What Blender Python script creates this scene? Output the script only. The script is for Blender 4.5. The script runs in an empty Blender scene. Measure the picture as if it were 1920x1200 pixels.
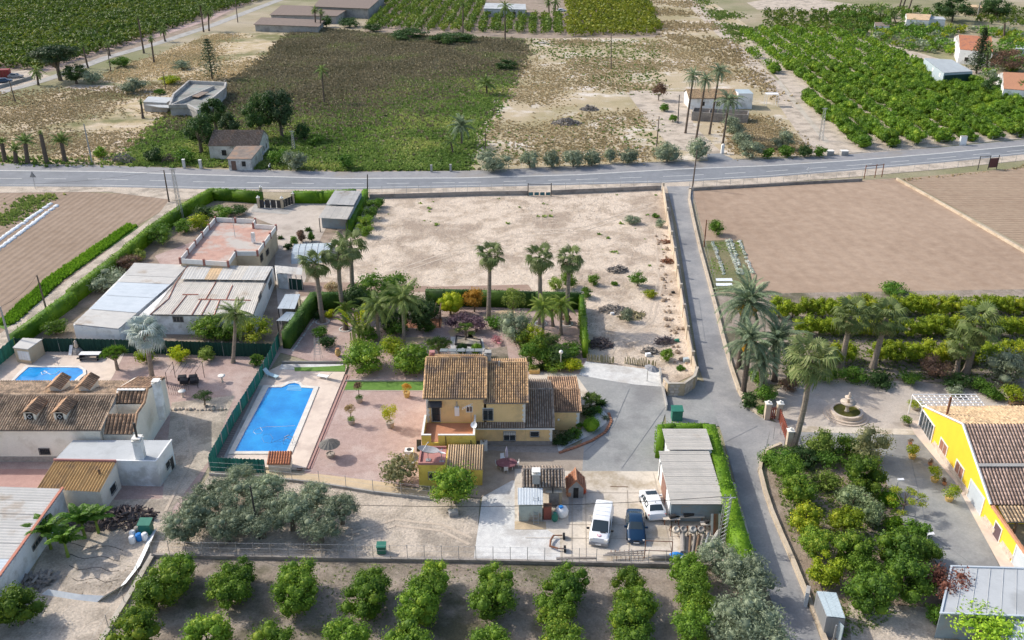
import bpy,math,random
import numpy as np
from math import radians,sin,cos,pi,sqrt,atan2
from mathutils import Vector,Matrix
SC=bpy.context.scene
COL=SC.collection
# camera, sky, sun, exposure
F,TH,H=1725.0,radians(26.2),56.5
cd=bpy.data.cameras.new('camera');cam=bpy.data.objects.new('camera',cd);COL.objects.link(cam)
cd.sensor_width=36;cd.lens=36*F/1920;cd.clip_start=1;cd.clip_end=6000
cam.location=(0,0,H);cam.rotation_euler=(pi/2-TH,0,0);SC.camera=cam
SUN_EL,SHX,SHY=radians(38.5),1.0,-0.42
w=bpy.data.worlds.new('World');SC.world=w;w.use_nodes=True
nt=w.node_tree;sky=nt.nodes.new('ShaderNodeTexSky');sky.sky_type='NISHITA';sky.sun_disc=False
sky.sun_elevation=SUN_EL;sky.sun_rotation=atan2(-SHX,-SHY)%(2*pi)
sky.air_density=1.0;sky.dust_density=2.5;sky.altitude=50
bg=nt.nodes['Background'];bg.inputs[1].default_value=0.15
nt.links.new(sky.outputs[0],bg.inputs[0])
sd=bpy.data.lights.new('sun','SUN');sd.energy=2.75;sd.angle=radians(0.6);sd.color=(1,0.94,0.84)
so=bpy.data.objects.new('sun',sd);COL.objects.link(so);so.location=(-60,120,90)
so.rotation_euler=Vector((SHX,SHY,-math.tan(SUN_EL)*math.hypot(SHX,SHY))).to_track_quat('-Z','Y').to_euler()
vs=SC.view_settings;vs.view_transform='Standard';vs.look='None';vs.exposure=0.48;vs.gamma=1;vs.use_curve_mapping=False
# photo pixel -> place in the world
def ray(px,py):
 x=(px-960)/F;y=-(py-600)/F
 return Vector((x,cos(TH)+y*sin(TH),-sin(TH)+y*cos(TH)))
def P(px,py,z=0.0):
 d=ray(px,py);t=(z-H)/d.z
 return Vector((d.x*t,d.y*t,z))
def up(bx,by,tx,ty,z0=0.0):
 b=P(bx,by,z0);d=ray(tx,ty);t=b.y/d.y
 return b,Vector((d.x*t,b.y,H+d.z*t))
def PL(pts,z=0.0):return[P(a,b,z)for a,b in pts]
def inpoly(x,y,poly):
 x=np.asarray(x);y=np.asarray(y);ins=np.zeros(x.shape,bool);n=len(poly)
 for i in range(n):
  x0,y0=poly[i][0],poly[i][1];x1,y1=poly[i-1][0],poly[i-1][1]
  if y0==y1:continue
  c=((y0>y)!=(y1>y))&(x<(x1-x0)*(y-y0)/(y1-y0)+x0)
  ins^=c
 return ins
 # materials
MATS={}
def _mat(name):
 m=bpy.data.materials.new(name);m.use_nodes=True;MATS[name]=m
 return m,m.node_tree.nodes,m.node_tree.links,m.node_tree.nodes['Principled BSDF']
def rgb(c):return(c[0],c[1],c[2],1)
def mat(name,c1,c2=None,sc=2.0,c3=None,sc3=0.1,rough=.85,bump=0,bsc=None,metal=0,spec=.3,t2=(.4,.65),t3=(.5,.62),obj=0,stretch=None,alpha=1,fine=0.0,isl=0):
 """colour c1 mixed with c2 by fine noise and with c3 in broad patches; bump = relief in metres"""
 m,N,L,b=_mat(name)
 b.inputs['Roughness'].default_value=rough;b.inputs['Metallic'].default_value=metal
 b.inputs['Specular IOR Level'].default_value=spec;b.inputs['Base Color'].default_value=rgb(c1)
 tc=N.new('ShaderNodeTexCoord');src=tc.outputs['Object']
 if stretch:
  mp=N.new('ShaderNodeMapping');mp.inputs['Scale'].default_value=stretch;L.new(src,mp.inputs[0]);src=mp.outputs[0]
 def noise(s,det=6,r=.6):
  n=N.new('ShaderNodeTexNoise');n.inputs['Scale'].default_value=s;n.inputs['Detail'].default_value=det;n.inputs['Roughness'].default_value=r
  L.new(src,n.inputs['Vector']);return n.outputs['Fac']
 def ramp(f,a,bb):
  r=N.new('ShaderNodeMapRange');r.inputs[1].default_value=a;r.inputs[2].default_value=bb;r.clamp=True;L.new(f,r.inputs[0]);return r.outputs[0]
 def mix(f,a,bb):
  x=N.new('ShaderNodeMix');x.data_type='RGBA';L.new(f,x.inputs[0])
  for s,v in((6,a),(7,bb)):
   if isinstance(v,tuple):x.inputs[s].default_value=rgb(v)
   else:L.new(v,x.inputs[s])
  return x.outputs[2]
 col=None
 if c2:col=mix(ramp(noise(sc),*t2),tuple(c1),tuple(c2))
 if c3:col=mix(ramp(noise(sc3,8,.65),*t3),col or tuple(c1),tuple(c3))
 if fine:
  h=N.new('ShaderNodeHueSaturation');mr=N.new('ShaderNodeMapRange');mr.inputs[1].default_value=.3;mr.inputs[2].default_value=.7
  mr.inputs[3].default_value=1-fine;mr.inputs[4].default_value=1+fine
  L.new(noise(sc*5+3,5,.7),mr.inputs[0]);L.new(mr.outputs[0],h.inputs['Value'])
  if col:L.new(col,h.inputs['Color'])
  else:h.inputs['Color'].default_value=rgb(c1)
  col=h.outputs[0]
 if isl:
  g=N.new('ShaderNodeNewGeometry');h=N.new('ShaderNodeHueSaturation');mr=N.new('ShaderNodeMapRange');mr.inputs[3].default_value=1-isl;mr.inputs[4].default_value=1+isl
  L.new(g.outputs['Random Per Island'],mr.inputs[0]);L.new(mr.outputs[0],h.inputs['Value'])
  if col:L.new(col,h.inputs['Color'])
  else:h.inputs['Color'].default_value=rgb(c1)
  col=h.outputs[0]
 if obj:
  oi=N.new('ShaderNodeObjectInfo');h=N.new('ShaderNodeHueSaturation');mr=N.new('ShaderNodeMapRange')
  mr.inputs[3].default_value=1-obj;mr.inputs[4].default_value=1+obj
  L.new(oi.outputs['Random'],mr.inputs[0]);L.new(mr.outputs[0],h.inputs['Value'])
  if col:L.new(col,h.inputs['Color'])
  else:h.inputs['Color'].default_value=rgb(c1)
  col=h.outputs[0]
 if col:L.new(col,b.inputs['Base Color'])
 if bump:
  bn=N.new('ShaderNodeBump');bn.inputs['Strength'].default_value=1;bn.inputs['Distance'].default_value=bump
  L.new(noise(bsc or sc*3,5,.7),bn.inputs['Height']);L.new(bn.outputs[0],b.inputs['Normal'])
 return m
def leafmat(name,c1,c2,c3=None,trans=.35,nsc=.15,rough=.55,spec=.25,obj=.18,gain=1.5,amp=(-.15,.4)):
 """every leaf its own tone between c1 and c2 (and a few c3), whole plants vary a little"""
 m,N,L,b=_mat(name);c1,c2,c3=[c and tuple(min(.75,v*gain)for v in c)for c in(c1,c2,c3)]
 g=N.new('ShaderNodeNewGeometry');r=N.new('ShaderNodeValToRGB')
 e=r.color_ramp.elements;e[0].color=rgb(c1);e[1].color=rgb(c2)
 if c3:e[1].position=.72;x=e.new(1.0);x.color=rgb(c3)
 tc=N.new('ShaderNodeTexCoord');n=N.new('ShaderNodeTexNoise');n.inputs['Scale'].default_value=nsc;n.inputs['Detail'].default_value=3
 gp=N.new('ShaderNodeVectorMath');gp.operation='ADD';L.new(g.outputs['Position'],gp.inputs[0]);L.new(gp.outputs[0],n.inputs['Vector'])
 a=N.new('ShaderNodeMath');a.operation='MULTIPLY_ADD';a.inputs[1].default_value=.75;L.new(g.outputs['Random Per Island'],a.inputs[0])
 s=N.new('ShaderNodeMapRange');s.inputs[1].default_value=.3;s.inputs[2].default_value=.7;s.inputs[3].default_value=amp[0];s.inputs[4].default_value=amp[1]
 L.new(n.outputs['Fac'],s.inputs[0]);L.new(s.outputs[0],a.inputs[2]);L.new(a.outputs[0],r.inputs[0])
 oi=N.new('ShaderNodeObjectInfo');h=N.new('ShaderNodeHueSaturation');mr=N.new('ShaderNodeMapRange')
 mr.inputs[3].default_value=1-obj;mr.inputs[4].default_value=1+obj
 L.new(oi.outputs['Random'],mr.inputs[0]);L.new(mr.outputs[0],h.inputs['Value']);L.new(r.outputs[0],h.inputs['Color'])
 L.new(h.outputs[0],b.inputs['Base Color']);b.inputs['Roughness'].default_value=rough;b.inputs['Specular IOR Level'].default_value=spec
 if trans:
  t=N.new('ShaderNodeBsdfTranslucent');L.new(h.outputs[0],t.inputs[0]);mx=N.new('ShaderNodeMixShader');mx.inputs[0].default_value=trans
  L.new(b.outputs[0],mx.inputs[1]);L.new(t.outputs[0],mx.inputs[2]);L.new(mx.outputs[0],N['Material Output'].inputs[0])
 return m
 # objects
def tagit(o,label=None,cat=None,group=None,kind=None):
 if label:o['label']=label
 if cat:o['category']=cat
 if group:o['group']=group
 if kind:o['kind']=kind
 return o
def link(o,parent=None):
 COL.objects.link(o)
 if parent is not None:o.parent=parent
 return o
def thing(name,label,cat,loc=(0,0,0),rz=0,group=None):
 o=bpy.data.objects.new(name,None);o.empty_display_size=.5;link(o);o.location=loc;o.rotation_euler=(0,0,rz)
 return tagit(o,label,cat,group)
def inst(name,me,parent=None,loc=(0,0,0),rot=(0,0,0),sc=1):
 o=bpy.data.objects.new(name,me);link(o,parent);o.location=loc;o.rotation_euler=rot
 o.scale=(sc,sc,sc)if not hasattr(sc,'__len__')else sc
 return o
def dup(root,loc,rz=0,label=None,sc=None,group=None):
 r=root.copy();link(r);r.location=loc;r.rotation_euler=(0,0,rz)
 if sc:r.scale=(sc,sc,sc)
 if label:r['label']=label
 if group:r['group']=group
 def rec(a,b):
  for ch in a.children:
   c=ch.copy();link(c);c.parent=b;rec(ch,c)
 rec(root,r)
 return r
def np_mesh(name,V,Q,mats,mi=None,smooth=False):
 """V (n,3); Q (m,k) faces with k corners; or a list of such arrays"""
 Qs=Q if isinstance(Q,list)else[Q];me=bpy.data.meshes.new(name)
 V=np.asarray(V,np.float32).reshape(-1,3);me.vertices.add(len(V));me.vertices.foreach_set('co',V.ravel())
 idx=np.concatenate([q.ravel()for q in Qs]).astype(np.int32);tot=np.concatenate([np.full(len(q),q.shape[1])for q in Qs]).astype(np.int32)
 me.loops.add(len(idx));me.loops.foreach_set('vertex_index',idx)
 me.polygons.add(len(tot));me.polygons.foreach_set('loop_start',np.concatenate([[0],np.cumsum(tot)[:-1]]).astype(np.int32))
 try:me.polygons.foreach_set('loop_total',tot)
 except Exception:pass
 if mi is not None:me.polygons.foreach_set('material_index',np.asarray(mi,np.int32))
 if smooth:me.polygons.foreach_set('use_smooth',np.ones(len(tot),bool))
 for m in mats:me.materials.append(m)
 me.update(calc_edges=True);me.validate()
 return me
class MB:
 """collects shapes; build() links them as ONE mesh object"""
 def __init__(s):s.v=[];s.f=[];s.m=[]
 def add(s,vs,fs,mi=0):
  n=len(s.v);s.v+=[tuple(v)for v in vs]
  for f in fs:s.f.append([i+n for i in f]);s.m.append(mi)
  return s
 def face(s,pts,mi=0):return s.add(pts,[list(range(len(pts)))],mi)
 def box(s,c,d,rz=0,mi=0,rx=0,ry=0):
  M=Matrix.Rotation(rz,3,'Z')@Matrix.Rotation(ry,3,'Y')@Matrix.Rotation(rx,3,'X');c=Vector(c)
  vs=[c+M@Vector((x*d[0]/2,y*d[1]/2,z*d[2]/2))for x in(-1,1)for y in(-1,1)for z in(-1,1)]
  return s.add(vs,[[0,1,3,2],[4,6,7,5],[0,4,5,1],[2,3,7,6],[0,2,6,4],[1,5,7,3]],mi)
 def prism(s,poly,z0,z1,mi=0,top=None,bottom=True):
  """vertical walls under a ground outline; z0/z1 numbers or lists"""
  n=len(poly);A=[(p[0],p[1],z0[i]if hasattr(z0,'__len__')else z0)for i,p in enumerate(poly)]
  B=[(p[0],p[1],z1[i]if hasattr(z1,'__len__')else z1)for i,p in enumerate(poly)]
  k=len(s.v);s.v+=A+B
  for i in range(n):j=(i+1)%n;s.f.append([k+i,k+j,k+n+j,k+n+i]);s.m.append(mi)
  s.f.append([k+n+i for i in range(n)]);s.m.append(mi if top is None else top)
  if bottom:s.f.append([k+n-1-i for i in range(n)]);s.m.append(mi)
  return s
 def tube(s,pts,r,n=6,mi=0,cap=True):
  pts=[Vector(p)for p in pts];m=len(pts);rs=r if hasattr(r,'__len__')else[r]*m;k=len(s.v)
  for i,p in enumerate(pts):
   d=(pts[min(i+1,m-1)]-pts[max(i-1,0)])
   d=d.normalized()if d.length>1e-9 else Vector((0,0,1))
   a=d.cross(Vector((0,0,1))if abs(d.z)<.9 else Vector((0,1,0))).normalized();b=d.cross(a)
   for j in range(n):t=2*pi*j/n;s.v.append(tuple(p+(a*cos(t)+b*sin(t))*rs[i]))
  for i in range(m-1):
   for j in range(n):q=(j+1)%n;s.f.append([k+i*n+j,k+i*n+q,k+(i+1)*n+q,k+(i+1)*n+j]);s.m.append(mi)
  if cap:
   s.f.append([k+n-1-j for j in range(n)]);s.m.append(mi);s.f.append([k+(m-1)*n+j for j in range(n)]);s.m.append(mi)
  return s
 def lathe(s,c,prof,n=16,mi=0,sx=1,sy=1):
  k=len(s.v);c=Vector(c)
  for r,z in prof:
   for j in range(n):t=2*pi*j/n;s.v.append((c.x+r*sx*cos(t),c.y+r*sy*sin(t),c.z+z))
  for i in range(len(prof)-1):
   for j in range(n):q=(j+1)%n;s.f.append([k+i*n+j,k+i*n+q,k+(i+1)*n+q,k+(i+1)*n+j]);s.m.append(mi)
  s.f.append([k+n-1-j for j in range(n)]);s.m.append(mi);s.f.append([k+(len(prof)-1)*n+j for j in range(n)]);s.m.append(mi)
  return s
 def ball(s,c,r,n=10,mi=0,sz=1):
  return s.lathe(c,[(max(.02,sin(pi*i/(n//2+1)))*r,-cos(pi*i/(n//2+1))*r*sz)for i in range(n//2+2)],n,mi)
 def slab(s,pts,t=.1,mi=0):
  """a flat sheet of any slope with thickness t below it"""
  pts=[Vector(p)for p in pts];n=len(pts);nn=Vector((0,0,1))
  k=len(s.v);s.v+=[tuple(p)for p in pts]+[tuple(p-nn*t)for p in pts]
  s.f.append([k+i for i in range(n)]);s.m.append(mi);s.f.append([k+2*n-1-i for i in range(n)]);s.m.append(mi)
  for i in range(n):j=(i+1)%n;s.f.append([k+j,k+i,k+n+i,k+n+j]);s.m.append(mi)
  return s
 def wall(s,pts,h,t=.2,mi=0,closed=False,z0=0.0):
  """thin wall along ground points"""
  pts=[Vector((p[0],p[1],0))for p in pts];n=len(pts)
  for i in range(n if closed else n-1):
   a,b=pts[i],pts[(i+1)%n];d=(b-a)
   if d.length<1e-6:continue
   L_=d.length;u=d.normalized();ang=atan2(u.y,u.x);c=(a+b)/2
   s.box((c.x,c.y,z0+h/2),(L_+t*.98,t,h-.0007*i),ang,mi)
  return s
 def build(s,name,mats,parent=None,label=None,cat=None,group=None,kind=None,smooth=False,local=False,bevel=0):
  v=np.array(s.v,np.float64).reshape(-1,3)
  if local:off=np.zeros(3)
  elif parent is not None:
   off=np.array(parent.location);q=parent
   while q.parent is not None:q=q.parent;off=off+np.array(q.location)
  else:off=np.array([v[:,0].mean(),v[:,1].mean(),v[:,2].min()])
  v=v-off;me=bpy.data.meshes.new(name);me.from_pydata(v.tolist(),[],s.f)
  for m in(mats if isinstance(mats,(list,tuple))else[mats]):me.materials.append(m)
  me.polygons.foreach_set('material_index',s.m)
  if smooth:me.polygons.foreach_set('use_smooth',[True]*len(s.f))
  me.update()
  o=bpy.data.objects.new(name,me);link(o,parent)
  if parent is None:o.location=off
  if bevel:
   b=o.modifiers.new('bevel','BEVEL');b.width=bevel;b.segments=2;b.limit_method='ANGLE'
  return tagit(o,label,cat,group,kind)
def lerp(a,b,t):return a+(b-a)*t
# the materials of the place
asphalt=mat('asphalt',(.2,.212,.23),(.235,.247,.265),.8,c3=(.175,.185,.2),sc3=.06,rough=.8,bump=.004,bsc=20,fine=.1)
asphalt_lane=mat('asphalt_lane',(.26,.26,.262),(.33,.322,.315),.35,c3=(.21,.21,.215),sc3=.12,rough=.85,bump=.006,bsc=14,fine=.12)
asphalt_old=mat('asphalt_old',(.275,.28,.275),(.33,.33,.32),.5,c3=(.22,.22,.22),sc3=.15,rough=.9,bump=.006,bsc=14,fine=.12)
shoulder=mat('shoulder',(.25,.25,.26),(.3,.295,.3),.7,c3=(.27,.25,.23),sc3=.09,rough=.9,bump=.005,fine=.15)
white_paint=mat('white_paint',(.6,.6,.57),(.32,.32,.32),2.5,rough=.6,t2=(.5,.75))
sand=mat('sand',(.6,.5,.4),(.43,.345,.265),.28,c3=(.36,.285,.22),sc3=.09,rough=.95,bump=.3,bsc=.9,t2=(.47,.6),t3=(.5,.62),fine=.32)
earth=mat('earth',(.26,.2,.155),(.36,.29,.23),.5,c3=(.19,.16,.11),sc3=.09,rough=1,bump=.1,bsc=2,fine=.25)
earth_dark=mat('earth_dark',(.25,.205,.165),(.35,.295,.245),.6,c3=(.12,.11,.07),sc3=.12,rough=1,bump=.08,bsc=3,fine=.3)
dry_grass=mat('dry_grass',(.42,.33,.19),(.55,.46,.35),.25,c3=(.17,.165,.07),sc3=.05,rough=1,bump=.15,bsc=1.1,t3=(.48,.6),fine=.3)
weeds=mat('weeds',(.17,.17,.08),(.22,.18,.11),.15,c3=(.06,.085,.025),sc3=.035,rough=1,bump=.2,bsc=1.2,fine=.35)
scrub_ground=mat('scrub_ground',(.44,.36,.24),(.62,.56,.49),.12,c3=(.33,.28,.16),sc3=.035,rough=1,bump=.15,bsc=1,t2=(.5,.62),t3=(.46,.6),fine=.28)
far_ground=mat('far_ground',(.32,.27,.18),(.42,.36,.27),.05,c3=(.2,.2,.1),sc3=.012,rough=1,bump=.2,bsc=.6,t3=(.45,.6),fine=.3)
pale_earth=mat('pale_earth',(.52,.445,.365),(.4,.34,.275),.4,c3=(.32,.275,.225),sc3=.2,rough=1,bump=.15,bsc=1.6,t2=(.45,.62),fine=.28)
gravel_pink=mat('gravel_pink',(.44,.325,.29),(.375,.27,.24),1.2,c3=(.48,.375,.34),sc3=.25,rough=1,bump=.035,bsc=16,fine=.2)
gravel_grey=mat('gravel_grey',(.46,.4,.345),(.53,.47,.41),.8,c3=(.36,.31,.265),sc3=.2,rough=1,bump=.03,bsc=14,fine=.18)
gravel_white=mat('gravel_white',(.66,.655,.63),(.55,.545,.53),1.5,c3=(.48,.46,.43),sc3=.25,rough=1,bump=.03,bsc=14,fine=.18)
concrete=mat('concrete',(.6,.535,.45),(.54,.48,.4),.5,c3=(.4,.335,.25),sc3=.25,rough=.9,bump=.004,fine=.12)
concrete_grey=mat('concrete_grey',(.4,.385,.36),(.33,.32,.3),.7,c3=(.26,.25,.235),sc3=.3,rough=.9,bump=.006,fine=.15)
path_tan=mat('path_tan',(.56,.44,.29),(.5,.39,.26),1,c3=(.42,.33,.22),sc3=.3,rough=.9,bump=.004,fine=.12)
paving_tan=mat('paving_tan',(.4,.335,.27),(.35,.29,.235),1.2,c3=(.3,.25,.2),sc3=.3,rough=.9,bump=.006,fine=.14)
deck_pale=mat('deck_pale',(.68,.57,.48),(.62,.515,.43),1,c3=(.55,.45,.38),sc3=.25,rough=.85,bump=.003,fine=.08)
deck_white=mat('deck_white',(.72,.68,.62),(.62,.58,.52),1.5,rough=.8,fine=.06)
tile_pink=mat('tile_pink',(.45,.28,.24),(.4,.24,.21),1.2,rough=.8,fine=.12)
lawn=mat('lawn',(.1,.2,.035),(.135,.25,.05),2,rough=.9,bump=.02,bsc=20,fine=.15)
kerb_m=mat('kerb',(.5,.45,.38),(.42,.38,.32),1.5,c3=(.34,.3,.24),sc3=.4,rough=.9,fine=.12)
wall_tan=mat('wall_tan',(.56,.47,.36),(.49,.4,.3),.9,c3=(.4,.32,.23),sc3=.35,rough=.9,bump=.01,fine=.12)
block_grey=mat('block_grey',(.33,.3,.27),(.27,.245,.22),1.2,c3=(.2,.18,.165),sc3=.4,rough=.95,bump=.01,fine=.15)
render_ochre=mat('render_ochre',(.85,.6,.3),(.8,.56,.27),.9,c3=(.68,.48,.25),sc3=.4,rough=.9,bump=.004,fine=.05)
render_yellow=mat('render_yellow',(.82,.62,.13),(.77,.58,.12),.9,c3=(.6,.43,.09),sc3=.45,rough=.9,bump=.004,fine=.05)
render_bright=mat('render_bright',(.82,.56,.045),(.78,.53,.045),.8,rough=.9,bump=.004,fine=.04)
render_cream=mat('render_cream',(.82,.77,.67),(.77,.72,.62),.8,c3=(.6,.53,.42),sc3=.3,rough=.9,bump=.004,fine=.07,t3=(.52,.7))
render_white=mat('render_white',(.84,.84,.83),(.78,.78,.77),.8,c3=(.56,.55,.52),sc3=.35,rough=.9,bump=.004,fine=.05)
render_tan=mat('render_tan',(.6,.49,.34),(.55,.44,.3),.8,c3=(.46,.37,.26),sc3=.35,rough=.9,fine=.06)
render_old=mat('render_old',(.62,.6,.56),(.42,.39,.35),.5,c3=(.25,.22,.19),sc3=.7,rough=.95,bump=.01,fine=.15,t3=(.52,.66))
trim_white=mat('trim_white',(.78,.76,.71),(.7,.68,.63),2,rough=.7,fine=.04)
tile_brown=mat('tile_brown',(.5,.31,.19),(.38,.24,.15),1.6,c3=(.2,.135,.095),sc3=.5,rough=.85,bump=.008,bsc=20,fine=.12,isl=.28)
tile_mix=mat('tile_mix',(.68,.43,.22),(.52,.33,.18),2.2,c3=(.3,.21,.15),sc3=.6,rough=.85,bump=.008,bsc=20,fine=.12,isl=.28)
tile_grey=mat('tile_grey',(.34,.28,.23),(.25,.21,.18),2.2,c3=(.29,.23,.18),sc3=.6,rough=.85,bump=.008,bsc=20,fine=.12,isl=.28)
tile_cream=mat('tile_cream',(.6,.43,.26),(.52,.37,.22),2,c3=(.42,.31,.2),sc3=.5,rough=.85,fine=.12,isl=.28)
tile_ochre=mat('tile_ochre',(.5,.33,.15),(.42,.27,.12),1.5,c3=(.33,.22,.12),sc3=.6,rough=.85,fine=.12,isl=.28)
tile_red=mat('tile_red',(.5,.2,.1),(.4,.16,.09),2.5,c3=(.3,.14,.1),sc3=.9,rough=.85,fine=.18)
tile_old=mat('tile_old',(.25,.2,.165),(.18,.15,.13),1.2,c3=(.3,.2,.14),sc3=.4,rough=.95,bump=.02,fine=.12,isl=.28)
tile_old_red=mat('tile_old_red',(.55,.39,.31),(.45,.32,.26),1.3,c3=(.42,.31,.25),sc3=.5,rough=.9,fine=.12,isl=.28)
terracotta=mat('terracotta',(.5,.23,.13),(.44,.2,.115),1.5,rough=.7,fine=.08)
terracotta_worn=mat('terracotta_worn',(.5,.31,.245),(.42,.25,.2),.6,c3=(.46,.42,.38),sc3=.25,rough=.9,t3=(.46,.6),fine=.14)
roof_red=mat('roof_red',(.46,.22,.2),(.42,.2,.18),1,rough=.7,fine=.06)
sheet_grey=mat('sheet_grey',(.52,.505,.475),(.46,.45,.425),.6,c3=(.36,.3,.24),sc3=.25,t3=(.58,.7),rough=.7,fine=.06,obj=.05)
sheet_beige=mat('sheet_beige',(.57,.53,.47),(.5,.47,.42),.6,c3=(.38,.31,.24),sc3=.25,t3=(.58,.72),rough=.75,fine=.06,obj=.04)
sheet_pale=mat('sheet_pale',(.52,.57,.61),(.46,.51,.55),.5,rough=.5,fine=.05)
sheet_blue=mat('sheet_blue',(.42,.5,.54),(.36,.44,.48),.5,rough=.6,fine=.06)
sheet_rust=mat('sheet_rust',(.52,.2,.14),(.42,.2,.14),2,rough=.8,fine=.15)
roof_pale=mat('roof_pale',(.47,.49,.5),(.42,.44,.45),.6,c3=(.37,.385,.39),sc3=.25,rough=.75,fine=.05)
steel=mat('steel',(.42,.43,.44),(.34,.35,.36),3,rough=.5,metal=.6,spec=.5)
wall_bluegrey=mat('wall_bluegrey',(.27,.33,.36),(.23,.28,.31),1,c3=(.3,.3,.29),sc3=.5,rough=.8,fine=.08)
dark_metal=mat('dark_metal',(.05,.05,.055),(.08,.075,.07),3,rough=.55,metal=.4)
rust=mat('rust',(.25,.11,.06),(.16,.08,.05),4,rough=.9,fine=.2)
wood=mat('wood',(.2,.13,.08),(.14,.09,.06),4,rough=.85,fine=.15,stretch=(1,1,.2))
wood_grey=mat('wood_grey',(.26,.235,.21),(.18,.16,.145),4,rough=.9,fine=.15)
pole_wood=mat('pole_wood',(.16,.125,.1),(.11,.09,.075),3,rough=.9)
bark=mat('bark',(.2,.16,.12),(.13,.1,.08),3,rough=1,bump=.03,bsc=8,fine=.2)
palm_bark=mat('palm_bark',(.3,.25,.2),(.2,.165,.135),2.5,rough=1,bump=.03,bsc=6,fine=.2,stretch=(1,1,3))
palm_bark_dark=mat('palm_bark_dark',(.15,.115,.09),(.1,.08,.065),2.5,rough=1,bump=.03,bsc=6,fine=.2,stretch=(1,1,3))
glass=mat('window_glass',(.035,.05,.06),rough=.08,spec=.6)
dark_hole=mat('dark_opening',(.03,.028,.026),(.05,.045,.04),2,rough=.9)
plastic_white=mat('plastic_white',(.8,.8,.8),rough=.35)
plastic_green=mat('plastic_green',(.03,.17,.12),(.04,.2,.14),2,rough=.5)
plastic_blue=mat('plastic_blue',(.03,.22,.6),rough=.35)
plastic_red=mat('plastic_red',(.5,.08,.03),rough=.4)
pot_clay=mat('pot_clay',(.5,.25,.14),(.42,.2,.12),3,rough=.85)
pot_ochre=mat('pot_ochre',(.6,.42,.16),(.5,.35,.14),3,rough=.8)
pot_stone=mat('pot_stone',(.42,.37,.32),(.36,.31,.27),3,rough=.9)
screen_green=mat('screen_green',(.03,.19,.15),(.04,.24,.185),3,c3=(.02,.13,.1),sc3=.8,rough=.75,fine=.25,stretch=(1,1,.15))
screen_dark=mat('screen_dark',(.01,.045,.035),(.015,.06,.045),3,rough=.8,fine=.25,stretch=(1,1,.15))
cloth_grey=mat('cloth_grey',(.33,.33,.34),(.28,.28,.29),3,rough=.9,fine=.1)
cloth_wine=mat('cloth_wine',(.19,.08,.095),(.3,.17,.17),2,rough=.8,t2=(.5,.7))
cloth_lilac=mat('cloth_lilac',(.42,.4,.5),(.36,.34,.42),3,rough=.9)
mesh_white=mat('mesh_white',(.75,.78,.8),(.66,.7,.73),3,rough=.8)
lamp_glass=mat('lamp_globe',(.85,.83,.78),rough=.3)
stone_light=mat('stone_light',(.6,.51,.42),(.5,.42,.35),3,rough=.9,bump=.01,obj=.12,fine=.15)
stone_grey=mat('stone_grey',(.33,.3,.275),(.25,.23,.21),3,rough=.95,bump=.01,obj=.2,fine=.15)
logs_m=mat('cut_logs',(.11,.085,.085),(.2,.165,.15),3,rough=.95,obj=.2,fine=.2)
brick_m=mat('brickwork',(.36,.17,.1),(.3,.14,.09),3,rough=.9,obj=.15,fine=.15)
panel_dark=mat('solar_panel',(.2,.24,.28),(.17,.2,.24),2,rough=.15,spec=.7)
gate_red=mat('gate_red',(.36,.11,.07),(.3,.1,.07),3,rough=.6)
rubber=mat('rubber',(.025,.025,.025),(.04,.04,.04),4,rough=.85)
skin_m=mat('skin',(.5,.32,.24),rough=.6)
cloth_white=mat('cloth_white',(.75,.75,.74),(.68,.68,.68),5,rough=.9)
cloth_black=mat('cloth_black',(.03,.03,.035),rough=.9)
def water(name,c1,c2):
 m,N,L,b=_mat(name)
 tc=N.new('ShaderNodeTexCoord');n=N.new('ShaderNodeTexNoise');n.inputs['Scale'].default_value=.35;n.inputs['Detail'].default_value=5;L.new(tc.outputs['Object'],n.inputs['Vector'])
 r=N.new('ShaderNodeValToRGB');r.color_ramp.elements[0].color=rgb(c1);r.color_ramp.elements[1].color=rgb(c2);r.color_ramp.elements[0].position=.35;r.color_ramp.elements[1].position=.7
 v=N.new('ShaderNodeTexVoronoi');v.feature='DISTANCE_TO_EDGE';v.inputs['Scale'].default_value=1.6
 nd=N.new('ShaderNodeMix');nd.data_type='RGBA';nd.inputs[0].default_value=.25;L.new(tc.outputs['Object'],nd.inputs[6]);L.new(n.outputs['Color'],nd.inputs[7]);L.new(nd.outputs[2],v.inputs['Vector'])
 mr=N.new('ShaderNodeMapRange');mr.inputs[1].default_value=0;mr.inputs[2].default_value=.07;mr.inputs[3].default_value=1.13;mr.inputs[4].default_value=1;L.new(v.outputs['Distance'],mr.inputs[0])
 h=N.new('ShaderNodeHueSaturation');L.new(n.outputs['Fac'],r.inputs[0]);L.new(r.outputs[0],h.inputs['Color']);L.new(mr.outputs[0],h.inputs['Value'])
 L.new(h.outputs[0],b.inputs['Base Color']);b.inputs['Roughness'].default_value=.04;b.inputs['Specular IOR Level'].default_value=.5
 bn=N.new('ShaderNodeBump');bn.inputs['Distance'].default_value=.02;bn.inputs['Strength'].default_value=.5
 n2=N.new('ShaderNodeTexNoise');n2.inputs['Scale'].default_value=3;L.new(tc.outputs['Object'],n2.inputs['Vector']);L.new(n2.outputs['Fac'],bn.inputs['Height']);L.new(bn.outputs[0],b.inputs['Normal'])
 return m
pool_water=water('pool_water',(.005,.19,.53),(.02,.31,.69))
pond_water=mat('pond_water',(.09,.09,.02),(.13,.12,.03),2,rough=.1,spec=.6)
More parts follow.
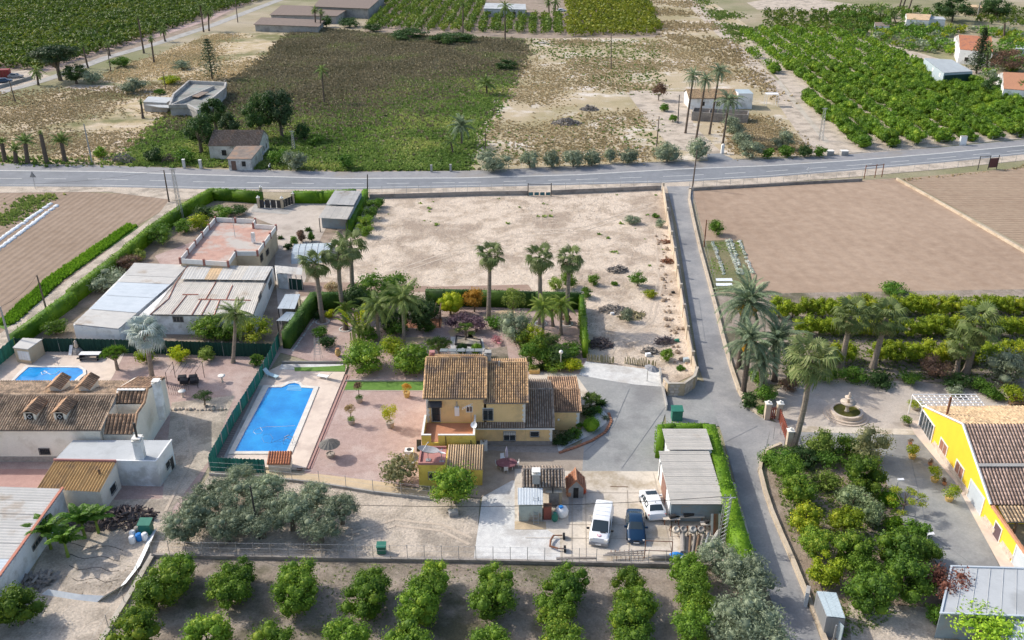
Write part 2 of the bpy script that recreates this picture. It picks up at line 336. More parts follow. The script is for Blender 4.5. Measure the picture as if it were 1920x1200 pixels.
def soil(name,c1,c2,ang,period,depth):
 m,N,L,b=_mat(name);b.inputs['Roughness'].default_value=1;b.inputs['Specular IOR Level'].default_value=.1
 tc=N.new('ShaderNodeTexCoord');mp=N.new('ShaderNodeMapping');mp.inputs['Rotation'].default_value=(0,0,-ang);L.new(tc.outputs['Object'],mp.inputs[0])
 wv=N.new('ShaderNodeTexWave');wv.bands_direction='Y';wv.inputs['Scale'].default_value=1/period*.314;wv.inputs['Distortion'].default_value=1.2;wv.inputs['Detail'].default_value=3;wv.inputs['Detail Scale'].default_value=2
 L.new(mp.outputs[0],wv.inputs['Vector'])
 n=N.new('ShaderNodeTexNoise');n.inputs['Scale'].default_value=.5;n.inputs['Detail'].default_value=9;n.inputs['Roughness'].default_value=.72;L.new(tc.outputs['Object'],n.inputs['Vector'])
 n3=N.new('ShaderNodeTexNoise');n3.inputs['Scale'].default_value=.04;n3.inputs['Detail'].default_value=4;L.new(tc.outputs['Object'],n3.inputs['Vector'])
 ad=N.new('ShaderNodeMath');ad.operation='MULTIPLY_ADD';ad.inputs[1].default_value=.5;L.new(n3.outputs['Fac'],ad.inputs[0]);L.new(n.outputs['Fac'],ad.inputs[2])
 r=N.new('ShaderNodeMapRange');r.inputs[1].default_value=.55;r.inputs[2].default_value=.95;L.new(ad.outputs[0],r.inputs[0])
 x=N.new('ShaderNodeMix');x.data_type='RGBA';x.inputs[6].default_value=rgb(c1);x.inputs[7].default_value=rgb(c2);L.new(r.outputs[0],x.inputs[0]);L.new(x.outputs[2],b.inputs['Base Color'])
 a=N.new('ShaderNodeMath');a.operation='MULTIPLY_ADD';a.inputs[1].default_value=.8;L.new(n.outputs['Fac'],a.inputs[0]);L.new(wv.outputs['Fac'],a.inputs[2])
 bn=N.new('ShaderNodeBump');bn.inputs['Distance'].default_value=depth;bn.inputs['Strength'].default_value=1;L.new(a.outputs[0],bn.inputs['Height']);L.new(bn.outputs[0],b.inputs['Normal'])
 return m
lf_citrus=leafmat('leaf_citrus',(.05,.105,.014),(.125,.21,.02),(.26,.31,.035))
lf_citrus_y=leafmat('leaf_citrus_yellow',(.1,.16,.012),(.22,.27,.015),(.42,.4,.03))
lf_citrus_d=leafmat('leaf_citrus_deep',(.035,.08,.012),(.09,.155,.015),(.18,.23,.02))
lf_orch=leafmat('leaf_orchard',(.045,.105,.01),(.12,.205,.015),(.22,.285,.025))
lf_far=leafmat('leaf_far_orchard',(.045,.09,.012),(.1,.15,.018),(.18,.2,.03),nsc=.05,gain=1.3)
lf_green=leafmat('leaf_green',(.035,.095,.012),(.09,.17,.02),(.15,.23,.03))
lf_dark=leafmat('leaf_dark',(.018,.045,.012),(.045,.085,.022),(.07,.11,.03))
lf_hedge=leafmat('leaf_hedge',(.05,.12,.008),(.12,.22,.012),(.19,.29,.02),nsc=.5)
lf_hedge_d=leafmat('leaf_hedge_dark',(.022,.06,.012),(.06,.12,.018),(.09,.16,.02),nsc=.5)
lf_olive=leafmat('leaf_olive',(.1,.125,.075),(.21,.245,.16),(.27,.32,.19),trans=.25,gain=1.4)
lf_silver=leafmat('leaf_silver',(.2,.24,.2),(.38,.42,.38),(.52,.55,.5),trans=.15)
lf_palm=leafmat('leaf_palm',(.07,.115,.03),(.16,.22,.06),(.27,.31,.11),trans=.25)
lf_fan=leafmat('leaf_fan_palm',(.07,.11,.03),(.17,.22,.07),(.29,.3,.13),trans=.25,gain=1.05)
lf_date=leafmat('leaf_date_palm',(.08,.115,.06),(.19,.24,.14),(.3,.33,.21),trans=.2)
lf_queen=leafmat('leaf_queen_palm',(.07,.11,.03),(.17,.22,.06),(.28,.32,.12),trans=.3)
lf_dead=leafmat('leaf_dead',(.2,.145,.08),(.36,.27,.15),trans=.1)
lf_yellow=leafmat('leaf_yellow',(.19,.26,.01),(.36,.38,.015),(.5,.44,.03))
lf_orange=leafmat('leaf_orange',(.22,.13,.02),(.42,.22,.03),(.3,.28,.05))
lf_purple=leafmat('leaf_purple',(.075,.045,.06),(.16,.1,.12),(.25,.16,.16),trans=.2)
lf_brown=leafmat('leaf_brown',(.09,.055,.035),(.17,.1,.065),(.15,.15,.05),trans=.2)
lf_lime=leafmat('leaf_lime',(.12,.19,.03),(.24,.31,.06),(.36,.42,.1),gain=1.3)
lf_pine=leafmat('leaf_pine',(.02,.04,.018),(.05,.08,.03),(.075,.11,.04),trans=.1)
lf_weed=leafmat('weed_green',(.085,.14,.03),(.165,.225,.055),(.27,.28,.09),nsc=.06,amp=(-.5,.6))
lf_reed=leafmat('weed_brown',(.14,.125,.07),(.215,.18,.115),(.16,.19,.065),nsc=.05,trans=.2,amp=(-.5,.6))
lf_straw=leafmat('weed_straw',(.24,.2,.11),(.38,.3,.175),(.46,.38,.25),nsc=.06,trans=.25)
lf_block=leafmat('leaf_block',(.08,.11,.01),(.16,.18,.015),(.24,.24,.03),gain=1.3)
lf_crop=leafmat('leaf_crop',(.07,.16,.012),(.15,.28,.02),(.22,.35,.03))
flower_org=leafmat('fruit_orange',(.5,.26,.03),(.62,.38,.06))
tile_villa=mat('tile_villa',(.6,.44,.3),(.48,.34,.23),2.2,c3=(.27,.2,.14),sc3=.5,rough=.85,fine=.12,isl=.28)
tile_channel_shade=mat('tile_channel_shade',(.2,.13,.085),(.15,.1,.07),3,rough=.95)  # underlay between tiles, dark brown so its colour carries the channel shade
joint_dark=mat('joint_dark',(.36,.31,.25),(.43,.37,.3),2,rough=1)
# the ground and everything flat on it
LV={}
def zlev(l):
 LV[l]=LV.get(l,0)+1;return .008*l+.0006*LV[l]
def sheet(name,pts,m,lvl,world=False,kind='structure',label=None,cat=None):
 b=MB();z=zlev(lvl)
 b.face([(p[0],p[1],z)for p in(pts if world else PL(pts))]);o=b.build(name,m,kind=kind)
 me=o.data;off=o.location.copy();me.transform(Matrix.Translation(off));o.location=(0,0,0)
 import bmesh
 bm=bmesh.new();bm.from_mesh(me);bmesh.ops.triangulate(bm,faces=bm.faces)
 for f in bm.faces:
  if f.normal.z<0:f.normal_flip()
 bm.to_mesh(me);bm.free()
 return o
def ribbon(name,pts,wdt,m,lvl):
 """a flat band of constant width along photo pixels"""
 c=[Vector((p[0],p[1],0))for p in PL(pts)];L_,R_=[],[]
 for i,p in enumerate(c):
  d=(c[min(i+1,len(c)-1)]-c[max(i-1,0)]).normalized();n=Vector((-d.y,d.x,0))*wdt/2
  L_.append(p+n);R_.append(p-n)
 b=MB();z=zlev(lvl)
 for i in range(len(c)-1):b.face([(q.x,q.y,z)for q in(R_[i],R_[i+1],L_[i+1],L_[i])])
 o=b.build(name,m,kind='structure');o.data.transform(Matrix.Translation(o.location));o.location=(0,0,0)
 return o
sheet('ground',[(-2500,-60),(2500,-60),(2500,4000),(-2500,4000)],far_ground,0,world=True)
sheet('field',[(-300,340),(-60,190),(250,158),(430,145),(300,235),(215,310)],dry_grass,1)
sheet('field',[(160,150),(300,100),(400,62),(535,62),(535,90),(470,140),(425,155),(240,158)],dry_grass,1)
sheet('field',[(535,62),(600,50),(700,60),(985,72),(985,110),(940,190),(905,250),(893,290),(880,322),(215,312),(300,232),(425,155),(470,140)],weeds,2)
sheet('field',[(985,70),(1240,70),(1215,0),(1330,0),(1420,60),(1388,95),(1480,170),(1540,290),(1270,302),(905,325),(880,320),(893,290),(910,250),(945,180)],scrub_ground,2)
sheet('field',[(0,150),(-200,200),(-200,-40),(560,-40),(400,42),(250,96),(120,130)],earth,1)
sheet('field',[(680,60),(740,-20),(1210,-20),(1242,70),(985,72)],earth,3)
sheet('field',[(1380,60),(1590,60),(1760,110),(2100,210),(2100,240),(1620,290),(1545,290),(1480,170)],pale_earth,3)
sheet('path',[(1270,-10),(1300,-10),(1392,88),(1486,178),(1560,290),(1525,292),(1455,190),(1370,90)],pale_earth,4)
sheet('path',[(1480,-8),(1600,8),(1600,22),(1420,18),(1400,5)],pale_earth,4)
sheet('path',[(1555,268),(1552,262),(1462,150),(1455,152),(1545,268)],kerb_m,5)
sheet('path',[(893,255),(905,215),(938,170),(944,140),(955,145),(945,175),(920,215),(905,290),(895,290)],sand,5)
sheet('yard',[(1172,170),(1290,172),(1300,235),(1360,292),(1262,280),(1225,240)],pale_earth,5)
sheet('yard',[(1430,215),(1520,290),(1380,292),(1370,235)],dry_grass,5)
sheet('path',[(140,158),(240,162),(290,168),(285,180),(200,172),(120,165)],pale_earth,5)
ribbon('country_road',[(-120,212),(0,173),(60,157),(110,142),(200,108),(300,80),(400,47),(470,20),(545,-8)],4.2,concrete_grey,6)
ribbon('road_verge',[(-60,160),(60,137),(190,94),(290,68),(390,36),(440,12),(480,-5)],4.5,gravel_pink,4)
sheet('yard',[(-60,140),(50,132),(95,143),(20,166),(-60,184)],pale_earth,6)
top=[(-500,306),(0,307),(200,311),(380,317),(640,323),(860,321),(1080,313),(1280,303),(1440,299),(1600,289),(1760,277),(1920,262),(2400,212)]
edge=[(-500,318),(0,320),(200,322),(380,328),(640,335),(860,334),(1080,328),(1280,317),(1440,311),(1600,301),(1760,288),(1920,273),(2400,222)]
bot=[(-500,347),(0,350),(200,351),(380,355),(640,356),(860,352),(1080,347),(1250,343),(1440,333),(1600,320),(1760,306),(1920,290),(2400,236)]
verge=[(-500,360),(0,362),(200,360),(330,376),(480,360),(640,361),(860,360),(1080,356),(1250,354),(1440,344),(1600,332),(1760,318),(1920,301),(2400,248)]
sheet('road_verge',bot+verge[::-1],pale_earth,7)
sheet('road_shoulder',top+edge[::-1],shoulder,8)
sheet('main_road',edge+bot[::-1],asphalt,8)
def off_line(base,dy):return[(x,y+dy)for x,y in base]
b=MB()
def stripe(b,pts,wd,z,dash=None,mi=0):
 c=[Vector((p[0],p[1],0))for p in PL(pts)];acc=0
 for i in range(len(c)-1):
  d=c[i+1]-c[i];L_=d.length;u=d/L_;n=Vector((-u.y,u.x,0))*wd/2;s=0
  while s<L_-.01:
   e=min(L_,s+(dash[0]if dash else 6));p,q=c[i]+u*s,c[i]+u*e
   b.face([(p-n).to_3d()+Vector((0,0,z)),(q-n)+Vector((0,0,z)),(q+n)+Vector((0,0,z)),(p+n)+Vector((0,0,z))],mi);s=e+(dash[1]if dash else 0)
stripe(b,off_line(edge,.3),.42,.078);stripe(b,off_line(bot,-3.0),.22,.078);stripe(b,off_line([(p[0],(p[1]+q[1])/2)for p,q in zip(edge,bot)],0),.2,.078,(4.5,4.5))
o=b.build('road_marking',white_paint,kind='structure')
b=MB();c=PL([(900,321),(1080,312),(1265,303)])
for i in range(2):b.wall([c[i],c[i+1]],.14,.22)
b.build('kerb',kerb_m,kind='structure')
b=MB();c=PL([(1375,300),(1490,294),(1600,287),(1760,275),(1920,260),(2100,240)]);b.wall(c,.14,.3);b.build('kerb',kerb_m,kind='structure')
sheet('driveway',[(1325,289),(1352,288),(1378,300),(1328,304)],asphalt,9)
FA=atan2(*(P(300,395)-P(0,640)).to_2d().yx)
sheet('ploughed_field',[(-400,362),(0,362),(105,358),(240,364),(318,374),(300,398),(250,428),(5,640),(-500,1000)],soil('soil_left',(.25,.185,.135),(.34,.26,.2),FA,1.2,.04),3)
sheet('crop_strip',[(238,421),(256,421),(258,428),(120,525),(30,605),(8,618),(-10,610),(90,525)],lawn,5)
sheet('farm_track',[(300,398),(318,374),(335,378),(330,396),(235,470),(130,570),(35,650),(-60,740),(-90,690),(5,622),(120,530)],pale_earth,4)
sheet('garden_ground',[(330,385),(600,372),(672,362),(560,560),(500,700),(20,645),(130,575),(235,475)],earth,2)
sheet('forecourt',[(455,400),(480,382),(612,380),(640,372),(600,450),(560,560),(525,620),(515,500),(520,425)],gravel_grey,4)
sheet('forecourt',[(480,378),(555,376),(560,384),(540,402),(470,398)],concrete_grey,6)
sheet('forecourt',[(290,480),(385,445),(360,500),(300,495)],gravel_pink,4)
sheet('yard',[(120,560),(180,560),(140,640),(100,635)],earth,4)
sheet('gravel_garden',[(150,668),(505,665),(540,640),(400,860),(330,980),(130,960),(0,950),(0,720)],gravel_pink,3)
sheet('sandy_yard',[(322,755),(440,742),(395,860),(300,985),(225,985),(120,1085),(300,985)],pale_earth,4)
sheet('pool_terrace',[(-60,665),(80,655),(235,660),(215,700),(180,760),(-60,780)],deck_pale,5)
sheet('yard',[(-60,880),(90,880),(85,1010),(-60,1010)],tile_pink,5)
sheet('vegetable_plot',[(120,940),(330,935),(300,1040),(175,1250),(-60,1250),(60,1080)],pale_earth,5)
sheet('bare_lot',[(670,362),(1250,346),(1308,700),(1240,730),(1085,672),(1080,566),(570,566),(560,560)],sand,6)
sheet('soil_bed',[(560,530),(690,530),(810,538),(990,534),(998,545),(800,548),(560,556)],soil('soil_bed_m',(.3,.21,.165),(.38,.28,.22),0,.5,.06),7)
sheet('gravel_garden',[(520,660),(600,566),(1085,566),(1105,675),(1090,705),(985,760),(800,740),(640,735),(640,695)],gravel_pink,7)
sheet('gravel_yard',[(652,692),(830,690),(800,760),(795,880),(785,915),(570,888),(640,735)],gravel_pink,8)
sheet('garden_path',[(765,678),(795,676),(860,690),(905,690),(905,660),(935,668),(952,690),(960,720),(944,720),(930,685),(912,668),(870,630),(880,622),(920,655),(860,700),(760,690)],path_tan,8)
sheet('garden_path',[(840,622),(858,612),(870,618),(846,634)],path_tan,9)
sheet('garden_path',[(905,590),(945,582),(965,579),(966,588),(930,594),(906,598)],path_tan,9)
sheet('garden_path',[(722,604),(830,600),(832,612),(722,616)],path_tan,9)
sheet('garden_path',[(735,634),(815,632),(812,642),(730,646)],path_tan,9)
sheet('rockery_bed',[(915,655),(950,650),(958,700),(918,712)],earth_dark,9)
sheet('gravel_bed',[(845,632),(905,636),(912,668),(845,672)],gravel_white,10)
sheet('lawn_strip',[(648,716),(800,716),(797,733),(643,732)],lawn,11)
sheet('forecourt',[(985,710),(1000,696),(1085,702),(1165,712),(1140,760),(1090,760),(985,790)],concrete,8)
sheet('driveway',[(1080,704),(1165,708),(1243,725),(1252,760),(1240,800),(1238,886),(1080,884),(1088,835),(1120,760)],asphalt_old,9)
sheet('white_gravel_area',[(1098,678),(1140,684),(1238,696),(1242,726),(1190,722),(1140,714),(1085,704)],gravel_white,10)
sheet('driveway',[(1240,725),(1310,715),(1330,720),(1352,800),(1250,800)],asphalt_old,9)
sheet('service_path',[(395,884),(500,884),(600,890),(720,905),(812,924),(808,936),(700,924),(600,908),(395,890)],path_tan,8)
sheet('olive_ground',[(395,888),(600,905),(670,918),(672,1050),(285,1050)],pale_earth,7)
sheet('bare_yard',[(520,905),(700,922),(808,934),(900,935),(892,1050),(640,1050),(660,940)],pale_earth,6)
sheet('patio',[(890,836),(1095,836),(1092,880),(1088,900),(960,902),(900,935),(860,930),(890,880)],paving_tan,9)
sheet('cobble_apron',[(910,838),(1045,838),(1048,850),(960,849),(914,845)],stone_grey,10)
sheet('white_gravel_area',[(905,930),(925,902),(960,898),(985,910),(985,985),(1060,985),(1060,1052),(888,1050)],gravel_white,8)
sheet('concrete_yard',[(1020,884),(1237,885),(1255,920),(1262,1055),(1050,1055),(1050,1010),(1012,985),(965,985),(965,880)],concrete,11)
sheet('concrete_yard',[(1066,925),(1092,925),(1092,980),(1066,980)],concrete_grey,12)
sheet('yard',[(1258,905),(1405,905),(1415,1055),(1262,1055)],concrete,7)
sheet('lane',[(1250,350),(1300,350),(1298,395),(1318,478),(1342,580),(1372,690),(1392,745),(1425,783),(1475,800),(1470,838),(1432,850),(1425,880),(1445,960),(1485,1050),(1512,1125),(1560,1260),(1500,1260),(1455,1150),(1420,1060),(1385,930),(1355,820),(1330,745),(1310,690),(1290,560),(1268,420)],asphalt_lane,10)
FB=atan2(*(P(1567,508)-P(1454,412)).to_2d().yx)
sheet('ploughed_field',[(1297,358),(1480,348),(1682,334),(1925,478),(2100,590),(1480,560),(1375,560),(1330,480)],soil('soil_right',(.3,.215,.155),(.42,.315,.235),FB,2.6,.025),5)
sheet('ploughed_field',[(1690,335),(1925,314),(2300,290),(2300,680),(1935,470)],soil('soil_far_right',(.29,.21,.15),(.38,.29,.21),0,1.1,.1),5)
sheet('vegetable_bed',[(1318,452),(1392,450),(1415,545),(1338,548)],weeds,6)
sheet('orchard_ground',[(1345,552),(2100,540),(2100,720),(1480,715),(1390,740)],earth_dark,6)
sheet('gravel_court',[(1440,748),(1480,712),(1720,716),(1920,742),(2100,760),(1800,790),(1725,790),(1722,815),(1480,812),(1440,780)],gravel_grey,8)
sheet('driveway',[(1475,806),(1715,815),(1790,900),(1875,1065),(1850,1140),(1790,1090),(1700,1000),(1660,900),(1640,850),(1490,840)],asphalt_old,9)
sheet('concrete_path',[(1500,800),(1722,806),(1722,817),(1500,811)],concrete,11)
sheet('pavement',[(1700,790),(1735,790),(1960,1130),(1925,1140),(1885,1082),(1790,905),(1715,815)],deck_pale,12)
sheet('orchard_ground',[(1432,855),(1495,838),(1640,850),(1662,900),(1705,1000),(1790,1100),(1800,1260),(1560,1260),(1500,1090),(1450,960)],earth,6)
sheet('bare_yard',[(1590,1130),(1740,1140),(1800,1260),(1600,1260)],pale_earth,8)
sheet('orchard_ground',[(262,1090),(288,1048),(700,1050),(1430,1075),(1520,1260),(150,1260)],earth_dark,9)
b=MB()
for l in([(1073,924),(1072,1054)],[(1098,902),(1099,1054)],[(1176,920),(1180,1054)],[(1060,925),(1255,926)],[(1062,985),(1176,986)],[(1225,888),(1262,1050)],[(985,1010),(1262,1012)]):stripe(b,l,.05,.125)
b.build('paving_joint',joint_dark,kind='structure')
b=MB()
for l in([(1250,760),(1165,880)],[(1180,730),(1150,800),(1095,850)],[(1420,800),(1360,830),(1385,930)],[(1700,830),(1740,1000),(1850,1080)],[(1310,560),(1322,640)]):stripe(b,l,.05,.105)
b.build('tarred_crack',asphalt,kind='structure')
b=MB()
for l in([(700,520),(820,480),(960,440),(1100,425),(1225,380)],[(704,527),(824,487),(964,446),(1104,431),(1232,385)],[(1120,690),(1150,640),(1215,600),(1235,520),(1228,430)],[(1129,692),(1160,644),(1224,603),(1244,522),(1236,432)],[(660,1000),(740,975),(830,985),(885,1010)],[(664,1012),(742,986),(828,996),(880,1022)],[(345,770),(360,860),(310,960)]):stripe(b,l,.3,.072)
b.build('wheel_track',mat('track_soil',(.47,.39,.31),(.56,.47,.38),.8,rough=1,fine=.25),kind='structure')
# plant builders
RNG=np.random.default_rng(7);random.seed(7)
def leaf_quads(P0,N0,size,rng,asp=.62,jit=.7,tri=False):
 """one small leaf face at every point, facing roughly along the normals"""
 n=len(P0);N1=N0+rng.normal(0,jit,(n,3));N1/=np.linalg.norm(N1,axis=1,keepdims=True)+1e-9
 R=rng.normal(0,1,(n,3));U=np.cross(N1,R);U/=np.linalg.norm(U,axis=1,keepdims=True)+1e-9;W=np.cross(N1,U)
 s=(size*rng.uniform(.6,1.35,n))[:,None]/2
 if tri:return np.stack([P0+U*s,P0-U*s*.6+W*s*asp,P0-U*s*.6-W*s*asp],1).reshape(-1,3),np.arange(3*n).reshape(-1,3)
 V=np.stack([P0+U*s,P0+W*s*asp,P0-U*s,P0-W*s*asp],1).reshape(-1,3)
 return V,np.arange(4*n).reshape(-1,4)
def crown_pts(R,hz,nb,n,rng,br=(.28,.45),flat=0.0,zc=None,shell=.75):
 """leaf positions on many small clumps that fill an ellipsoid R wide, hz high"""
 C=rng.normal(0,1,(nb,3));C/=np.linalg.norm(C,axis=1,keepdims=True);C*=(rng.uniform(.35,1,nb)**.5)[:,None]
 b=rng.uniform(*br,nb);C*=(1-b*.75)[:,None]
 if flat:C[:,2]=np.maximum(C[:,2],-flat)
 k=rng.integers(0,nb,n);D=rng.normal(0,1,(n,3));D/=np.linalg.norm(D,axis=1,keepdims=True)
 D[:,2]=np.where((D[:,2]<-.3)&(rng.uniform(0,1,n)<.7),-D[:,2],D[:,2])
 r=b[k]*rng.uniform(shell-.05,1.25,n);Q=C[k]+D*r[:,None]
 Q*=np.array([R,R,hz]);return Q,D,C*np.array([R,R,hz]),b
def core_blob(C,b,R,hz,k=.72):
 """low inner bodies of the clumps, so that the crown is dense"""
 m=MB()
 for c,r in zip(C,b):m.lathe((c[0],c[1],c[2]-r*hz*k),[(.05*R*r,0),(R*r*k*.8,r*hz*k*.5),(R*r*k,r*hz*k),(R*r*k*.75,r*hz*k*1.6),(.05*R*r,r*hz*k*2)],6)
 return np.array(m.v),m.f
def tree_mesh(name,R,hz,leaf,mats,nb=16,n=1200,br=(.28,.45),seed=1,zc=None,trunk=.12,trunk_h=None,flat=.5,core=.7,jit=.7,asp=.62,limbs=4,split=False):
 """crown (and trunk) of a leafy tree standing at z=0; returns one mesh, or trunk and crown meshes"""
 rng=np.random.default_rng(seed);zc=hz*.95 if zc is None else zc
 Q,D,C,b=crown_pts(R,hz,nb,n,rng,br,flat)
 V,Fq=leaf_quads(Q+[0,0,zc],D,leaf,rng,asp,jit)
 mb=MB()
 mb.tube([(0,0,-.1),(rng.normal(0,.05),rng.normal(0,.05),zc*.5),(0,0,zc*.8)],[trunk*1.3,trunk,trunk*.7],7)
 for i in range(limbs):
  c=C[rng.integers(0,nb)];mb.tube([(0,0,zc*.45),(c[0]*.5,c[1]*.5,zc*.75+c[2]*.2),(c[0],c[1],zc+c[2])],[trunk*.7,trunk*.45,trunk*.15],5)
 if core:
  cb,cf=core_blob(C,b,R,hz,core);cb=cb+[0,0,zc];k=len(V);V=np.vstack([V,cb])
  cq=np.array([f for f in cf if len(f)==4])+k;Fl=[Fq,cq]
 else:Fl=[Fq]
 if split:
  tm=bpy.data.meshes.new('trunk');tm.from_pydata(mb.v,[],mb.f);tm.materials.append(mats[1]);tm.update()
  return np_mesh('crown',V,Fl,[mats[0]]),tm
 k=len(V);V=np.vstack([V,np.array(mb.v)]);tq=np.array([f for f in mb.f if len(f)==4])+k
 mi=np.concatenate([np.zeros(sum(len(a)for a in Fl)),np.ones(len(tq))])
 return np_mesh(name,V,Fl+[tq],mats,mi)
def put_tree(kind,label,cat,loc,meshes,sc=1,rz=None,group=None,parts=True):
 """meshes = (crown, trunk) -> a thing with two parts"""
 rz=random.uniform(0,6.28)if rz is None else rz
 t=thing(kind,label,cat,loc,rz,group)
 a=inst('crown',meshes[0],t,sc=sc);b=inst('trunk',meshes[1],t,sc=sc)
 return t
def at_crown(px,py,hc):
 p=P(px,py,hc);return Vector((p.x,p.y,0))
def bush(label,px,py,R,hz,m,leaf=.2,n=900,cat='shrub',kind='shrub',group=None,seed=None,nb=16,core=.5,br=(.3,.5),bark_m=None,zc=None,jit=.7,rot=None):
 """shrub whose visible middle is at the pixel; crown + stem"""
 seed=seed or int(px*7+py);zc=hz*.9 if zc is None else zc
 p=P(px,py,zc)
 c,s=tree_mesh(kind,R,hz,leaf,[m,bark_m or bark],nb=nb,n=n,br=br,seed=seed,zc=zc,trunk=.06+R*.03,core=core,jit=jit,split=True)
 s.name='stem';c.name='foliage'
 t=thing(kind,label,cat,(p.x,p.y,0),rot or 0,group)
 inst('foliage',c,t);inst('stem',s,t)
 return t
def hedge(label,pts,h,wd,m,leaf=.16,dens=26,closed=False,seed=3,group=None,cat='hedge',world=False,rough_=.06):
 """clipped hedge along photo pixels: leafy faces over a solid inner body"""
 c=[Vector((p[0],p[1],0))for p in(pts if world else PL(pts))];rng=np.random.default_rng(seed);b=MB();Ps,Ns=[],[]
 for i in range(len(c)-1):
  p,q=c[i],c[i+1];d=q-p;L_=d.length;u=d/L_;n=Vector((-u.y,u.x,0));ang=atan2(u.y,u.x);m0=(p+q)/2
  b.box((m0.x,m0.y,(h-.1)/2),(L_+wd*.7,wd-.12,h-.1-.001*i),ang)
  k=int(L_*dens*(2*h+wd));t=rng.uniform(-.02,1.02,k)*L_;a=rng.uniform(0,2*h+wd,k)
  side=a<h;topm=(a>=h)&(a<h+wd)
  off=np.where(side,-wd/2,np.where(topm,a-h-wd/2,wd/2));z=np.where(side,a,np.where(topm,h,2*h+wd-a))
  off=off+rng.normal(0,rough_,k)+.1*np.sin(t*.9+i);z=np.clip(z+rng.normal(0,rough_,k)+.05*np.sin(t*1.3),.02,None)
  Ps.append(np.stack([p.x+u.x*t+n.x*off,p.y+u.y*t+n.y*off,z],1))
  s_=np.where(side,-1,np.where(topm,0,1));Ns.append(np.stack([n.x*s_,n.y*s_,topm.astype(float)],1))
 Pp=np.vstack(Ps);V,Fq=leaf_quads(Pp,np.vstack(Ns),leaf,rng,.62,.75)
 o0=np.array([Pp[:,0].mean(),Pp[:,1].mean(),0]);bv=np.array(b.v);k=len(V)
 V=np.vstack([V,bv])-o0;me=np_mesh('hedge',V,[Fq,np.array(b.f)+k],[m])
 o=inst('hedge',me,loc=tuple(o0));return tagit(o,label,cat,group)
def scatter_mesh(Pxyz,size,rng,blades=5,hfac=1.0,asp=.35,spread=.5):
 """tufts: a few upright blades at every point"""
 n=len(Pxyz);k=blades;A=rng.uniform(0,2*pi,(n,k));s=(size*rng.uniform(.5,1.4,n))[:,None]
 lean=rng.uniform(.1,.9,(n,k));r0=rng.uniform(0,.35,(n,k))*s;ca,sa=np.cos(A),np.sin(A)
 bx=Pxyz[:,0:1]+ca*r0;by=Pxyz[:,1:2]+sa*r0;bz=np.repeat(Pxyz[:,2:3],k,1)
 w_=s*asp;hx=s*lean*spread;hz=s*hfac*(1.1-lean*.6)
 a=np.stack([bx-sa*w_,by+ca*w_,bz],-1);b=np.stack([bx+sa*w_,by-ca*w_,bz],-1);c=np.stack([bx+ca*hx,by+sa*hx,bz+hz],-1)
 V=np.stack([a,b,c],2).reshape(-1,3);return V,np.arange(len(V)).reshape(-1,3)
def poly_world(pts):return[(p.x,p.y)for p in PL(pts)]
def rnd_in(pts,n,rng,world=False):
 w_=pts if world else poly_world(pts);xs=[p[0]for p in w_];ys=[p[1]for p in w_]
 X=rng.uniform(min(xs),max(xs),n);Y=rng.uniform(min(ys),max(ys),n);k=inpoly(X,Y,w_);return X[k],Y[k]
def vnoise(X,Y,s,seed):
 """cheap smooth noise 0..1"""
 r=np.random.default_rng(seed);v=np.zeros_like(X)
 for i in range(7):
  a=r.uniform(0,2*pi);f=s*r.uniform(.5,2.2);v+=np.sin((X*cos(a)+Y*sin(a))*f+r.uniform(0,6.28))
 return .5+v/9
def tufts(label,cat,pts,n,size,m,seed,blades=5,hfac=.8,asp=.35,thr=None,ns=.08,name='weeds',gap=None):
 rng=np.random.default_rng(seed);X,Y=rnd_in(pts,n,rng)
 if thr is not None:k=vnoise(X,Y,ns,seed)+rng.normal(0,.08,len(X))>thr;X,Y=X[k],Y[k]
 if gap:k=gap(X,Y,rng);X,Y=X[k],Y[k]
 if size>=.5:X=X+rng.normal(0,1.6,len(X));Y=Y+rng.normal(0,1.6,len(X))*(Y>190)
 V,Fq=scatter_mesh(np.stack([X,Y,np.full(len(X),.02)],1),size,rng,blades,hfac,asp)
 o=inst(name,np_mesh(name,V,Fq,[m]));return tagit(o,label,cat,kind='stuff')
 # palms
def fan_leaf(R,stalk,nseg,droop,seed,m,fold=.25):
 rng=np.random.default_rng(seed);b=MB();a=stalk
 b.tube([(0,0,0),(stalk*.5,0,stalk*.08),(stalk,0,-stalk*.02)],[.035,.025,.02],4)
 for i in range(nseg):
  t=(i/(nseg-1)-.5)*radians(250);r=R*(1-.18*abs(t)/2.2)*rng.uniform(.8,1.1);wd=R*.062
  d=Vector((cos(t),sin(t),0));s_=Vector((-sin(t),cos(t),0));o=Vector((stalk*.96,0,0))
  z1=-droop*.15*r;z2=-droop*rng.uniform(.5,1.0)*r-abs(sin(t))*droop*.3*r
  p1=o+d*r*.55;p2=o+d*r*(1-droop*.25)
  b.face([o,p1-s_*wd+Vector((0,0,z1)),p1+Vector((0,0,z1+fold*wd*1.5)),])
  b.face([o,p1+Vector((0,0,z1+fold*wd*1.5)),p1+s_*wd+Vector((0,0,z1))])
  b.face([p1-s_*wd+Vector((0,0,z1)),p2+Vector((0,0,z2)),p1+Vector((0,0,z1+fold*wd*1.5))])
  b.face([p1+s_*wd+Vector((0,0,z1)),p1+Vector((0,0,z1+fold*wd*1.5)),p2+Vector((0,0,z2))])
 me=bpy.data.meshes.new('frond');me.from_pydata(b.v,[],b.f);me.materials.append(m);me.update();return me
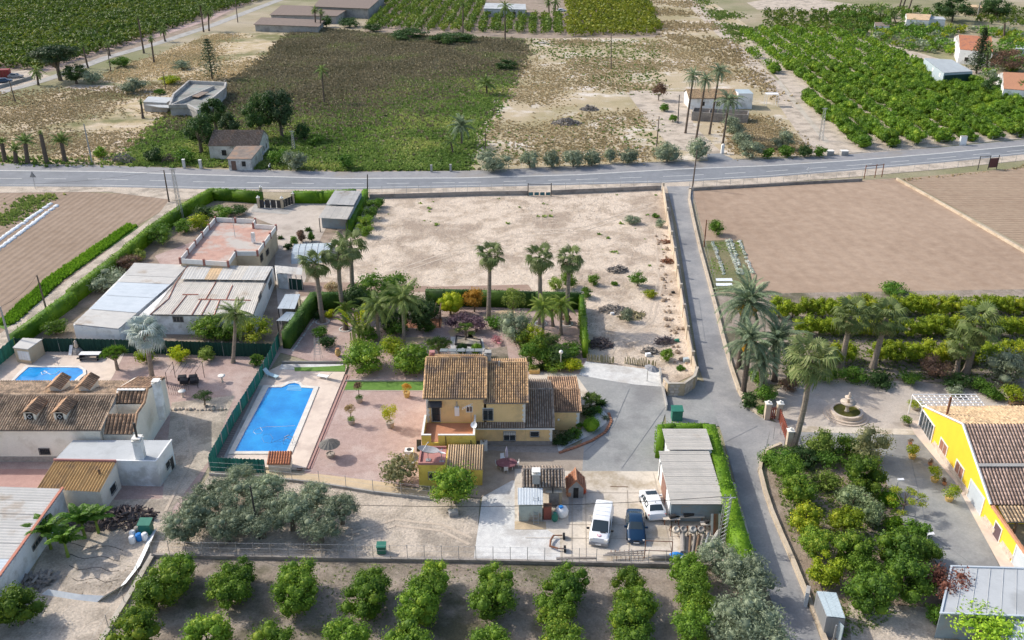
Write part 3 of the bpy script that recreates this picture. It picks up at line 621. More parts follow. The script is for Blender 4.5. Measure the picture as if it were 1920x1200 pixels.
def feather_leaf(L_,n,wd,arch,m,seed=0,lw=.05,hang=.35,up_=.5):
 """pinnate frond: arching midrib with leaflets on both sides"""
 rng=np.random.default_rng(seed);b=MB();pts=[]
 for i in range(9):
  t=i/8;pts.append(Vector((L_*t*(1-.18*arch*t),0,L_*(up_*t-arch*t*t))))
 b.tube(pts,[.045*(1-.85*i/8)+.006 for i in range(9)],4)
 def at(t):
  k=min(7,int(t*8));return pts[k].lerp(pts[k+1],t*8-k)
 for i in range(n):
  t=.12+.87*i/(n-1);p=at(t);q=at(min(1,t+.03));d=(q-p).normalized()if(q-p).length>1e-6 else Vector((1,0,0))
  ll=wd*(sin(pi*min(1,.12+t*.88))**.6+.15)*rng.uniform(.85,1.1)
  for s_ in(-1,1):
   dr=(d*.55+Vector((0,s_,0))*.9+Vector((0,0,-hang-rng.uniform(0,.25)))).normalized();e=p+dr*ll;mid=p+dr*ll*.45+Vector((0,0,.08*ll))
   b.face([p,mid+d*lw,e,mid-d*lw])
 me=bpy.data.meshes.new('frond');me.from_pydata(b.v,[],b.f);me.materials.append(m);me.update();return me
def palm(kind,label,base_px,crown_px,leaves,nf,trunk_r=(.22,.16),trunk_m=None,el=(75,-50),skirt=None,group=None,cat='palm',sc=1,boots=0,fruit=None,z0=0,joined=False,wind=(0,0),curve=.0,seed=None,ring=None):
 """trunk from the foot pixel to the crown pixel; fronds spiral from upright to drooping"""
 B,T=up(*base_px,*crown_px,z0);T=T-Vector((0,0,.2*sc));rng=random.Random(seed or int(base_px[0]*3+base_px[1]))
 hh=T.z-B.z;t=thing(kind,label,cat,tuple(B),0,group);rel=T-B;tb=MB();n=max(7,int(hh*1.6));pts,rs=[],[]
 for i in range(n):
  f=i/(n-1);pts.append(Vector((rel.x*f+curve*sin(pi*f),0,rel.z*f)));r=lerp(*trunk_r,f)*(1.35 if i==0 else 1)*(1+.07*(i%2));rs.append(r)
 if boots:rs[-1]*=1+boots;rs[-2]*=1+boots*.8;rs[-3]*=1+boots*.3
 tb.tube(pts,rs,9);tb.build('trunk',trunk_m or palm_bark,t,local=True)
 if skirt:
  for k in range(skirt[1]):
   a=k*2.4;fr=inst('dead_frond',skirt[0],t,tuple(rel),(0,radians(rng.uniform(62,85)),a),sc*rng.uniform(.7,1))
 bm_=None
 for k in range(nf):
  f=(k+.5)/nf;a=k*2.39996+rng.uniform(-.25,.25);e=radians(lerp(el[0],el[1],f**.8)+rng.uniform(-15,15));me=leaves[k%len(leaves)]if f<.8 or len(leaves)<3 else leaves[-1]
  fr=inst('frond',me,t,tuple(rel+Vector((0,0,.25*(1-f)*sc))),(rng.uniform(-.25,.25),-e,a),sc*rng.uniform(.85,1.08)*(.8 if f<.12 else 1))
  if wind[0]:fr.rotation_euler=(Matrix.Rotation(wind[0],3,'Y')@fr.rotation_euler.to_matrix()).to_euler()
 if fruit:
  for k in range(5):
   a=k*1.3+2.2;fb=MB();
   for j in range(7):fb.tube([(0,0,0),(.5+.05*j,.12*(j-3),.1),(.9+.04*j,.17*(j-3),-.5-.05*j)],[.03,.03,.07],4)
   me=bpy.data.meshes.new('fruit_cluster');me.from_pydata(fb.v,[],fb.f);me.materials.append(fruit);me.update()
   inst('fruit_cluster',me,t,tuple(rel),(0,0,a),sc)
 if ring:
  rb=MB();rn=12
  for k in range(rn):rb.box((ring*cos(2*pi*k/rn),ring*sin(2*pi*k/rn),.06),(ring*.5,.18,.16),2*pi*k/rn+pi/2)
  rb.build('stone_ring',gravel_white,t,local=True)
 return t
FAN=[fan_leaf(1.05,1.1,19,.35,1,lf_fan),fan_leaf(1.1,1.2,17,.6,2,lf_fan),fan_leaf(1.0,1.05,15,1.0,3,lf_fan)]
FAN_BIG=[fan_leaf(1.3,1.3,19,.5,4,lf_fan),fan_leaf(1.3,1.4,19,.75,5,lf_fan),fan_leaf(1.35,1.4,17,1.0,6,lf_fan)]
FAN_DEAD=fan_leaf(.95,.9,11,.9,7,lf_dead)
SILVER=[fan_leaf(1.6,1.5,21,.35,8,lf_silver,.4),fan_leaf(1.65,1.6,21,.55,9,lf_silver,.4),fan_leaf(1.6,1.5,19,.8,10,lf_silver,.4)]
DATE=[feather_leaf(4.2,40,.55,.62,lf_date,1),feather_leaf(4.4,40,.55,.75,lf_date,2),feather_leaf(4.0,36,.5,.9,lf_date,3)]
DATE_G=[feather_leaf(3.0,26,.5,.55,lf_palm,4,.07),feather_leaf(3.0,26,.5,.8,lf_palm,5,.07)]
QUEEN=[feather_leaf(3.4,34,.75,.7,lf_queen,6,.05,.7),feather_leaf(3.4,34,.75,.95,lf_queen,7,.05,.9),feather_leaf(3.2,32,.75,1.1,lf_queen,8,.05,1.0)]
QUEEN_Y=[feather_leaf(2.6,26,.6,.8,lf_lime,9,.06,.6),feather_leaf(2.6,26,.6,1.0,lf_lime,10,.06,.8)]
DRAGON=[]
def blade_leaf(L_,w_,n,m,arch=.3):
 """rosette of sword leaves (agave, dragon tree, cycad) as one mesh"""
 b=MB();rng=random.Random(int(L_*100)+n)
 for k in range(n):
  a=k*2.4;e=radians(lerp(80,-10,(k/n)**.9));c,s_=cos(a),sin(a);l=L_*rng.uniform(.8,1.1);wd=w_
  p1=Vector((c*cos(e)*l*.5,s_*cos(e)*l*.5,sin(e)*l*.5));p2=Vector((c*cos(e-arch)*l,s_*cos(e-arch)*l,sin(e-arch)*l));n_=Vector((-s_,c,0))*wd
  b.face([(0,0,0),p1-n_,p2]);b.face([(0,0,0),p2,p1+n_])
 return b
def rosette(label,px,py,L_,w_,n,m,cat='plant',kind='spiky_plant',z=.05,heads=1,stem_h=0,group=None,bark_m=None,spread=.5):
 """sword-leaved plant; with heads>1 a branched trunk carries several heads (dragon tree)"""
 rng=random.Random(int(px+py*3));p=P(px,py,stem_h+.1);t=thing(kind,label,cat,(p.x,p.y,0),0,group)
 me_b=blade_leaf(L_,w_,n,m);me=bpy.data.meshes.new('leaf_rosette');me.from_pydata(me_b.v,[],me_b.f);me.materials.append(m);me.update()
 sb=MB()
 if stem_h:sb.tube([(0,0,-.1),(0,0,stem_h*(.5 if heads>1 else 1))],[.14+.03*heads**.5,.1+.02*heads**.5],7)
 for k in range(heads):
  if heads==1:q=Vector((0,0,stem_h+z))
  else:
   rr=spread*sqrt((k+.5)/heads);a=k*2.4;q=Vector((rr*cos(a),rr*sin(a),stem_h*(1.05-.25*rr/spread)))
   sb.tube([(0,0,stem_h*.45),(q.x*.6,q.y*.6,stem_h*.75),tuple(q)],[.09,.07,.05],5)
  inst('leaf_rosette',me,t,tuple(q),(rng.uniform(-.2,.2),rng.uniform(-.2,.2),rng.uniform(0,6)),rng.uniform(.85,1.1))
 if sb.v:sb.build('trunk',bark_m or palm_bark,t,local=True)
 return t
 # orchards
CIT=[tree_mesh('citrus',1.95,1.65,.17,[lf_citrus,bark],nb=30,n=3400,br=(.24,.4),seed=20+i,zc=1.7,core=.68,split=True)for i in range(4)]
CIT_D=[tree_mesh('citrus',1.95,1.65,.17,[lf_citrus_d,bark],nb=30,n=3400,br=(.24,.4),seed=30+i,zc=1.7,core=.68,split=True)for i in range(2)]
CIT_Y=[tree_mesh('citrus',1.8,1.5,.2,[lf_citrus_y,bark],nb=22,n=2200,br=(.22,.4),seed=40+i,zc=1.6,core=.7,split=True)for i in range(3)]
ORCH=[tree_mesh('orchard_tree',2.5,2.0,.34,[lf_orch,bark],nb=20,n=1300,br=(.28,.45),seed=50+i,zc=1.5,core=.75,split=True)for i in range(5)]
OLV=[tree_mesh('olive',2.3,1.6,.2,[lf_olive,bark],nb=34,n=4200,br=(.24,.38),seed=60+i,zc=2.0,core=.5,jit=1.1,asp=.35,trunk=.2,limbs=7,split=True)for i in range(4)]
G_NEAR='citrus trees in rows along the near edge'
near=[(333,1072,.85),(312,1098,1.0),(290,1118,.95),(250,1188,1.05),(447,1082,.85),(430,1112,.95),(388,1195,1.0),(560,1085,.9),(552,1118,1.0),(512,1205,.9),(697,1098,.8),(682,1126,1.0),(652,1200,.95),(815,1085,.8),(800,1112,.95),(782,1142,.95),(765,1210,1.0),(928,1092,.85),(924,1130,1.0),(922,1212,.9),(1068,1092,.85),(1050,1118,1.0),(1042,1150,.85),(1060,1212,1.0),(1178,1100,.8),(1192,1138,.9),(1180,1178,.95),(1290,1072,.85),(1300,1112,.9),(1310,1135,.8),(1298,1178,1.0),(1190,1218,.9)]
rown=['first','second','third','fourth','fifth','sixth','seventh','eighth','ninth']
def rowof(x,y):
 cols=[(300-(y-1090)*.6),440-(y-1090)*.45,558-(y-1090)*.35,690-(y-1090)*.35,808-(y-1090)*.3,926,1058,1186,1298]
 return int(np.argmin([abs(c-x)for c in cols]))
depth={}
for x,y,s in near:
 r=rowof(x,y);depth[r]=depth.get(r,0)+1;d=['closest to the low wall','second from the wall','third from the wall','fourth from the wall'][depth[r]-1]
 put_tree('citrus_tree','near citrus tree in the %s row from the left, %s'%(rown[r],d),'citrus tree',at_crown(x,y,1.7*s),(CIT+CIT+CIT_D)[(x+y)%10],s*1.12,group=G_NEAR)
put_tree('citrus_tree','big dark green citrus tree beside the white shed in the near left corner','citrus tree',at_crown(32,1138,1.9),CIT_D[0],1.1)
G_R='citrus trees in the garden right of the lane'
rg=[(1478,882,1.0,0,'leftmost front-row tree just behind the clipped shrub border'),(1497,918,1.0,0,'second along the lane wall from the gate, touching its neighbour'),(1512,972,1.05,1,'third along the lane wall, yellowish on top'),(1530,1020,1.0,0,'fourth along the lane wall'),(1552,1068,1.0,1,'fifth along the lane wall, nearest the small metal shed'),(1622,893,1.25,2,'big dark dome beside the grey drive under the lamp'),(1586,975,1.05,1,'yellow-topped dome in the middle of the garden'),(1600,1030,1.1,0,'bright green, directly below the yellow-topped one'),(1622,1068,.9,0,'between the bright green one and the biggest front one'),(1632,1110,1.25,2,'largest one at the front above the bare soil'),(1690,1030,1.3,2,'large dark dome beside the drive near the second lamp'),(1702,1090,1.25,2,'beside the red-leaved shrub at the grey roof'),(1742,1035,.75,2,'small one at the edge of the drive')]
for x,y,s,k,l in rg:
 put_tree('citrus_tree','citrus tree right of lane, '+l,'citrus tree',at_crown(x,y,1.6*s),[CIT[x%4],CIT_Y[x%3],CIT_D[x%2]][k],s*.98,group=G_R)
def ordn(n):return['zeroth','first','second','third','fourth','fifth','sixth','seventh','eighth','ninth','tenth','eleventh','twelfth','thirteenth','fourteenth','fifteenth','sixteenth','seventeenth','eighteenth','nineteenth','twentieth'][n]if n<21 else 'twenty-'+ordn(n-20)
G_Y='yellow-green citrus rows below the ploughed field'
for r,(y0,y1,x0,step)in enumerate([(578,572,1462,27),(614,610,1512,29),(662,656,1560,31)]):
 x=x0;cnt=0
 while x<1960:
  cnt+=1;y=lerp(y0,y1,(x-x0)/450)+random.uniform(-3,3);s=random.uniform(.85,1.05)
  if not(r==2 and 1600<x<1625):
   put_tree('citrus_tree','yellow-green citrus bush, %s from the left in the %s row below the ploughed field'%(ordn(cnt),['farthest','middle','nearest'][r]),'citrus tree',at_crown(x,y,1.4),CIT_Y[int(x)%3],s,group=G_Y+', %s row'%['farthest','middle','nearest'][r])
  x+=step*random.uniform(.9,1.1)
opoly=[(1388,64),(1400,94),(1455,140),(1508,172),(1503,196),(1618,284),(1700,276),(1800,270),(1925,258),(2060,250),(2060,240),(1925,196),(1830,158),(1705,112),(1600,72),(1500,55),(1440,60)]
U=(P(1395,88)-P(1620,275));U.z=0;U.normalize();V_=(P(1920,258)-P(1620,277));V_.z=0;V_.normalize();O=P(1618,276)
spots=[];W_=poly_world(opoly)
for i in range(-12,34):
 for j in range(0,75):
  p=O+V_*(i*6.7)+U*(j*3.6)+Vector((random.uniform(-.35,.35),random.uniform(-.35,.35),0))
  if inpoly([p.x],[p.y],W_)[0]:spots.append((p,i))
spots.sort(key=lambda q:q[0].y);rows_=sorted(set(i for _,i in spots));seen_={}
print('orchard trees',len(spots))
ONEAR=215
for k,(p,i)in enumerate(spots[:ONEAR]):
 seen_[i]=seen_.get(i,0)+1
 t=put_tree('orchard_tree','big-orchard citrus tree, %s slanting row from the left, %s tree up from the road'%(ordn(rows_.index(i)+1),ordn(seen_[i])),'citrus tree',(p.x,p.y,0),ORCH[k%5],random.uniform(.85,1.12),group='citrus trees of the big orchard beyond the road')
def mass(name,label,pts3,m,R,hz,seed,lod=70,leaf=.8,cat='orchard',zc=1.3,rs=(.8,1.15)):
 """many far trees of an orchard as one object of separate leafy crowns"""
 rng=np.random.default_rng(seed);prot=[]
 for s_ in range(4):
  Q,D,C,b=crown_pts(R,hz,7,lod,rng,(.4,.6),.4);v,q=leaf_quads(Q+[0,0,zc],D,leaf,rng,.7,.6);prot.append(v)
 n=len(pts3);Vs=[];A=rng.uniform(0,2*pi,n);S=rng.uniform(rs[0],rs[1],n)
 for s_ in range(4):
  sel=np.arange(s_,n,4);v=prot[s_];ca,sa=np.cos(A[sel])[:,None],np.sin(A[sel])[:,None];sc=S[sel][:,None]
  X=(v[:,0]*ca-v[:,1]*sa)*sc+pts3[sel,0:1];Y=(v[:,0]*sa+v[:,1]*ca)*sc+pts3[sel,1:2];Z=v[:,2]*sc+0*X
  Vs.append(np.stack([X,Y,Z],-1).reshape(-1,3))
 V=np.vstack(Vs);o=inst(name,np_mesh(name,V,np.arange(len(V)).reshape(-1,4),[m]));return tagit(o,label,cat,kind='stuff')
def grid_in(poly,origin,u,v,du,dv,jit=.3,rng=RNG):
 w_=poly_world(poly);xs=[p[0]for p in w_];ys=[p[1]for p in w_];o=Vector(origin);out=[]
 R=int((max(xs)-min(xs)+max(ys)-min(ys))/min(du,dv))+2
 I,J=np.meshgrid(np.arange(-R,R),np.arange(-R,R));X=o.x+I*du*u.x+J*dv*v.x;Y=o.y+I*du*u.y+J*dv*v.y
 X=X.ravel()+rng.normal(0,jit,X.size);Y=Y.ravel()+rng.normal(0,jit,Y.size);k=inpoly(X,Y,w_);return np.stack([X[k],Y[k],0*X[k]],1)
if len(spots)>ONEAR:mass('orchard_rows','far part of the slanting citrus orchard on the right',np.array([tuple(p)for p,i in spots[ONEAR:]]),lf_orch,2.5,2.0,5,170,.7)
e1=Vector((1,0,0));e2=Vector((0,1,0))
def dirpx(a,b):d=P(*b)-P(*a);d.z=0;return d.normalized()
g=grid_in([(0,128),(-260,150),(-200,-30),(560,-30),(492,0),(400,26),(250,80),(120,118),(80,132),(20,130)],P(100,100),dirpx((0,120),(400,20)),dirpx((100,120),(120,20)),3.6,3.1,.5)
print('far left',len(g));mass('orchard_rows','large dark green citrus orchard beyond the country road, far left',g,lf_far,2.1,1.5,6,46,.95)
g=grid_in([(682,52),(745,-20),(905,-20),(905,28),(1060,30),(1062,66),(800,58)],P(700,45),dirpx((700,50),(900,56)),dirpx((700,50),(760,-5)),5.0,2.4,.25)
print('top mid',len(g));mass('orchard_rows','citrus orchard in clear slanting rows at the top centre',g,lf_far,2.2,1.8,8,45,.85)
g=grid_in([(1062,28),(1060,-20),(1206,-20),(1240,66),(1062,68)],P(1100,45),e1,e2,3.8,2.9,.4)
print('top mid 2',len(g));mass('orchard_rows','dense yellow-green orchard block at the top centre',g,lf_block,2.3,1.6,9,50,.95)
g=grid_in([(1432,22),(1600,26),(1720,60),(1600,70),(1440,56)],P(1500,45),e1,e2,4.6,4.2,.5)
mass('orchard_rows','darker olive-green orchard strip behind the big orchard',g,lf_far,2.1,1.5,10,45,.85)
g=grid_in([(1840,20),(2100,20),(2100,60),(1925,58),(1830,42)],P(1900,45),e1,e2,5,4.5,.8)
mass('orchard_rows','olive-coloured orchard at the top right edge',g,lf_far,2.0,1.4,11,40,.85)
G_O='olive trees in the near corner of the plot'
ol=[(345,985,1.0,'nearest the plot corner, touching the boundary'),(400,925,.95,'below the green screen by the pump house'),(375,955,1.0,'second from the plot corner'),(425,985,.95,'at the low wall, third from the left'),(450,900,.9,'directly under the pool screen'),(455,940,1.1,'in the densest part, left of the dark pole'),(505,920,1.0,'right of the dark pole at the back'),(490,975,1.05,'at the low wall, just right of the dark pole'),(545,960,1.1,'in the middle of the right half'),(590,930,.85,'at the back right by the tan path'),(600,985,1.0,'at the low wall, right half'),(640,955,.9,'rightmost of the grove')]
for x,y,s,l in ol:put_tree('olive_tree','grey-green olive tree '+l,'olive tree',at_crown(x,y,2.0*s),OLV[(x*3+y)%4],s,group=G_O)
for x,y,s,l in[(1345,1045,.9,'left of the hedge end'),(1400,1085,1.2,'over the edge of the lane'),(1395,1160,1.35,'biggest at the bottom beside the lane'),(1430,1195,1.1,'lowest by the lane'),(1352,1180,.9,'next to the last citrus row')]:
 put_tree('olive_tree','silvery olive tree at the near right corner, '+l,'olive tree',at_crown(x,y,2.0*s),OLV[x%4],s,group='olive trees by the lane corner')
 # building helpers
def Y_at(px,py,Y):
 d=ray(px,py);t=Y/d.y;return Vector((d.x*t,Y,H+d.z*t))
def tiles(parent,A,B,C,D,m,tw=.26,tl=.36,hgt=.085,step=.07,name='roof_tiles',kind='stuff',label=None):
 """A-B eave, D-C ridge: rows of barrel tiles, each row lapping the one below"""
 A,B,C,D=[np.array(v,float)for v in(A,B,C,D)]
 nc=max(2,int(round(np.linalg.norm(B-A)/tw)));nr=max(1,int(round(np.linalg.norm(D-A)/tl)))
 nrm=np.cross(B-A,D-A);nrm/=np.linalg.norm(nrm);nrm*=np.sign(nrm[2])or 1
 cc,rr=np.meshgrid(np.arange(nc),np.arange(nr));cc,rr=cc.ravel(),rr.ravel();V=[]
 for v,s in((0,step),(1.04,0)):
  for k,(x,h)in enumerate(((.1,0),(.27,.85),(.57,.85),(.74,0))):
   uu=(cc+x)/nc;vv=np.minimum(1,(rr+v)/nr);L0=A+(D-A)*vv[:,None];R0=B+(C-B)*vv[:,None];V.append(L0+(R0-L0)*uu[:,None]+nrm*(h*hgt+s+.02))
 m_=len(cc);V=np.stack(V,1).reshape(-1,3);o8=np.arange(m_)[:,None]*8
 Q=np.concatenate([o8+np.array(q)for q in([0,1,5,4],[1,2,6,5],[2,3,7,6])]+[o8+np.array([3,2,1,0])])
 dn=nrm*.012;n0=len(V);V=np.vstack([V,[A+dn,B+dn,C+dn,D+dn]]);Q=np.vstack([Q,[[n0,n0+1,n0+2,n0+3]]]);MI=np.zeros(len(Q),int);MI[-1]=1
 off=np.zeros(3);q=parent
 while q is not None:off+=np.array(q.location);q=q.parent
 o=inst(name,np_mesh(name,V-off,Q,[m,tile_channel_shade],MI),parent);return tagit(o,label,kind=kind)
def ridge(parent,A,B,m,r=.12,name='ridge_cap'):
 A,B=Vector(A),Vector(B);n=max(2,int((B-A).length/.4));b=MB()
 for i in range(n):
  p,q=A.lerp(B,i/n),A.lerp(B,(i+.96)/n);b.tube([p,q],[r,r*.88],6)
 return b.build(name,m,parent)
def sheets(parent,A,B,C,D,n,m,waves=5,amp=.03,name='roof_panel',across=True,gap=.02,mats=None):
 """corrugated panels side by side between A-B (eave) and D-C"""
 A,B,C,D=map(Vector,(A,B,C,D));nrm=(B-A).cross(D-A).normalized();nrm=nrm if nrm.z>0 else-nrm;out=[]
 for i in range(n):
  b=MB();a0,a1=i/n,(i+1-gap)/n;k=waves*4;lift=.012*(i%2)
  for j in range(k+1):
   t=a0+(a1-a0)*j/k;h=(amp*sin(2*pi*j/4)+amp+.03+lift)
   if across:p,q=A.lerp(B,t),D.lerp(C,t)
   else:p,q=A.lerp(D,t),B.lerp(C,t)
   b.v+=[tuple(p+nrm*h),tuple(q+nrm*h)]
   if j:m_=2*j;b.f.append([m_-2,m_,m_+1,m_-1]);b.m.append(0)
  out.append(b.build(name,mats[i%len(mats)]if mats else m,parent))
 return out
def wallface(A,B):
 u=(B-A);u.z=0;L_=u.length;u.normalize();return u,L_,Vector((u.y,-u.x,0))
def window(parent,A,B,s0,s1,z0,z1,frame=trim_white,pane=glass,bars=0,grille=False,name='window',depth=.06,shutter=None,label=None,fw=.08,sill=True,flip=1):
 """opening on the wall A->B (outer side to the right of the direction when flip=1)"""
 u,L_,n=wallface(A,B);n=n*flip;a=A+u*s0;c=Vector(((A.x+u.x*(s0+s1)/2),(A.y+u.y*(s0+s1)/2),0));ang=atan2(u.y,u.x);wd=s1-s0;hh=z1-z0
 b=MB();cz=(z0+z1)/2
 for sgn in(-1,1):
  p=c+u*sgn*(wd/2+fw/2);b.box((p.x+n.x*depth/2,p.y+n.y*depth/2,cz),(fw,depth,hh+2*fw),ang)
 b.box((c.x+n.x*depth/2,c.y+n.y*depth/2,z1+fw/2),(wd-.004,depth-.004,fw),ang)
 b.box((c.x+n.x*depth*.6,c.y+n.y*depth*.6,z0-fw/2),(wd-.004+(.1 if sill else 0),depth*(1.4 if sill else .95),fw*.9),ang)
 w_=b.build(name,frame,parent,label=label)
 b=MB();b.box((c.x+n.x*.012,c.y+n.y*.012,cz),(wd,.02,hh),ang);b.build('pane' if pane is glass else 'panel',pane,w_)
 if bars:
  b=MB()
  for i in range(bars):p=c+u*(wd*((i+1)/(bars+1)-.5));b.box((p.x+n.x*.035,p.y+n.y*.035,cz),(.05,.03,hh-.01),ang)
  b.build('mullion',frame,w_)
 if grille:
  b=MB();k=max(3,int(wd/.16));e=depth+.07
  for i in range(k+1):p=c+u*(wd+.1)*(i/k-.5);b.box((p.x+n.x*e,p.y+n.y*e,cz),(.025,.025,hh+.1),ang)
  for zz in(z0-.02,cz,z1+.02):b.box((c.x+n.x*(e+.004),c.y+n.y*(e+.004),zz),(wd+.14,.03,.03),ang)
  b.build('grille',dark_metal,w_)
 if shutter:
  b=MB();b.box((c.x+n.x*.05,c.y+n.y*.05,z1-hh*shutter[0]/2),(wd-.02,.04,hh*shutter[0]),ang);b.build('roller_shutter',shutter[1],w_)
 return w_
def wall_hit(A,B,px,py):
 """where the ray through a pixel meets the upright plane over A-B: distance along it and height"""
 u,L_,n=wallface(A,B);d=ray(px,py);C_=Vector((0,0,H));t=(Vector((A.x,A.y,0))-C_).dot(n)/d.dot(n);p=C_+d*t
 return(p-Vector((A.x,A.y,0))).dot(u),p.z
def winpx(parent,A,B,x0,y0,x1,y1,**k):
 xm,ym=(x0+x1)/2,(y0+y1)/2
 s0,_=wall_hit(A,B,x0,ym);s1,_=wall_hit(A,B,x1,ym);_,z1=wall_hit(A,B,xm,y0);_,z0=wall_hit(A,B,xm,y1)
 return window(parent,A,B,min(s0,s1),max(s0,s1),z0,z1,**k)
def house(kind,label,cat,pt,group=None):return thing(kind,label,cat,(pt[0],pt[1],0),0,group)
def box_body(t,top,z,m,name='wall',z0=0,mtop=None):
 """upright body under a roof outline given in world points"""
 return MB().prism([(p.x,p.y)for p in top],z0,z,0,0 if mtop is None else 1).build(name,[m]+([mtop]if mtop else[]),t)
def gable(t,A,B,z0,zr,yback,m,name='gable_wall'):pass
def two_slope(t,x0,x1,yf,yr,yb,ze,zr,m,zb=None,over=.25,wallm=None,tile=True,tw=.25,caps=True,wall_z0=0,fr=None,panels=6):
 """gabled roof, ridge along x: front eave yf, ridge yr, back eave yb, plus the walls below it"""
 zb=ze if zb is None else zb
 if wallm:
  b=MB();b.prism([(x0,yf),(x1,yf),(x1,yb),(x0,yb)],wall_z0,[ze-.08,ze-.08,zb-.08,zb-.08]);
  for x in(x0,x1):b.add([(x,yf,ze-.1),(x,yr,zr-.06),(x,yb,zb-.1),(x+(.2 if x==x0 else-.2),yf,ze-.1),(x+(.2 if x==x0 else-.2),yr,zr-.06),(x+(.2 if x==x0 else-.2),yb,zb-.1)],[[0,1,2],[5,4,3],[0,3,4,1],[1,4,5,2]])
  b.build('wall',wallm,t)
 sl=(zr-ze)/(yr-yf);zf2=ze-over*sl;sb=(zr-zb)/(yb-yr);zb2=zb-over*sb
 A,B,C,D=(x0-over,yf-over,zf2),(x1+over,yf-over,zf2),(x1+over,yr,zr),(x0-over,yr,zr);E,F_=(x0-over,yb+over,zb2),(x1+over,yb+over,zb2)
 MB().slab([A,B,C,D],.1).build('roof_deck',fr or wood_grey,t);MB().slab([D,C,F_,E],.1).build('roof_deck',fr or wood_grey,t)
 if tile:
  tiles(t,A,B,C,D,m,tw);tiles(t,F_,E,D,C,m,tw)
  if caps:
   ridge(t,Vector(D)+Vector((0,0,.06)),Vector(C)+Vector((0,0,.06)),m)
   for a_,b_ in((A,D),(B,C)):ridge(t,Vector(a_)+Vector((0,0,.06)),Vector(b_)+Vector((0,0,.05)),m,.1,'verge_tiles')
 else:sheets(t,A,B,C,D,panels,m);sheets(t,F_,E,D,C,panels,m)
 return A,B,C,D
def chimney(t,x,y,z0,z1,s,m,cap=trim_white,pot=True):
 c=MB().box((x,y,(z0+z1)/2),(s,s,z1-z0)).build('chimney',m,t)
 b=MB();b.box((x,y,z1+.05),(s+.16,s+.16,.1));
 for i in(-1,1):
  for j in(-1,1):b.box((x+i*s*.38,y+j*s*.38,z1+.2),(.08,.08,.2))
 b.box((x,y,z1+.33),(s+.1,s+.1,.07));b.build('chimney_cap',cap,c)
def dish(label,base,h,r,az=0.5,tilt=.6,m=None,group=None,foot=True):
 t=thing('satellite_dish',label,'satellite dish',tuple(base),0,group);m=m or plastic_white
 b=MB();b.tube([(0,0,0),(0,0,h)],.04,6)
 if foot:b.box((0,0,.05),(.5,.5,.1))
 b.build('mast',steel,t,local=True);b=MB();n=14
 prof=[(r*k/4,r*.3*(k/4)**2)for k in range(5)];b.lathe((0,0,0),prof,n);b.f=b.f[:-1];b.m=b.m[:-1]
 me=bpy.data.meshes.new('dish_plate');me.from_pydata(b.v,[],b.f);me.materials.append(m);me.update()
 d=inst('dish_plate',me,t,(0,0,h),(tilt,0,az))
 b=MB();b.tube([(0,r*.9,r*.28),(0,r*.3,r*.95)],.025,5);b.box((0,r*.22,r*.95),(.12,.12,.12));me=bpy.data.meshes.new('feed_arm');me.from_pydata(b.v,[],b.f);me.materials.append(steel);me.update()
 inst('feed_arm',me,d)
 return t
 # the main ochre house
lowz=2.75;A0,B0=P(892,835),P(1035,837);yF=A0.y
lowz=Y_at(1034,799,yF).z;zT=lowz+.42
Yw=P(985,792,zT).y;xL,xR=P(801,790,zT).x,P(985,792,zT).x
zeR=Y_at(985,752,Yw).z;zeL=Y_at(860,743.5,Yw).z;dep=4.6
zrR=Y_at(950,680,Yw+dep).z;zrL=Y_at(860,671,Yw+dep).z;xM=Y_at(907,745,Yw).x
print('house',round(yF,1),round(Yw,1),'low',round(lowz,2),'eaves',round(zeL,2),round(zeR,2),'ridge',round(zrL,2),round(zrR,2))
hs=house('country_house','ochre two-storey house with brown tiled roofs and a red-floored terrace','house',(P(900,800).x,Yw+2))
two_slope(hs,xL,xM-.0,Yw,Yw+dep,Yw+2*dep,zeL,zrL,tile_mix,wallm=render_ochre)
two_slope(hs,xM+.26,xR,Yw,Yw+dep,Yw+2*dep,zeR,zrR,tile_mix,wallm=render_ochre)
xl,xr=A0.x,B0.x
MB().prism([(xl,yF),(xR+.01,yF),(xR+.01,Yw+.3),(xl,Yw+.3)],0,lowz-.05).build('wall',render_ochre,hs)
a_,b_,c_,d_=(xl,yF-.3,lowz-.08),(xR,yF-.3,lowz-.08),(xR,Yw,zT+.05),(xl,Yw,zT+.05)
MB().slab([a_,b_,c_,d_],.1).build('roof_deck',wood_grey,hs);tiles(hs,a_,b_,c_,d_,tile_grey)
yr1=yF+5.0;zr1=Y_at(1010,730,yr1).z
two_slope(hs,xR+.02,xr,yF,yr1,yr1+5.0,lowz,zr1,tile_grey,wallm=render_ochre,over=.18)
MB().box(((xl+xr)/2,yF-.34,lowz-.16),(xr-xl+.5,.1,.12)).build('cornice',trim_white,hs)
w0,w1=P(1038,803),P(1085,806);ye=Y_at(1060,770,w1.y);
two_slope(hs,xr+.02,w1.x,w1.y,w1.y+3.6,w1.y+7.4,ye.z,Y_at(1060,730,w1.y+3.6).z,tile_brown,wallm=render_ochre,over=.2)
b=MB()
def quoins(b,x,y,z0,z1,sx):
 k=0;z=z0
 while z<z1-.1:b.box((x+sx*(.16 if k%2 else .11),y-.012,z+.13),(.34 if k%2 else .22,.06,.25));z+=.28;k+=1
quoins(b,xL+.0,Yw,zT,zeL-.2,1);quoins(b,xR,Yw,zT,zeR-.2,-1);quoins(b,xr,yF,.5,lowz-.25,-1);quoins(b,w1.x,w1.y,0,ye.z-.2,-1)
for k in range(8):b.box((w1.x+.01,w1.y+.15,.15+.28*k),(.06,.3 if k%2 else .2,.25))
b.build('corner_stones',trim_white,hs,kind='stuff')
MB().box(((xl+xr)/2,yF-.03,.28),(xr-xl+.04,.06,.56)).build('stone_plinth',stone_grey,hs)
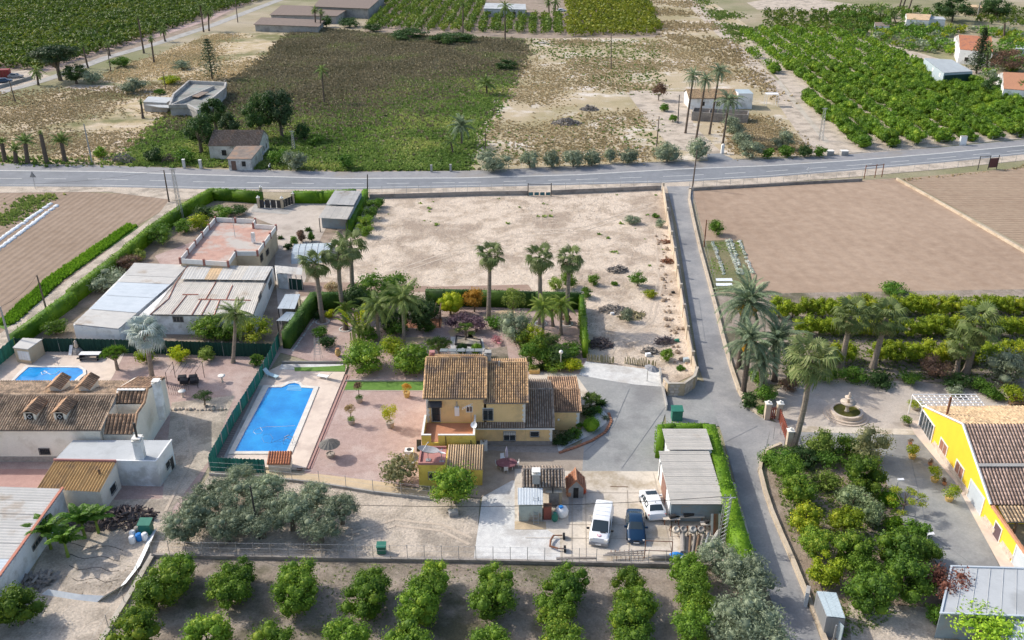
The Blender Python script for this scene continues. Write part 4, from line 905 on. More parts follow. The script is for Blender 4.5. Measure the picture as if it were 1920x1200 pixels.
WA,WB=Vector((xL,Yw,0)),Vector((xR,Yw,0));LA,LB=Vector((xl,yF,0)),Vector((xr,yF,0))
winpx(hs,WA,WB,810,764,825,789.5,name='door',grille=True,pane=glass,sill=False)
winpx(hs,WA,WB,875,762,885,771.5,bars=1)
winpx(hs,WA,WB,906,766,924,787,bars=1,grille=True,shutter=(.15,cloth_grey))
winpx(hs,LA,LB,945,809,966,825,bars=1,grille=True,shutter=(.4,trim_white))
winpx(hs,LA,LB,995,809,1010,818,grille=True)
s,z=wall_hit(WA,WB,816,756);p=WA+Vector((s,0,z));MB().slab([p+Vector((-.75,-.05,.3)),p+Vector((.75,-.05,.3)),p+Vector((.75,-.7,-.1)),p+Vector((-.75,-.7,-.1))],.05).build('door_canopy',dark_metal,hs)
s,z=wall_hit(WA,WB,857,769);p=WA+Vector((s,-.2,z));bb=MB().box(tuple(p),(.5,.36,1.05)).build('water_heater',plastic_white,hs,bevel=.03);MB().tube([p+Vector((0,0,.5)),p+Vector((0,0,1.15))],.07,8).build('flue',steel,bb)
pz=zT+.95;q0,q1=P(790,815.6,pz),P(890,815.6,pz);tf=q0.y;x0,x1=q0.x,q1.x
MB().prism([(x0+.02,tf+.02),(x1-.02,tf+.02),(x1-.02,Yw-.01),(x0+.02,Yw-.01)],0,zT-.02).build('terrace_base',render_yellow,hs)
MB().box(((x0+x1)/2,(tf+Yw)/2,zT),(x1-x0-.3,Yw-tf-.3,.04)).build('terrace_floor',terracotta,hs)
b=MB();c=MB();g0,g1=Y_at(808,820,tf).x,Y_at(821.5,820,tf).x
for(ax,ay,bx,by)in((x0+.09,tf+.18,x0+.09,Yw-.02),(x1-.09,tf+.18,x1-.09,Yw-.02),(x0,tf+.09,g0,tf+.09),(g1,tf+.09,x1,tf+.09)):
 cx,cy=(ax+bx)/2,(ay+by)/2;dx,dy=abs(bx-ax)or .18,abs(by-ay)or .18
 b.box((cx,cy,zT+.45),(dx,dy,.9));c.box((cx,cy,zT+.93),(dx+.05,dy+.05,.06+.002*len(c.v)/8))
b.build('parapet',render_yellow,hs);c.build('parapet_coping',trim_white,hs)
MB().tube([(x1-.4,tf-.05,0),(x1-.4,tf-.05,zT+.3)],.05,6).build('downpipe',dark_metal,hs)
MB().tube([(x1-3.0,tf-.05,0),(x1-3.0,tf-.05,zT+.8)],.035,6).build('downpipe',dark_metal,hs)
p=Y_at(810,664,Yw+dep+1.0);chimney(hs,p.x,p.y,zrL-1.3,p.z,.5,render_ochre,roof_red)
p=Y_at(913,664,Yw+dep+.5);chimney(hs,p.x+.1,p.y,zrR-.6,p.z,.65,concrete_grey,concrete_grey)
xa,xb=Y_at(823,668,Yw+dep).x,Y_at(905,668,Yw+dep).x
for i in range(5):
 a=lerp(xa,xb,i/5)+.04;e=lerp(xa,xb,(i+1)/5)-.04;y0=Yw+dep+.5;zz=zrL
 MB().slab([(a,y0,zz+.55),(e,y0,zz+.55),(e,y0+1.5,zz+.1),(a,y0+1.5,zz+.1)],.08).build('solar_panel',panel_dark,hs)
p=Y_at(936,686,Yw+dep-.5);MB().tube([(p.x,p.y,zrR-.4),(p.x,p.y,zrR+.45)],.09,8).build('vent_pipe',steel,hs)
p=Y_at(1047,787,w1.y-.12);b=MB();b.ball(tuple(p),.14,10);b.tube([tuple(p),tuple(p+Vector((0,.15,.1)))],.03,5);b.build('wall_lamp',lamp_glass,hs)
# annexe with red flat roof and yellow tiles
zA=2.7;N0,N1=P(784,870,zA),P(837,870,zA);K0,K1=P(792,838,zA),P(839,840,zA);M1=P(903.5,876,2.5)
ax=house('annexe','low yellow annexe with red flat roof and yellow tiled lean-to','outbuilding',(M1.x-3,N0.y+1))
yb=min(K0.y,tf-.05);yf2=N0.y
MB().prism([(N0.x,yf2),(M1.x,yf2),(M1.x,yb),(N0.x,yb)],0,2.25).build('wall',render_yellow,ax)
MB().prism([(N0.x,yf2),(N1.x,yf2),(N1.x,yb),(N0.x,yb)],2.25,zA-.12,0,0).build('wall',render_yellow,ax)
MB().box(((N0.x+N1.x)/2,(yf2+yb)/2,zA-.1),(N1.x-N0.x-.3,yb-yf2-.3,.04)).build('flat_roof',roof_red,ax)
b=MB()
for c,d in(((N0.x+.09,(yf2+yb)/2),(.18,yb-yf2)),(((N0.x+N1.x)/2,yf2+.09),(N1.x-N0.x-.37,.18)),(((N0.x+N1.x)/2,yb-.09),(N1.x-N0.x-.37,.18))):b.box((*c,zA),(*d,.26))
b.build('parapet',roof_red,ax)
tiles(ax,(N1.x,yf2-.35,2.3),(M1.x+.15,yf2-.35,2.3),(M1.x+.15,yb,2.95),(N1.x,yb,2.95),tile_cream,.24,3.0,.09,.0)
MB().slab([(N1.x,yf2-.33,2.29),(M1.x+.14,yf2-.33,2.29),(M1.x+.14,yb,2.94),(N1.x,yb,2.94)],.1).build('roof_deck',tile_cream,ax)
b=MB();b.prism([(M1.x-.2,yf2+.01),(M1.x-.003,yf2+.01),(M1.x-.003,yb-.01),(M1.x-.2,yb-.01)],2.2,[2.28,2.28,2.86,2.86]);b.build('wall',render_yellow,ax)
FA0,FA1=Vector((N0.x,yf2,0)),Vector((M1.x,yf2,0));winpx(ax,FA0,FA1,804,885,816,898,grille=True,fw=.04);winpx(ax,FA0,FA1,868,884,882,897,grille=True,fw=.05)
dish('large grey satellite dish tilted over the red annexe roof',(P(803,862,zA).x,P(803,862,zA).y,zA-.1),1.0,1.15,2.6,.35,cloth_grey)
dish('smaller white satellite dish on a mast beside the large grey one',(P(828,866,zA).x,P(828,866,zA).y,zA-.1),1.1,.45,2.6,.5)
dish('round grey satellite dish standing on the gravel left of the annexe',tuple(P(776,868)),.8,.5,.2,1.2,steel)
dish('small white dish fixed near the terrace corner post',(x1-.1,tf+1.2,zT+.9),.5,.35,-.3,.9,foot=False)
t=thing('antenna','white television aerial on a mast rising from the terrace','antenna',(x1-.5,Yw-.5,zT));b=MB();b.tube([(0,0,0),(0,0,2.6)],.03,5);b.build('mast',steel,t,local=True)
b=MB();b.tube([(-.9,-.2,2.2),(.2,.1,2.6)],.03,4)
for k in range(5):q=Vector((-.85+.2*k,-.2+.05*k,2.22+.07*k));b.tube([q+Vector((0,-.3,0)),q+Vector((0,.3,0))],.02,4)
b.build('aerial',plastic_white,t,local=True)
p=P(768,856);t=thing('air_conditioner','white air conditioning unit standing on gravel left of the annexe','air conditioner',tuple(p));MB().box((0,0,.45),(.95,.8,.9)).build('casing',plastic_white,t,local=True,bevel=.03);MB().lathe((0,0,.9),[(.28,0),(.28,.03),(.05,.04)],14).build('fan_grille',dark_metal,t,local=True)
p=P(786,846);t=thing('tilted_panel','small dark panel leaning on a frame beside the terrace wall','panel',tuple(p));MB().slab([(-.25,-.3,.2),(.25,-.3,.2),(.25,.3,1.3),(-.25,.3,1.3)],.05).build('panel',dark_metal,t,local=True);MB().tube([(-.2,.3,0),(-.2,.3,1.2)],.03,4).tube([(.2,.3,0),(.2,.3,1.2)],.03,4).build('frame',wood_grey,t,local=True)
p=P(907,843);t=thing('planter','white square planter with a withered plant by the house front','planter',tuple(p));MB().prism([(-.4,-.4),(.4,-.4),(.4,.4),(-.4,.4)],0,1.0).build('pot',plastic_white,t,local=True,bevel=.03)
V,Fq=scatter_mesh(np.array([[0,0,1.0]]),.5,RNG,14,1,.06,1.2);inst('foliage',np_mesh('foliage',V,Fq,[lf_brown]),t)
# barbecue hut with tin store
r0,r1=P(982,880,3.3),P(1056,880,3.3);f0,f1=P(980,912,2.6),P(1058,912,2.6);k0=P(982,864,2.6)
t=house('barbecue_hut','small hut with grey tiled roof and open barbecue beside the yard','hut',(r0.x+2,f0.y+1))
two_slope(t,f0.x+.2,f1.x-.2,f0.y+.2,r0.y,r0.y+(r0.y-f0.y)*.8,2.55,3.3,tile_grey,over=.2,tw=.3)
for x in(f0.x+.3,f1.x-.3):
 for y in(f0.y+.4,r0.y+1.4):MB().box((x,y,1.22),(.3,.3,2.44)).build('pillar',path_tan,t)
MB().box(((f0.x+f1.x)/2,r0.y+1.55,1.2),(f1.x-f0.x-.9,.2,2.4)).build('wall',path_tan,t)
MB().prism([(f0.x+2.6,f0.y+.1),(f1.x-.5,f0.y+.1),(f1.x-.5,f0.y+1.2),(f0.x+2.6,f0.y+1.2)],0,1.9).build('barbecue',block_grey,t)
MB().box((f1.x-1.0,f0.y+.3,2.0),(1.6,.9,.12)).build('shelf',concrete,t)
chimney(t,P(1005,896,3.4).x,P(1005,896,3.4).y,2.9,4.0,.7,concrete_grey,trim_white)
MB().tube([(f1.x-1.1,f0.y-.1,1.9),(f1.x-1.1,f0.y-.1,3.9)],.08,7).build('flue',dark_metal,t)
s0,s1,s2,s3=P(971,947,2.1),P(1018,947,2.1),P(1018,916,2.5),P(980,915,2.5)
st=house('tin_store','pale green tin store with a ladder leaning on its front','shed',(s0.x+1,s0.y+1))
box_body(st,[s0+Vector((.1,.1,0)),s1+Vector((-.05,.1,0)),Vector((s1.x-.05,s2.y,0)),Vector((s0.x+.1,s3.y,0))],2.1,mat('tin_wall',(.4,.45,.41),(.34,.39,.36),2,c3=(.3,.25,.2),sc3=.8,rough=.7,fine=.1))
sheets(st,s0,s1,s2+Vector((0,0,0)),Vector((s0.x,s3.y,2.5)),4,sheet_pale,4,.02)
MB().box((s0.x+1.2,s0.y-.5,.05),(3.0,1.2,.08)).build('plinth',path_tan,st)
t=thing('ladder','aluminium ladder leaning against the tin store','ladder',(P(1005,985).x,P(1005,985).y,0));b=MB()
for x in(-.22,.22):b.tube([(x,0,0),(x,1.0,2.6)],.03,4)
b.build('rail',steel,t,local=True);b=MB()
for k in range(8):f=(k+.5)/8;b.tube([(-.22,f,2.6*f),(.22,f,2.6*f)],.02,4)
b.build('rung',steel,t,local=True)
t=thing('rusty_cupboard','rusty red metal cupboard standing beside the tin store','cupboard',tuple(P(1026,972)));MB().box((0,0,.8),(.8,.6,1.6)).build('body',rust,t,local=True,bevel=.02);MB().box((0,-.31,.8),(.7,.03,1.45)).build('door',mat('red_oxide',(.32,.1,.07),(.24,.08,.06),4,rough=.8),t,local=True)
t=thing('big_bag','large white builder bag stuffed full beside the barbecue hut','bag',tuple(P(1053,968)));MB().lathe((0,0,0),[(.45,0),(.62,.3),(.66,.7),(.5,1.05),(.2,1.15)],12).build('bag',cloth_white,t,local=True,smooth=True);MB().box((-.1,-.1,1.2),(.35,.3,.2),.5).build('crumpled_sheet',plastic_blue,t,local=True)
for x,y,l,m in((1040,978,'green gas bottle behind the white builder bag',plastic_green),(978,972,'brown clay jar at the foot of the tin store',pot_clay),(1003,974,'dark stone jar right of the tin store ladder',pot_stone)):
 t=thing('jar',l,'jar',tuple(P(x,y)));MB().lathe((0,0,0),[(.15,0),(.3,.3),(.3,.7),(.14,.9),(.18,1.0)],12).build('body',m,t,local=True,smooth=True);MB().lathe((0,0,1.0),[(.19,0),(.19,.05),(.08,.07)],10).build('rim',m,t,local=True)
 # brick dog house
p=P(1079,930);t=thing('dog_house','little gabled kennel with orange tiled roof and orange urns beside it','kennel',tuple(p));t.location.y+=.4
MB().prism([(-.75,-.8),(.75,-.8),(.75,.8),(-.75,.8)],0,1.35).build('wall',concrete_grey,t,local=True);b=MB()
for y in(-.8,.78):b.add([(-.75,y,1.35),(.75,y,1.35),(0,y,2.2),(-.75,y+.02,1.35),(.75,y+.02,1.35),(0,y+.02,2.2)],[[0,1,2],[5,4,3]])
b.build('gable',concrete_grey,t,local=True);MB().box((0,-.83,.7),(.5,.04,1.2)).build('door',dark_hole,t,local=True)
for i,sx in enumerate((-1,1)):
 MB().slab([(sx*1.0,-1.05,1.2),(sx*1.0,1.0,1.2),(0,1.0,2.35),(0,-1.05,2.35)]if sx<0 else[(0,-1.05,2.35),(0,1.0,2.35),(1.0,1.0,1.2),(1.0,-1.05,1.2)],.1).build('roof',tile_red,t,local=True)
 for k in range(4):
  for j in range(4):
   x=sx*(.14+k*.25);MB().box((x,-.8+j*.52,2.35-abs(x)*1.15+.05),(.26,.48,.05),0,0,0,sx*.85).build('brick',brick_m,t,local=True)
MB().tube([(0,-1.08,2.42),(0,1.02,2.42)],.08,6).build('ridge_cap',pot_clay,t,local=True)
for i,(x,y,l)in enumerate(((1067,932,'orange clay urn at the left front of the kennel'),(1094,926,'orange clay urn at the right side of the kennel'))):
 t2=thing('urn',l,'urn',tuple(P(x,y)),group='urns beside the kennel');MB().lathe((0,0,0),[(.14,0),(.28,.3),(.3,.6),(.15,.85),(.2,.95)],12).build('body',plastic_red if i else pot_clay,t2,local=True,smooth=True);MB().lathe((0,0,.95),[(.22,0),(.22,.06)],12).build('rim',pot_clay,t2,local=True)
 # long garage
a0,a1,a2,a3=P(1257.5,946,2.3),P(1360,948,2.3),P(1340,848,2.75),P(1236,846,2.75);b2,b3=P(1324,806,2.9),P(1241,806,2.9)
t=house('garage','long garage roofed with beige corrugated sheets along the hedge','garage',(a0.x+3,a3.y))
MB().prism([(a0.x+.15,a0.y+.4),(a1.x-.15,a1.y+.4),(a1.x-.15,a2.y),(a0.x+.15,a3.y)],0,[2.2,2.2,2.62,2.62]).build('wall',wall_bluegrey,t)  # blue-grey puts the shade on the front into the wall colour
MB().box((a0.x+.1,(a0.y+a3.y)/2+.2,1.05),(.06,a3.y-a0.y-1.2,2.1)).build('side_wall',render_white,t)
b3x=b3.x;MB().prism([(b3x+.2,a3.y+.01),(b2.x-.1,a3.y+.01),(b2.x-.1,b2.y),(b3x+.2,b2.y)],0,[2.62,2.62,2.78,2.78]).build('wall',render_white,t)
sheets(t,(a0.x,a0.y,2.28),(a1.x,a0.y,2.28),(a1.x,a3.y,2.72),(a0.x,a3.y,2.72),14,sheet_beige,2,.035,across=False)
sheets(t,(b3x,a3.y+.05,2.84),(b2.x,a3.y+.05,2.84),(b2.x,b2.y,2.98),(b3x,b2.y,2.98),6,sheet_beige,2,.035,across=False)
MB().slab([(a0.x+.05,a0.y+.03,2.26),(a1.x-.05,a0.y+.03,2.26),(a1.x-.05,a3.y,2.68),(a0.x+.05,a3.y,2.68)],.05).build('roof_deck',wood_grey,t)
GA,GB=Vector((a0.x+.15,a0.y+.4,0)),Vector((a1.x-.15,a0.y+.4,0));winpx(t,GA,GB,1279,950,1305,961,bars=1,frame=block_grey)
MB().box((a0.x+.05,a0.y+4.2,1.05),(.05,2.6,2.1)).build('side_door',mat('door_brown',(.28,.16,.12),(.22,.12,.1),3,rough=.7),t);MB().box((a0.x+.02,a3.y-1.2,1.1),(.06,.12,2.2)).build('post',dark_metal,t)
# pump house by the pool
e0,e1_=P(500,869.5,1.15),P(544,870.5,1.15);t=house('pump_house','small cream pump house with worn red tiled lean-to roof by the pool','outbuilding',(e0.x+1,e0.y+1));ph=P(505,846,1.9)
MB().prism([(e0.x+.1,e0.y+.12),(e1_.x-.1,e0.y+.12),(e1_.x-.1,ph.y),(e0.x+.1,ph.y)],0,[1.1,1.1,1.8,1.8]).build('wall',render_cream,t)
A_,B_,C_,D_=(e0.x,e0.y,1.1),(e1_.x,e0.y,1.1),(e1_.x,ph.y,1.85),(e0.x,ph.y,1.85)
for i in range(4):
 for j in range(9):
  u0,u1,v0,v1=j/9,(j+.93)/9,i/4,(i+1.08)/4;f=lambda u,v:Vector(A_).lerp(Vector(B_),u).lerp(Vector(D_).lerp(Vector(C_),u),v)
  q=[f(u0,v0),f(u1,v0),f(u1,v1),f(u0,v1)];mid0,mid1=f((u0+u1)/2,v0)+Vector((0,0,.12)),f((u0+u1)/2,v1)+Vector((0,0,.1))
  b=MB();b.add([q[0]+Vector((0,0,.04)),mid0,q[1]+Vector((0,0,.04)),q[2],mid1,q[3]],[[0,1,4,5],[1,2,3,4],[0,2,1]]);b.build('tile',tile_red,t)
MB().slab([A_,B_,C_,D_],.08).build('roof_deck',tile_red,t)
t=thing('hose_reel','coiled hose and filter lying right of the pump house','hose',tuple(P(563,880)));b=MB()
for k in range(3):b.tube([(.35*cos(a*.6)*(1-.1*k),.3*sin(a*.6),.08+.08*k)for a in range(12)],.035,5)
b.build('coil',rust,t,local=True);t['label']='reddish coiled hose lying right of the pump house'
# pools
def pool(lbl,inner,outer,z,m_cop,wlab=None):
 I=PL(inner,z);O_=PL(outer,z);n=len(I);t=thing('swimming_pool',lbl,'swimming pool',(I[0].x,I[0].y,0));b=MB()
 for i in range(n):
  j=(i+1)%n;up_=Vector((0,0,.09));b.face([O_[i]+up_,O_[j]+up_,I[j]+up_,I[i]+up_]);b.face([I[i]+up_,I[j]+up_,I[j]-Vector((0,0,.2)),I[i]-Vector((0,0,.2))]);b.face([O_[j]+up_,O_[i]+up_,Vector((O_[i].x,O_[i].y,.0)),Vector((O_[j].x,O_[j].y,0))])
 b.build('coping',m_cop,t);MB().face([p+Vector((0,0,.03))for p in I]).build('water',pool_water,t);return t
zD=.3
inner=[(503.7,727),(528,727),(534,724.5),(541,720.5),(552,718.5),(561,721),(565,727.5),(588,729),(563,788),(537.5,847),(489,847),(440,847),(471,788)]
outer=[(494,723),(526,723),(531,720.5),(539,716.5),(552,714.5),(564,717.5),(569,723.5),(598,725.5),(573,788),(547,852),(489,852),(428,852),(461,788)]
dk=[(527,684),(652,684),(646,701),(574,877),(397,874),(497,698)];b=MB();D3=PL(dk,zD);b.prism([(p.x,p.y)for p in D3],0,zD);b.build('pool_deck',deck_pale,kind='structure')
for k,(dx,zz)in enumerate(((5.5,.2),(10.5,.1))):
 c=PL([(646,701),(574,877)],zz);c2=PL([(646+dx,703),(574+dx,878.5)],zz);MB().prism([(p.x,p.y)for p in(c[0],c2[0],c2[1],c[1])],0,zz).build('pool_step',tile_pink,kind='structure')
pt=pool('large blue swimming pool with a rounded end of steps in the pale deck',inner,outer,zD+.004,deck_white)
for nm,off,wd,m in(('paved_band',12,10,concrete_grey),('slatted_drain',27,18,mat('drain_brown',(.25,.2,.18),(.19,.15,.14),5,rough=.9,fine=.2))):
 q=[P(494-off,723,zD),P(494-off+wd,723,zD),P(428-off+wd,858,zD),P(428-off,858,zD)];dz=.012 if off==12 else .018
 if nm=='paved_band':MB().face([p+Vector((0,0,dz))for p in q]).build(nm,m,kind='structure')
 else:
  for k in range(34):
   f0_,f1_=k/34,(k+.8)/34;MB().slab([q[3].lerp(q[0],f0_)+Vector((0,0,.04)),q[2].lerp(q[1],f0_)+Vector((0,0,.04)),q[2].lerp(q[1],f1_)+Vector((0,0,.04)),q[3].lerp(q[0],f1_)+Vector((0,0,.04))],.035).build('plank',m,pt)
b=MB()
for k in range(4):
 a0_,a1_=P(540-k*1.0,722.5+k*2.6,zD+.04),P(565,723.5+k*2.6,zD+.04);b.face([a0_+Vector((0,0,.004*(1+k))),P(540-k,723.8+k*2.6,zD+.04)+Vector((0,0,.004*(1+k))),P(565,724.8+k*2.6,zD+.04)+Vector((0,0,.004*(1+k))),a1_+Vector((0,0,.004*(1+k)))])
b.build('pool_steps',mat('step_blue',(.2,.5,.75),rough=.3),pt)
b=MB();hz=zD+.04
def curve_px(l,z):return[P(a,b_,z)for a,b_ in l]
b.tube(curve_px([(553,798),(520,800),(500,800),(485,803),(477,806),(475,810),(480,814),(488,813),(492,808),(488,801)],hz),.022,4)
b.build('pool_hose',plastic_white,pt)
b=MB();b.tube(curve_px([(552,806),(538,818),(520,826),(505,831),(495,829),(491,820),(497,814),(507,814),(512,822),(508,829),(528,828),(545,812)],hz),.012,4);b.build('pool_hose',cloth_grey,pt)
b=MB();q=P(543,833,zD)
for d in(0,.55):b.tube([q+Vector((-.7,d,-.1)),q+Vector((-.6,d,.6)),q+Vector((-.2,d,.8)),q+Vector((.3,d,.55)),q+Vector((.35,d,0))],.03,6)
b.build('handrail',steel,pt)
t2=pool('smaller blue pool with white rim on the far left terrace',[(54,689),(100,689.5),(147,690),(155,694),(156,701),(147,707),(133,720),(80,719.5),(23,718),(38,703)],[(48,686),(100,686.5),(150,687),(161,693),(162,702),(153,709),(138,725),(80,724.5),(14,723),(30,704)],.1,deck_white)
b=MB();b.tube(curve_px([(83,695),(88,697),(86,701),(79,702),(77,698),(82,696),(95,702),(105,701),(112,695)],.14),.04,5);b.build('pool_hose',plastic_white,t2)
b=MB();q=P(103,685,0);b.tube([q,q+Vector((0,0,1.1)),q+Vector((.4,0,1.2)),q+Vector((.45,0,.0))],.03,5);b.build('handrail',steel,t2)
sheet('white_gravel_area',[(528,687),(646,687),(645,697),(524,697)],gravel_white,40);sheet('lawn_strip',[(552,693),(588,692.5),(620,691),(648,689),(647,701),(553,700)],lawn,42)
MB().wall(PL([(530,683),(652,683)]),.45,.12).build('kerb',concrete_grey,kind='structure');MB().wall(PL([(648,716),(797,716)]),.25,.12).build('kerb',concrete_grey,kind='structure');MB().wall(PL([(643,733.5),(795,734)]),.12,.1).build('kerb',concrete,kind='structure')
# the neighbour's cream house (left)
zE=4.4;yG=P(90,866).y;g1=Y_at(185,803,yG);zE=g1.z;xg=g1.x;yRg=yG+4.6;zRg=Y_at(150,741,yRg).z;yBk=yRg+5.6;zBk=Y_at(180,707,yBk).z
print('cream house',zE,zRg,zBk,yG)
t=house('villa','large cream villa with brown tiled roofs, four dormers and tall white chimney','house',(xg-5,yG+3))
two_slope(t,xg-22,xg,yG,yRg,yBk,zE,zRg,tile_villa,zb=max(2.6,min(zBk,zRg-1.6)),wallm=render_cream,over=.3,tw=.27)
MB().box((xg-11,yG-.03,.35),(22.04,.08,.7)).build('stone_plinth',stone_grey,t)
def dormer(px,py,back=False):
 if not back:yy=yG+1.1;
 else:yy=yRg+3.4
 c=Y_at(px,py,yy);x=c.x;wz=1.5;hz_=1.0
 zb=(zE+(zRg-zE)*(yy-yG)/(yRg-yG))if not back else(zRg-(zRg-zBk)*(yy-yRg)/(yBk-yRg));d=2.6*(1 if not back else-1)
 o=MB().prism([(x-.62,min(yy,yy+d*.8)),(x+.62,min(yy,yy+d*.8)),(x+.62,max(yy,yy+d*.8)),(x-.62,max(yy,yy+d*.8))],zb-.3,zb+.95).build('dormer',render_cream,t)
 b=MB()
 for yv in(yy+(.02 if not back else-.02),):b.add([(x-.6,yv,zb+.95),(x+.6,yv,zb+.95),(x,yv,zb+1.35)],[[0,1,2],[2,1,0]])
 b.build('gable',render_cream,o);e=yy-.2*(1 if not back else-1);f=yy+d
 for sx in(-1,1):
  ed=Vector((x+sx*.85,e,zb+.8));ef=Vector((x+sx*.85,f,zb+.8));rd=Vector((x,e,zb+1.4));rf=Vector((x,f,zb+1.4))
  if(sx<0)!=back:tiles(o,ef,ed,rd,rf,tile_brown,.3,.4,.05,.02)
  else:tiles(o,ed,ef,rf,rd,tile_brown,.3,.4,.05,.02)
  MB().slab([ed,ef,rf,rd],.05).build('roof_deck',tile_brown,o)
 if not back:
  A_,B_=Vector((x-.62,yy,0)),Vector((x+.62,yy,0));b=MB();b.box((x,yy-.02,zb+.45),(.72,.03,.8));b.build('pane',dark_hole,o);b=MB();b.tube([(x-.25,yy-.05,zb+.45),(x,yy-.05,zb+.7),(x+.25,yy-.05,zb+.45),(x,yy-.05,zb+.2),(x-.25,yy-.05,zb+.45)],.03,4);b.build('grille',plastic_white,o)
dormer(60,796);dormer(116,796);dormer(125,735,True);dormer(178,735,True)
xw=P(322,770).x;ya=P(285,824).y
wA,wB,wC=Y_at(220,735,yRg+.5),None,None
Yf=P(220,810,3.5).y;Yt=P(240,777,4.7).y;Yc=P(250,757,4.7).y;Yr=max(Yc+1.5,P(270,733,5.8).y);Yb=Yr+4.5
print('wing',xg,xw,Yf,Yt,Yc,Yr)
prof=[(Yf,3.45),(Yt,4.75),(Yc,4.75),(Yr,5.75),(Yb,4.5)]
for x_,wd_ in((xw-.13,.26),(xg+.2,.26)):
 b=MB()
 for(ya_,za_),(yb_2,zb_)in zip(prof,prof[1:]):b.prism([(x_-wd_/2,ya_),(x_+wd_/2,ya_),(x_+wd_/2,yb_2),(x_-wd_/2,yb_2)],0,[za_,za_,zb_,zb_])
 b.build('wall',render_cream,t)
MB().prism([(xg+.34,Yf),(xw-.27,Yf),(xw-.27,Yb-.01),(xg+.34,Yb-.01)],0,3.2).build('wall',render_cream,t);MB().box(((xg+xw)/2,Yc+.1,4.0),(xw-xg-.7,.2,1.5)).build('court_wall',render_cream,t)
for(ya_,za_,yb_2,zb_,m_)in((Yf-.25,3.4,Yt,4.75,tile_brown),(Yc,4.75,Yr,5.8,tile_brown)):
 A_,B_,C_,D_=(xg+.3,ya_,za_),(xw-.2,ya_,za_),(xw-.2,yb_2,zb_),(xg+.3,yb_2,zb_);tiles(t,A_,B_,C_,D_,m_,.42,.4,.11);MB().slab([A_,B_,C_,D_],.1).build('roof_deck',wood_grey,t)
A_,B_,C_,D_=(xw+.1,Yb,4.5),(xg+.3,Yb,4.5),(xg+.3,Yr,5.8),(xw+.1,Yr,5.8);tiles(t,A_,B_,C_,D_,tile_brown,.35,.4);MB().slab([D_,C_,B_,A_],.1).build('roof_deck',wood_grey,t);ridge(t,(xg,Yr,5.85),(xw+.1,Yr,5.85),tile_brown)
b=MB();b.tube([(xw-.13,y_,z_+.05)for y_,z_ in prof[:4]],.16,5);b.build('verge_tiles',tile_brown,t);MB().box((xw-1.8,Yr-.25,5.78),(3.0,.5,.1)).build('flashing',trim_white,t)
p=Y_at(293,718,yG+4.6);chimney(t,p.x,p.y,2.5,min(p.z,8),.7,render_white,trim_white)
p=P(262,862,3.1);chimney(t,p.x,p.y+.4,2.9,5.2,.8,render_white,trim_white);p.x-=.2;p.y+=.4;MB().tube([(p.x+.2,p.y,5.3),(p.x+.2,p.y,7.2)],.12,8).build('flue',dark_metal,t)
VA,VB=Vector((xg-22,yG,0)),Vector((xg,yG,0));winpx(t,VA,VB,75,841,93,851,grille=True,frame=stone_grey)
f0,f1,f2,f3=P(103,861,3.1),P(292,865,3.1),P(321,825,3.1),P(137,825,3.1);t=house('flat_annexe','white flat-roofed annexe joined to the front of the cream villa','annexe',(f1.x-4,f1.y+2))
box_body(t,[f0,f1,f2,f3],3.08,render_white,mtop=roof_pale);b=MB();b.wall([f0,f1,f2],.16,.14,z0=3.0);b.build('roof_edge',render_white,t)
W1,W2=Vector((f1.x,f1.y,0)),Vector((f2.x,f2.y,0));MB().box((f0.x+1,f0.y-.3,2.6),(1.2,.6,.8)).build('air_conditioner',plastic_white,t,bevel=.03)
winpx(t,W1,W2,310,864,318,878,grille=True);winpx(t,W1,W2,319,854,326,886,name='door',pane=dark_metal,sill=False)
c0,c1,c2,c3=P(71,914,2.5),P(187,920,2.5),P(216,868,3.05),P(102,866,3.05);t=house('lean_to_annexe','cream annexe with ochre corrugated roof and a red edge board','annexe',(c1.x-3,c1.y+1))
o=MB().prism([(p.x,p.y)for p in(c0,c1,Vector((c1.x+.2,c2.y,0)),Vector((c0.x+.3,c3.y,0)))],0,[2.45,2.45,3.0,3.0]).build('wall',render_cream,t)
sheets(t,c0-Vector((0,.25,.05)),c1+Vector((.15,-.25,-.05)),c2+Vector((.1,0,0)),c3,3,tile_ochre,7,.07);MB().slab([c0,c1,c2,c3],.08).build('roof_deck',wood_grey,t)
b=MB();b.wall([c3+Vector((0,.1,0)),c2+Vector((0,.1,0))],.3,.15,z0=3.05);b.build('edge_board',roof_red,t)
R1,R2=Vector((c1.x,c1.y,0)),Vector((c1.x+.2,c2.y,0));winpx(t,R1,R2,205,908,217,925,grille=True)
t=thing('leaning_beam','old wooden beam leaning on the lean-to annexe','beam',(P(201,938).x,P(201,938).y,0));MB().tube([(0,0,0),(-.4,.5,3.4)],.12,5).build('beam',wood,t,local=True);t['label']='old wooden beam leaning against the ochre-roofed annexe'
h0,h1,h2=P(117,917,2.9),P(0,1080,2.9),P(-70,1178,2.9);t=house('long_shed','long white shed with grey sheet roof at the near left corner','shed',(h0.x-3,(h0.y+h2.y)/2))
q=[h2,Vector((h2.x,h2.y,0)),h0];dr=(h2-h0).normalized();xl_=h0.x-16
MB().prism([(h2.x,h2.y),(h0.x,h0.y),(xl_,h0.y),(xl_-6,h2.y)],0,2.85).build('wall',render_white,t)
sheets(t,(h2.x+.2,h2.y,2.9),(h0.x+.2,h0.y,2.9),(xl_,h0.y,3.6),(xl_-6,h2.y,3.6),9,sheet_grey,5,.03,mats=[sheet_grey,sheet_pale,sheet_pale,sheet_pale,sheet_grey,sheet_grey,sheet_grey,sheet_grey,sheet_grey])
b=MB();b.wall([h0,h2],.16,.25,z0=2.9);b.build('roof_edge',sheet_rust,t);W1,W2=Vector((h2.x,h2.y,0)),Vector((h0.x,h0.y,0));winpx(t,W1,W2,57,1010,84,1020,frame=block_grey,bars=3)
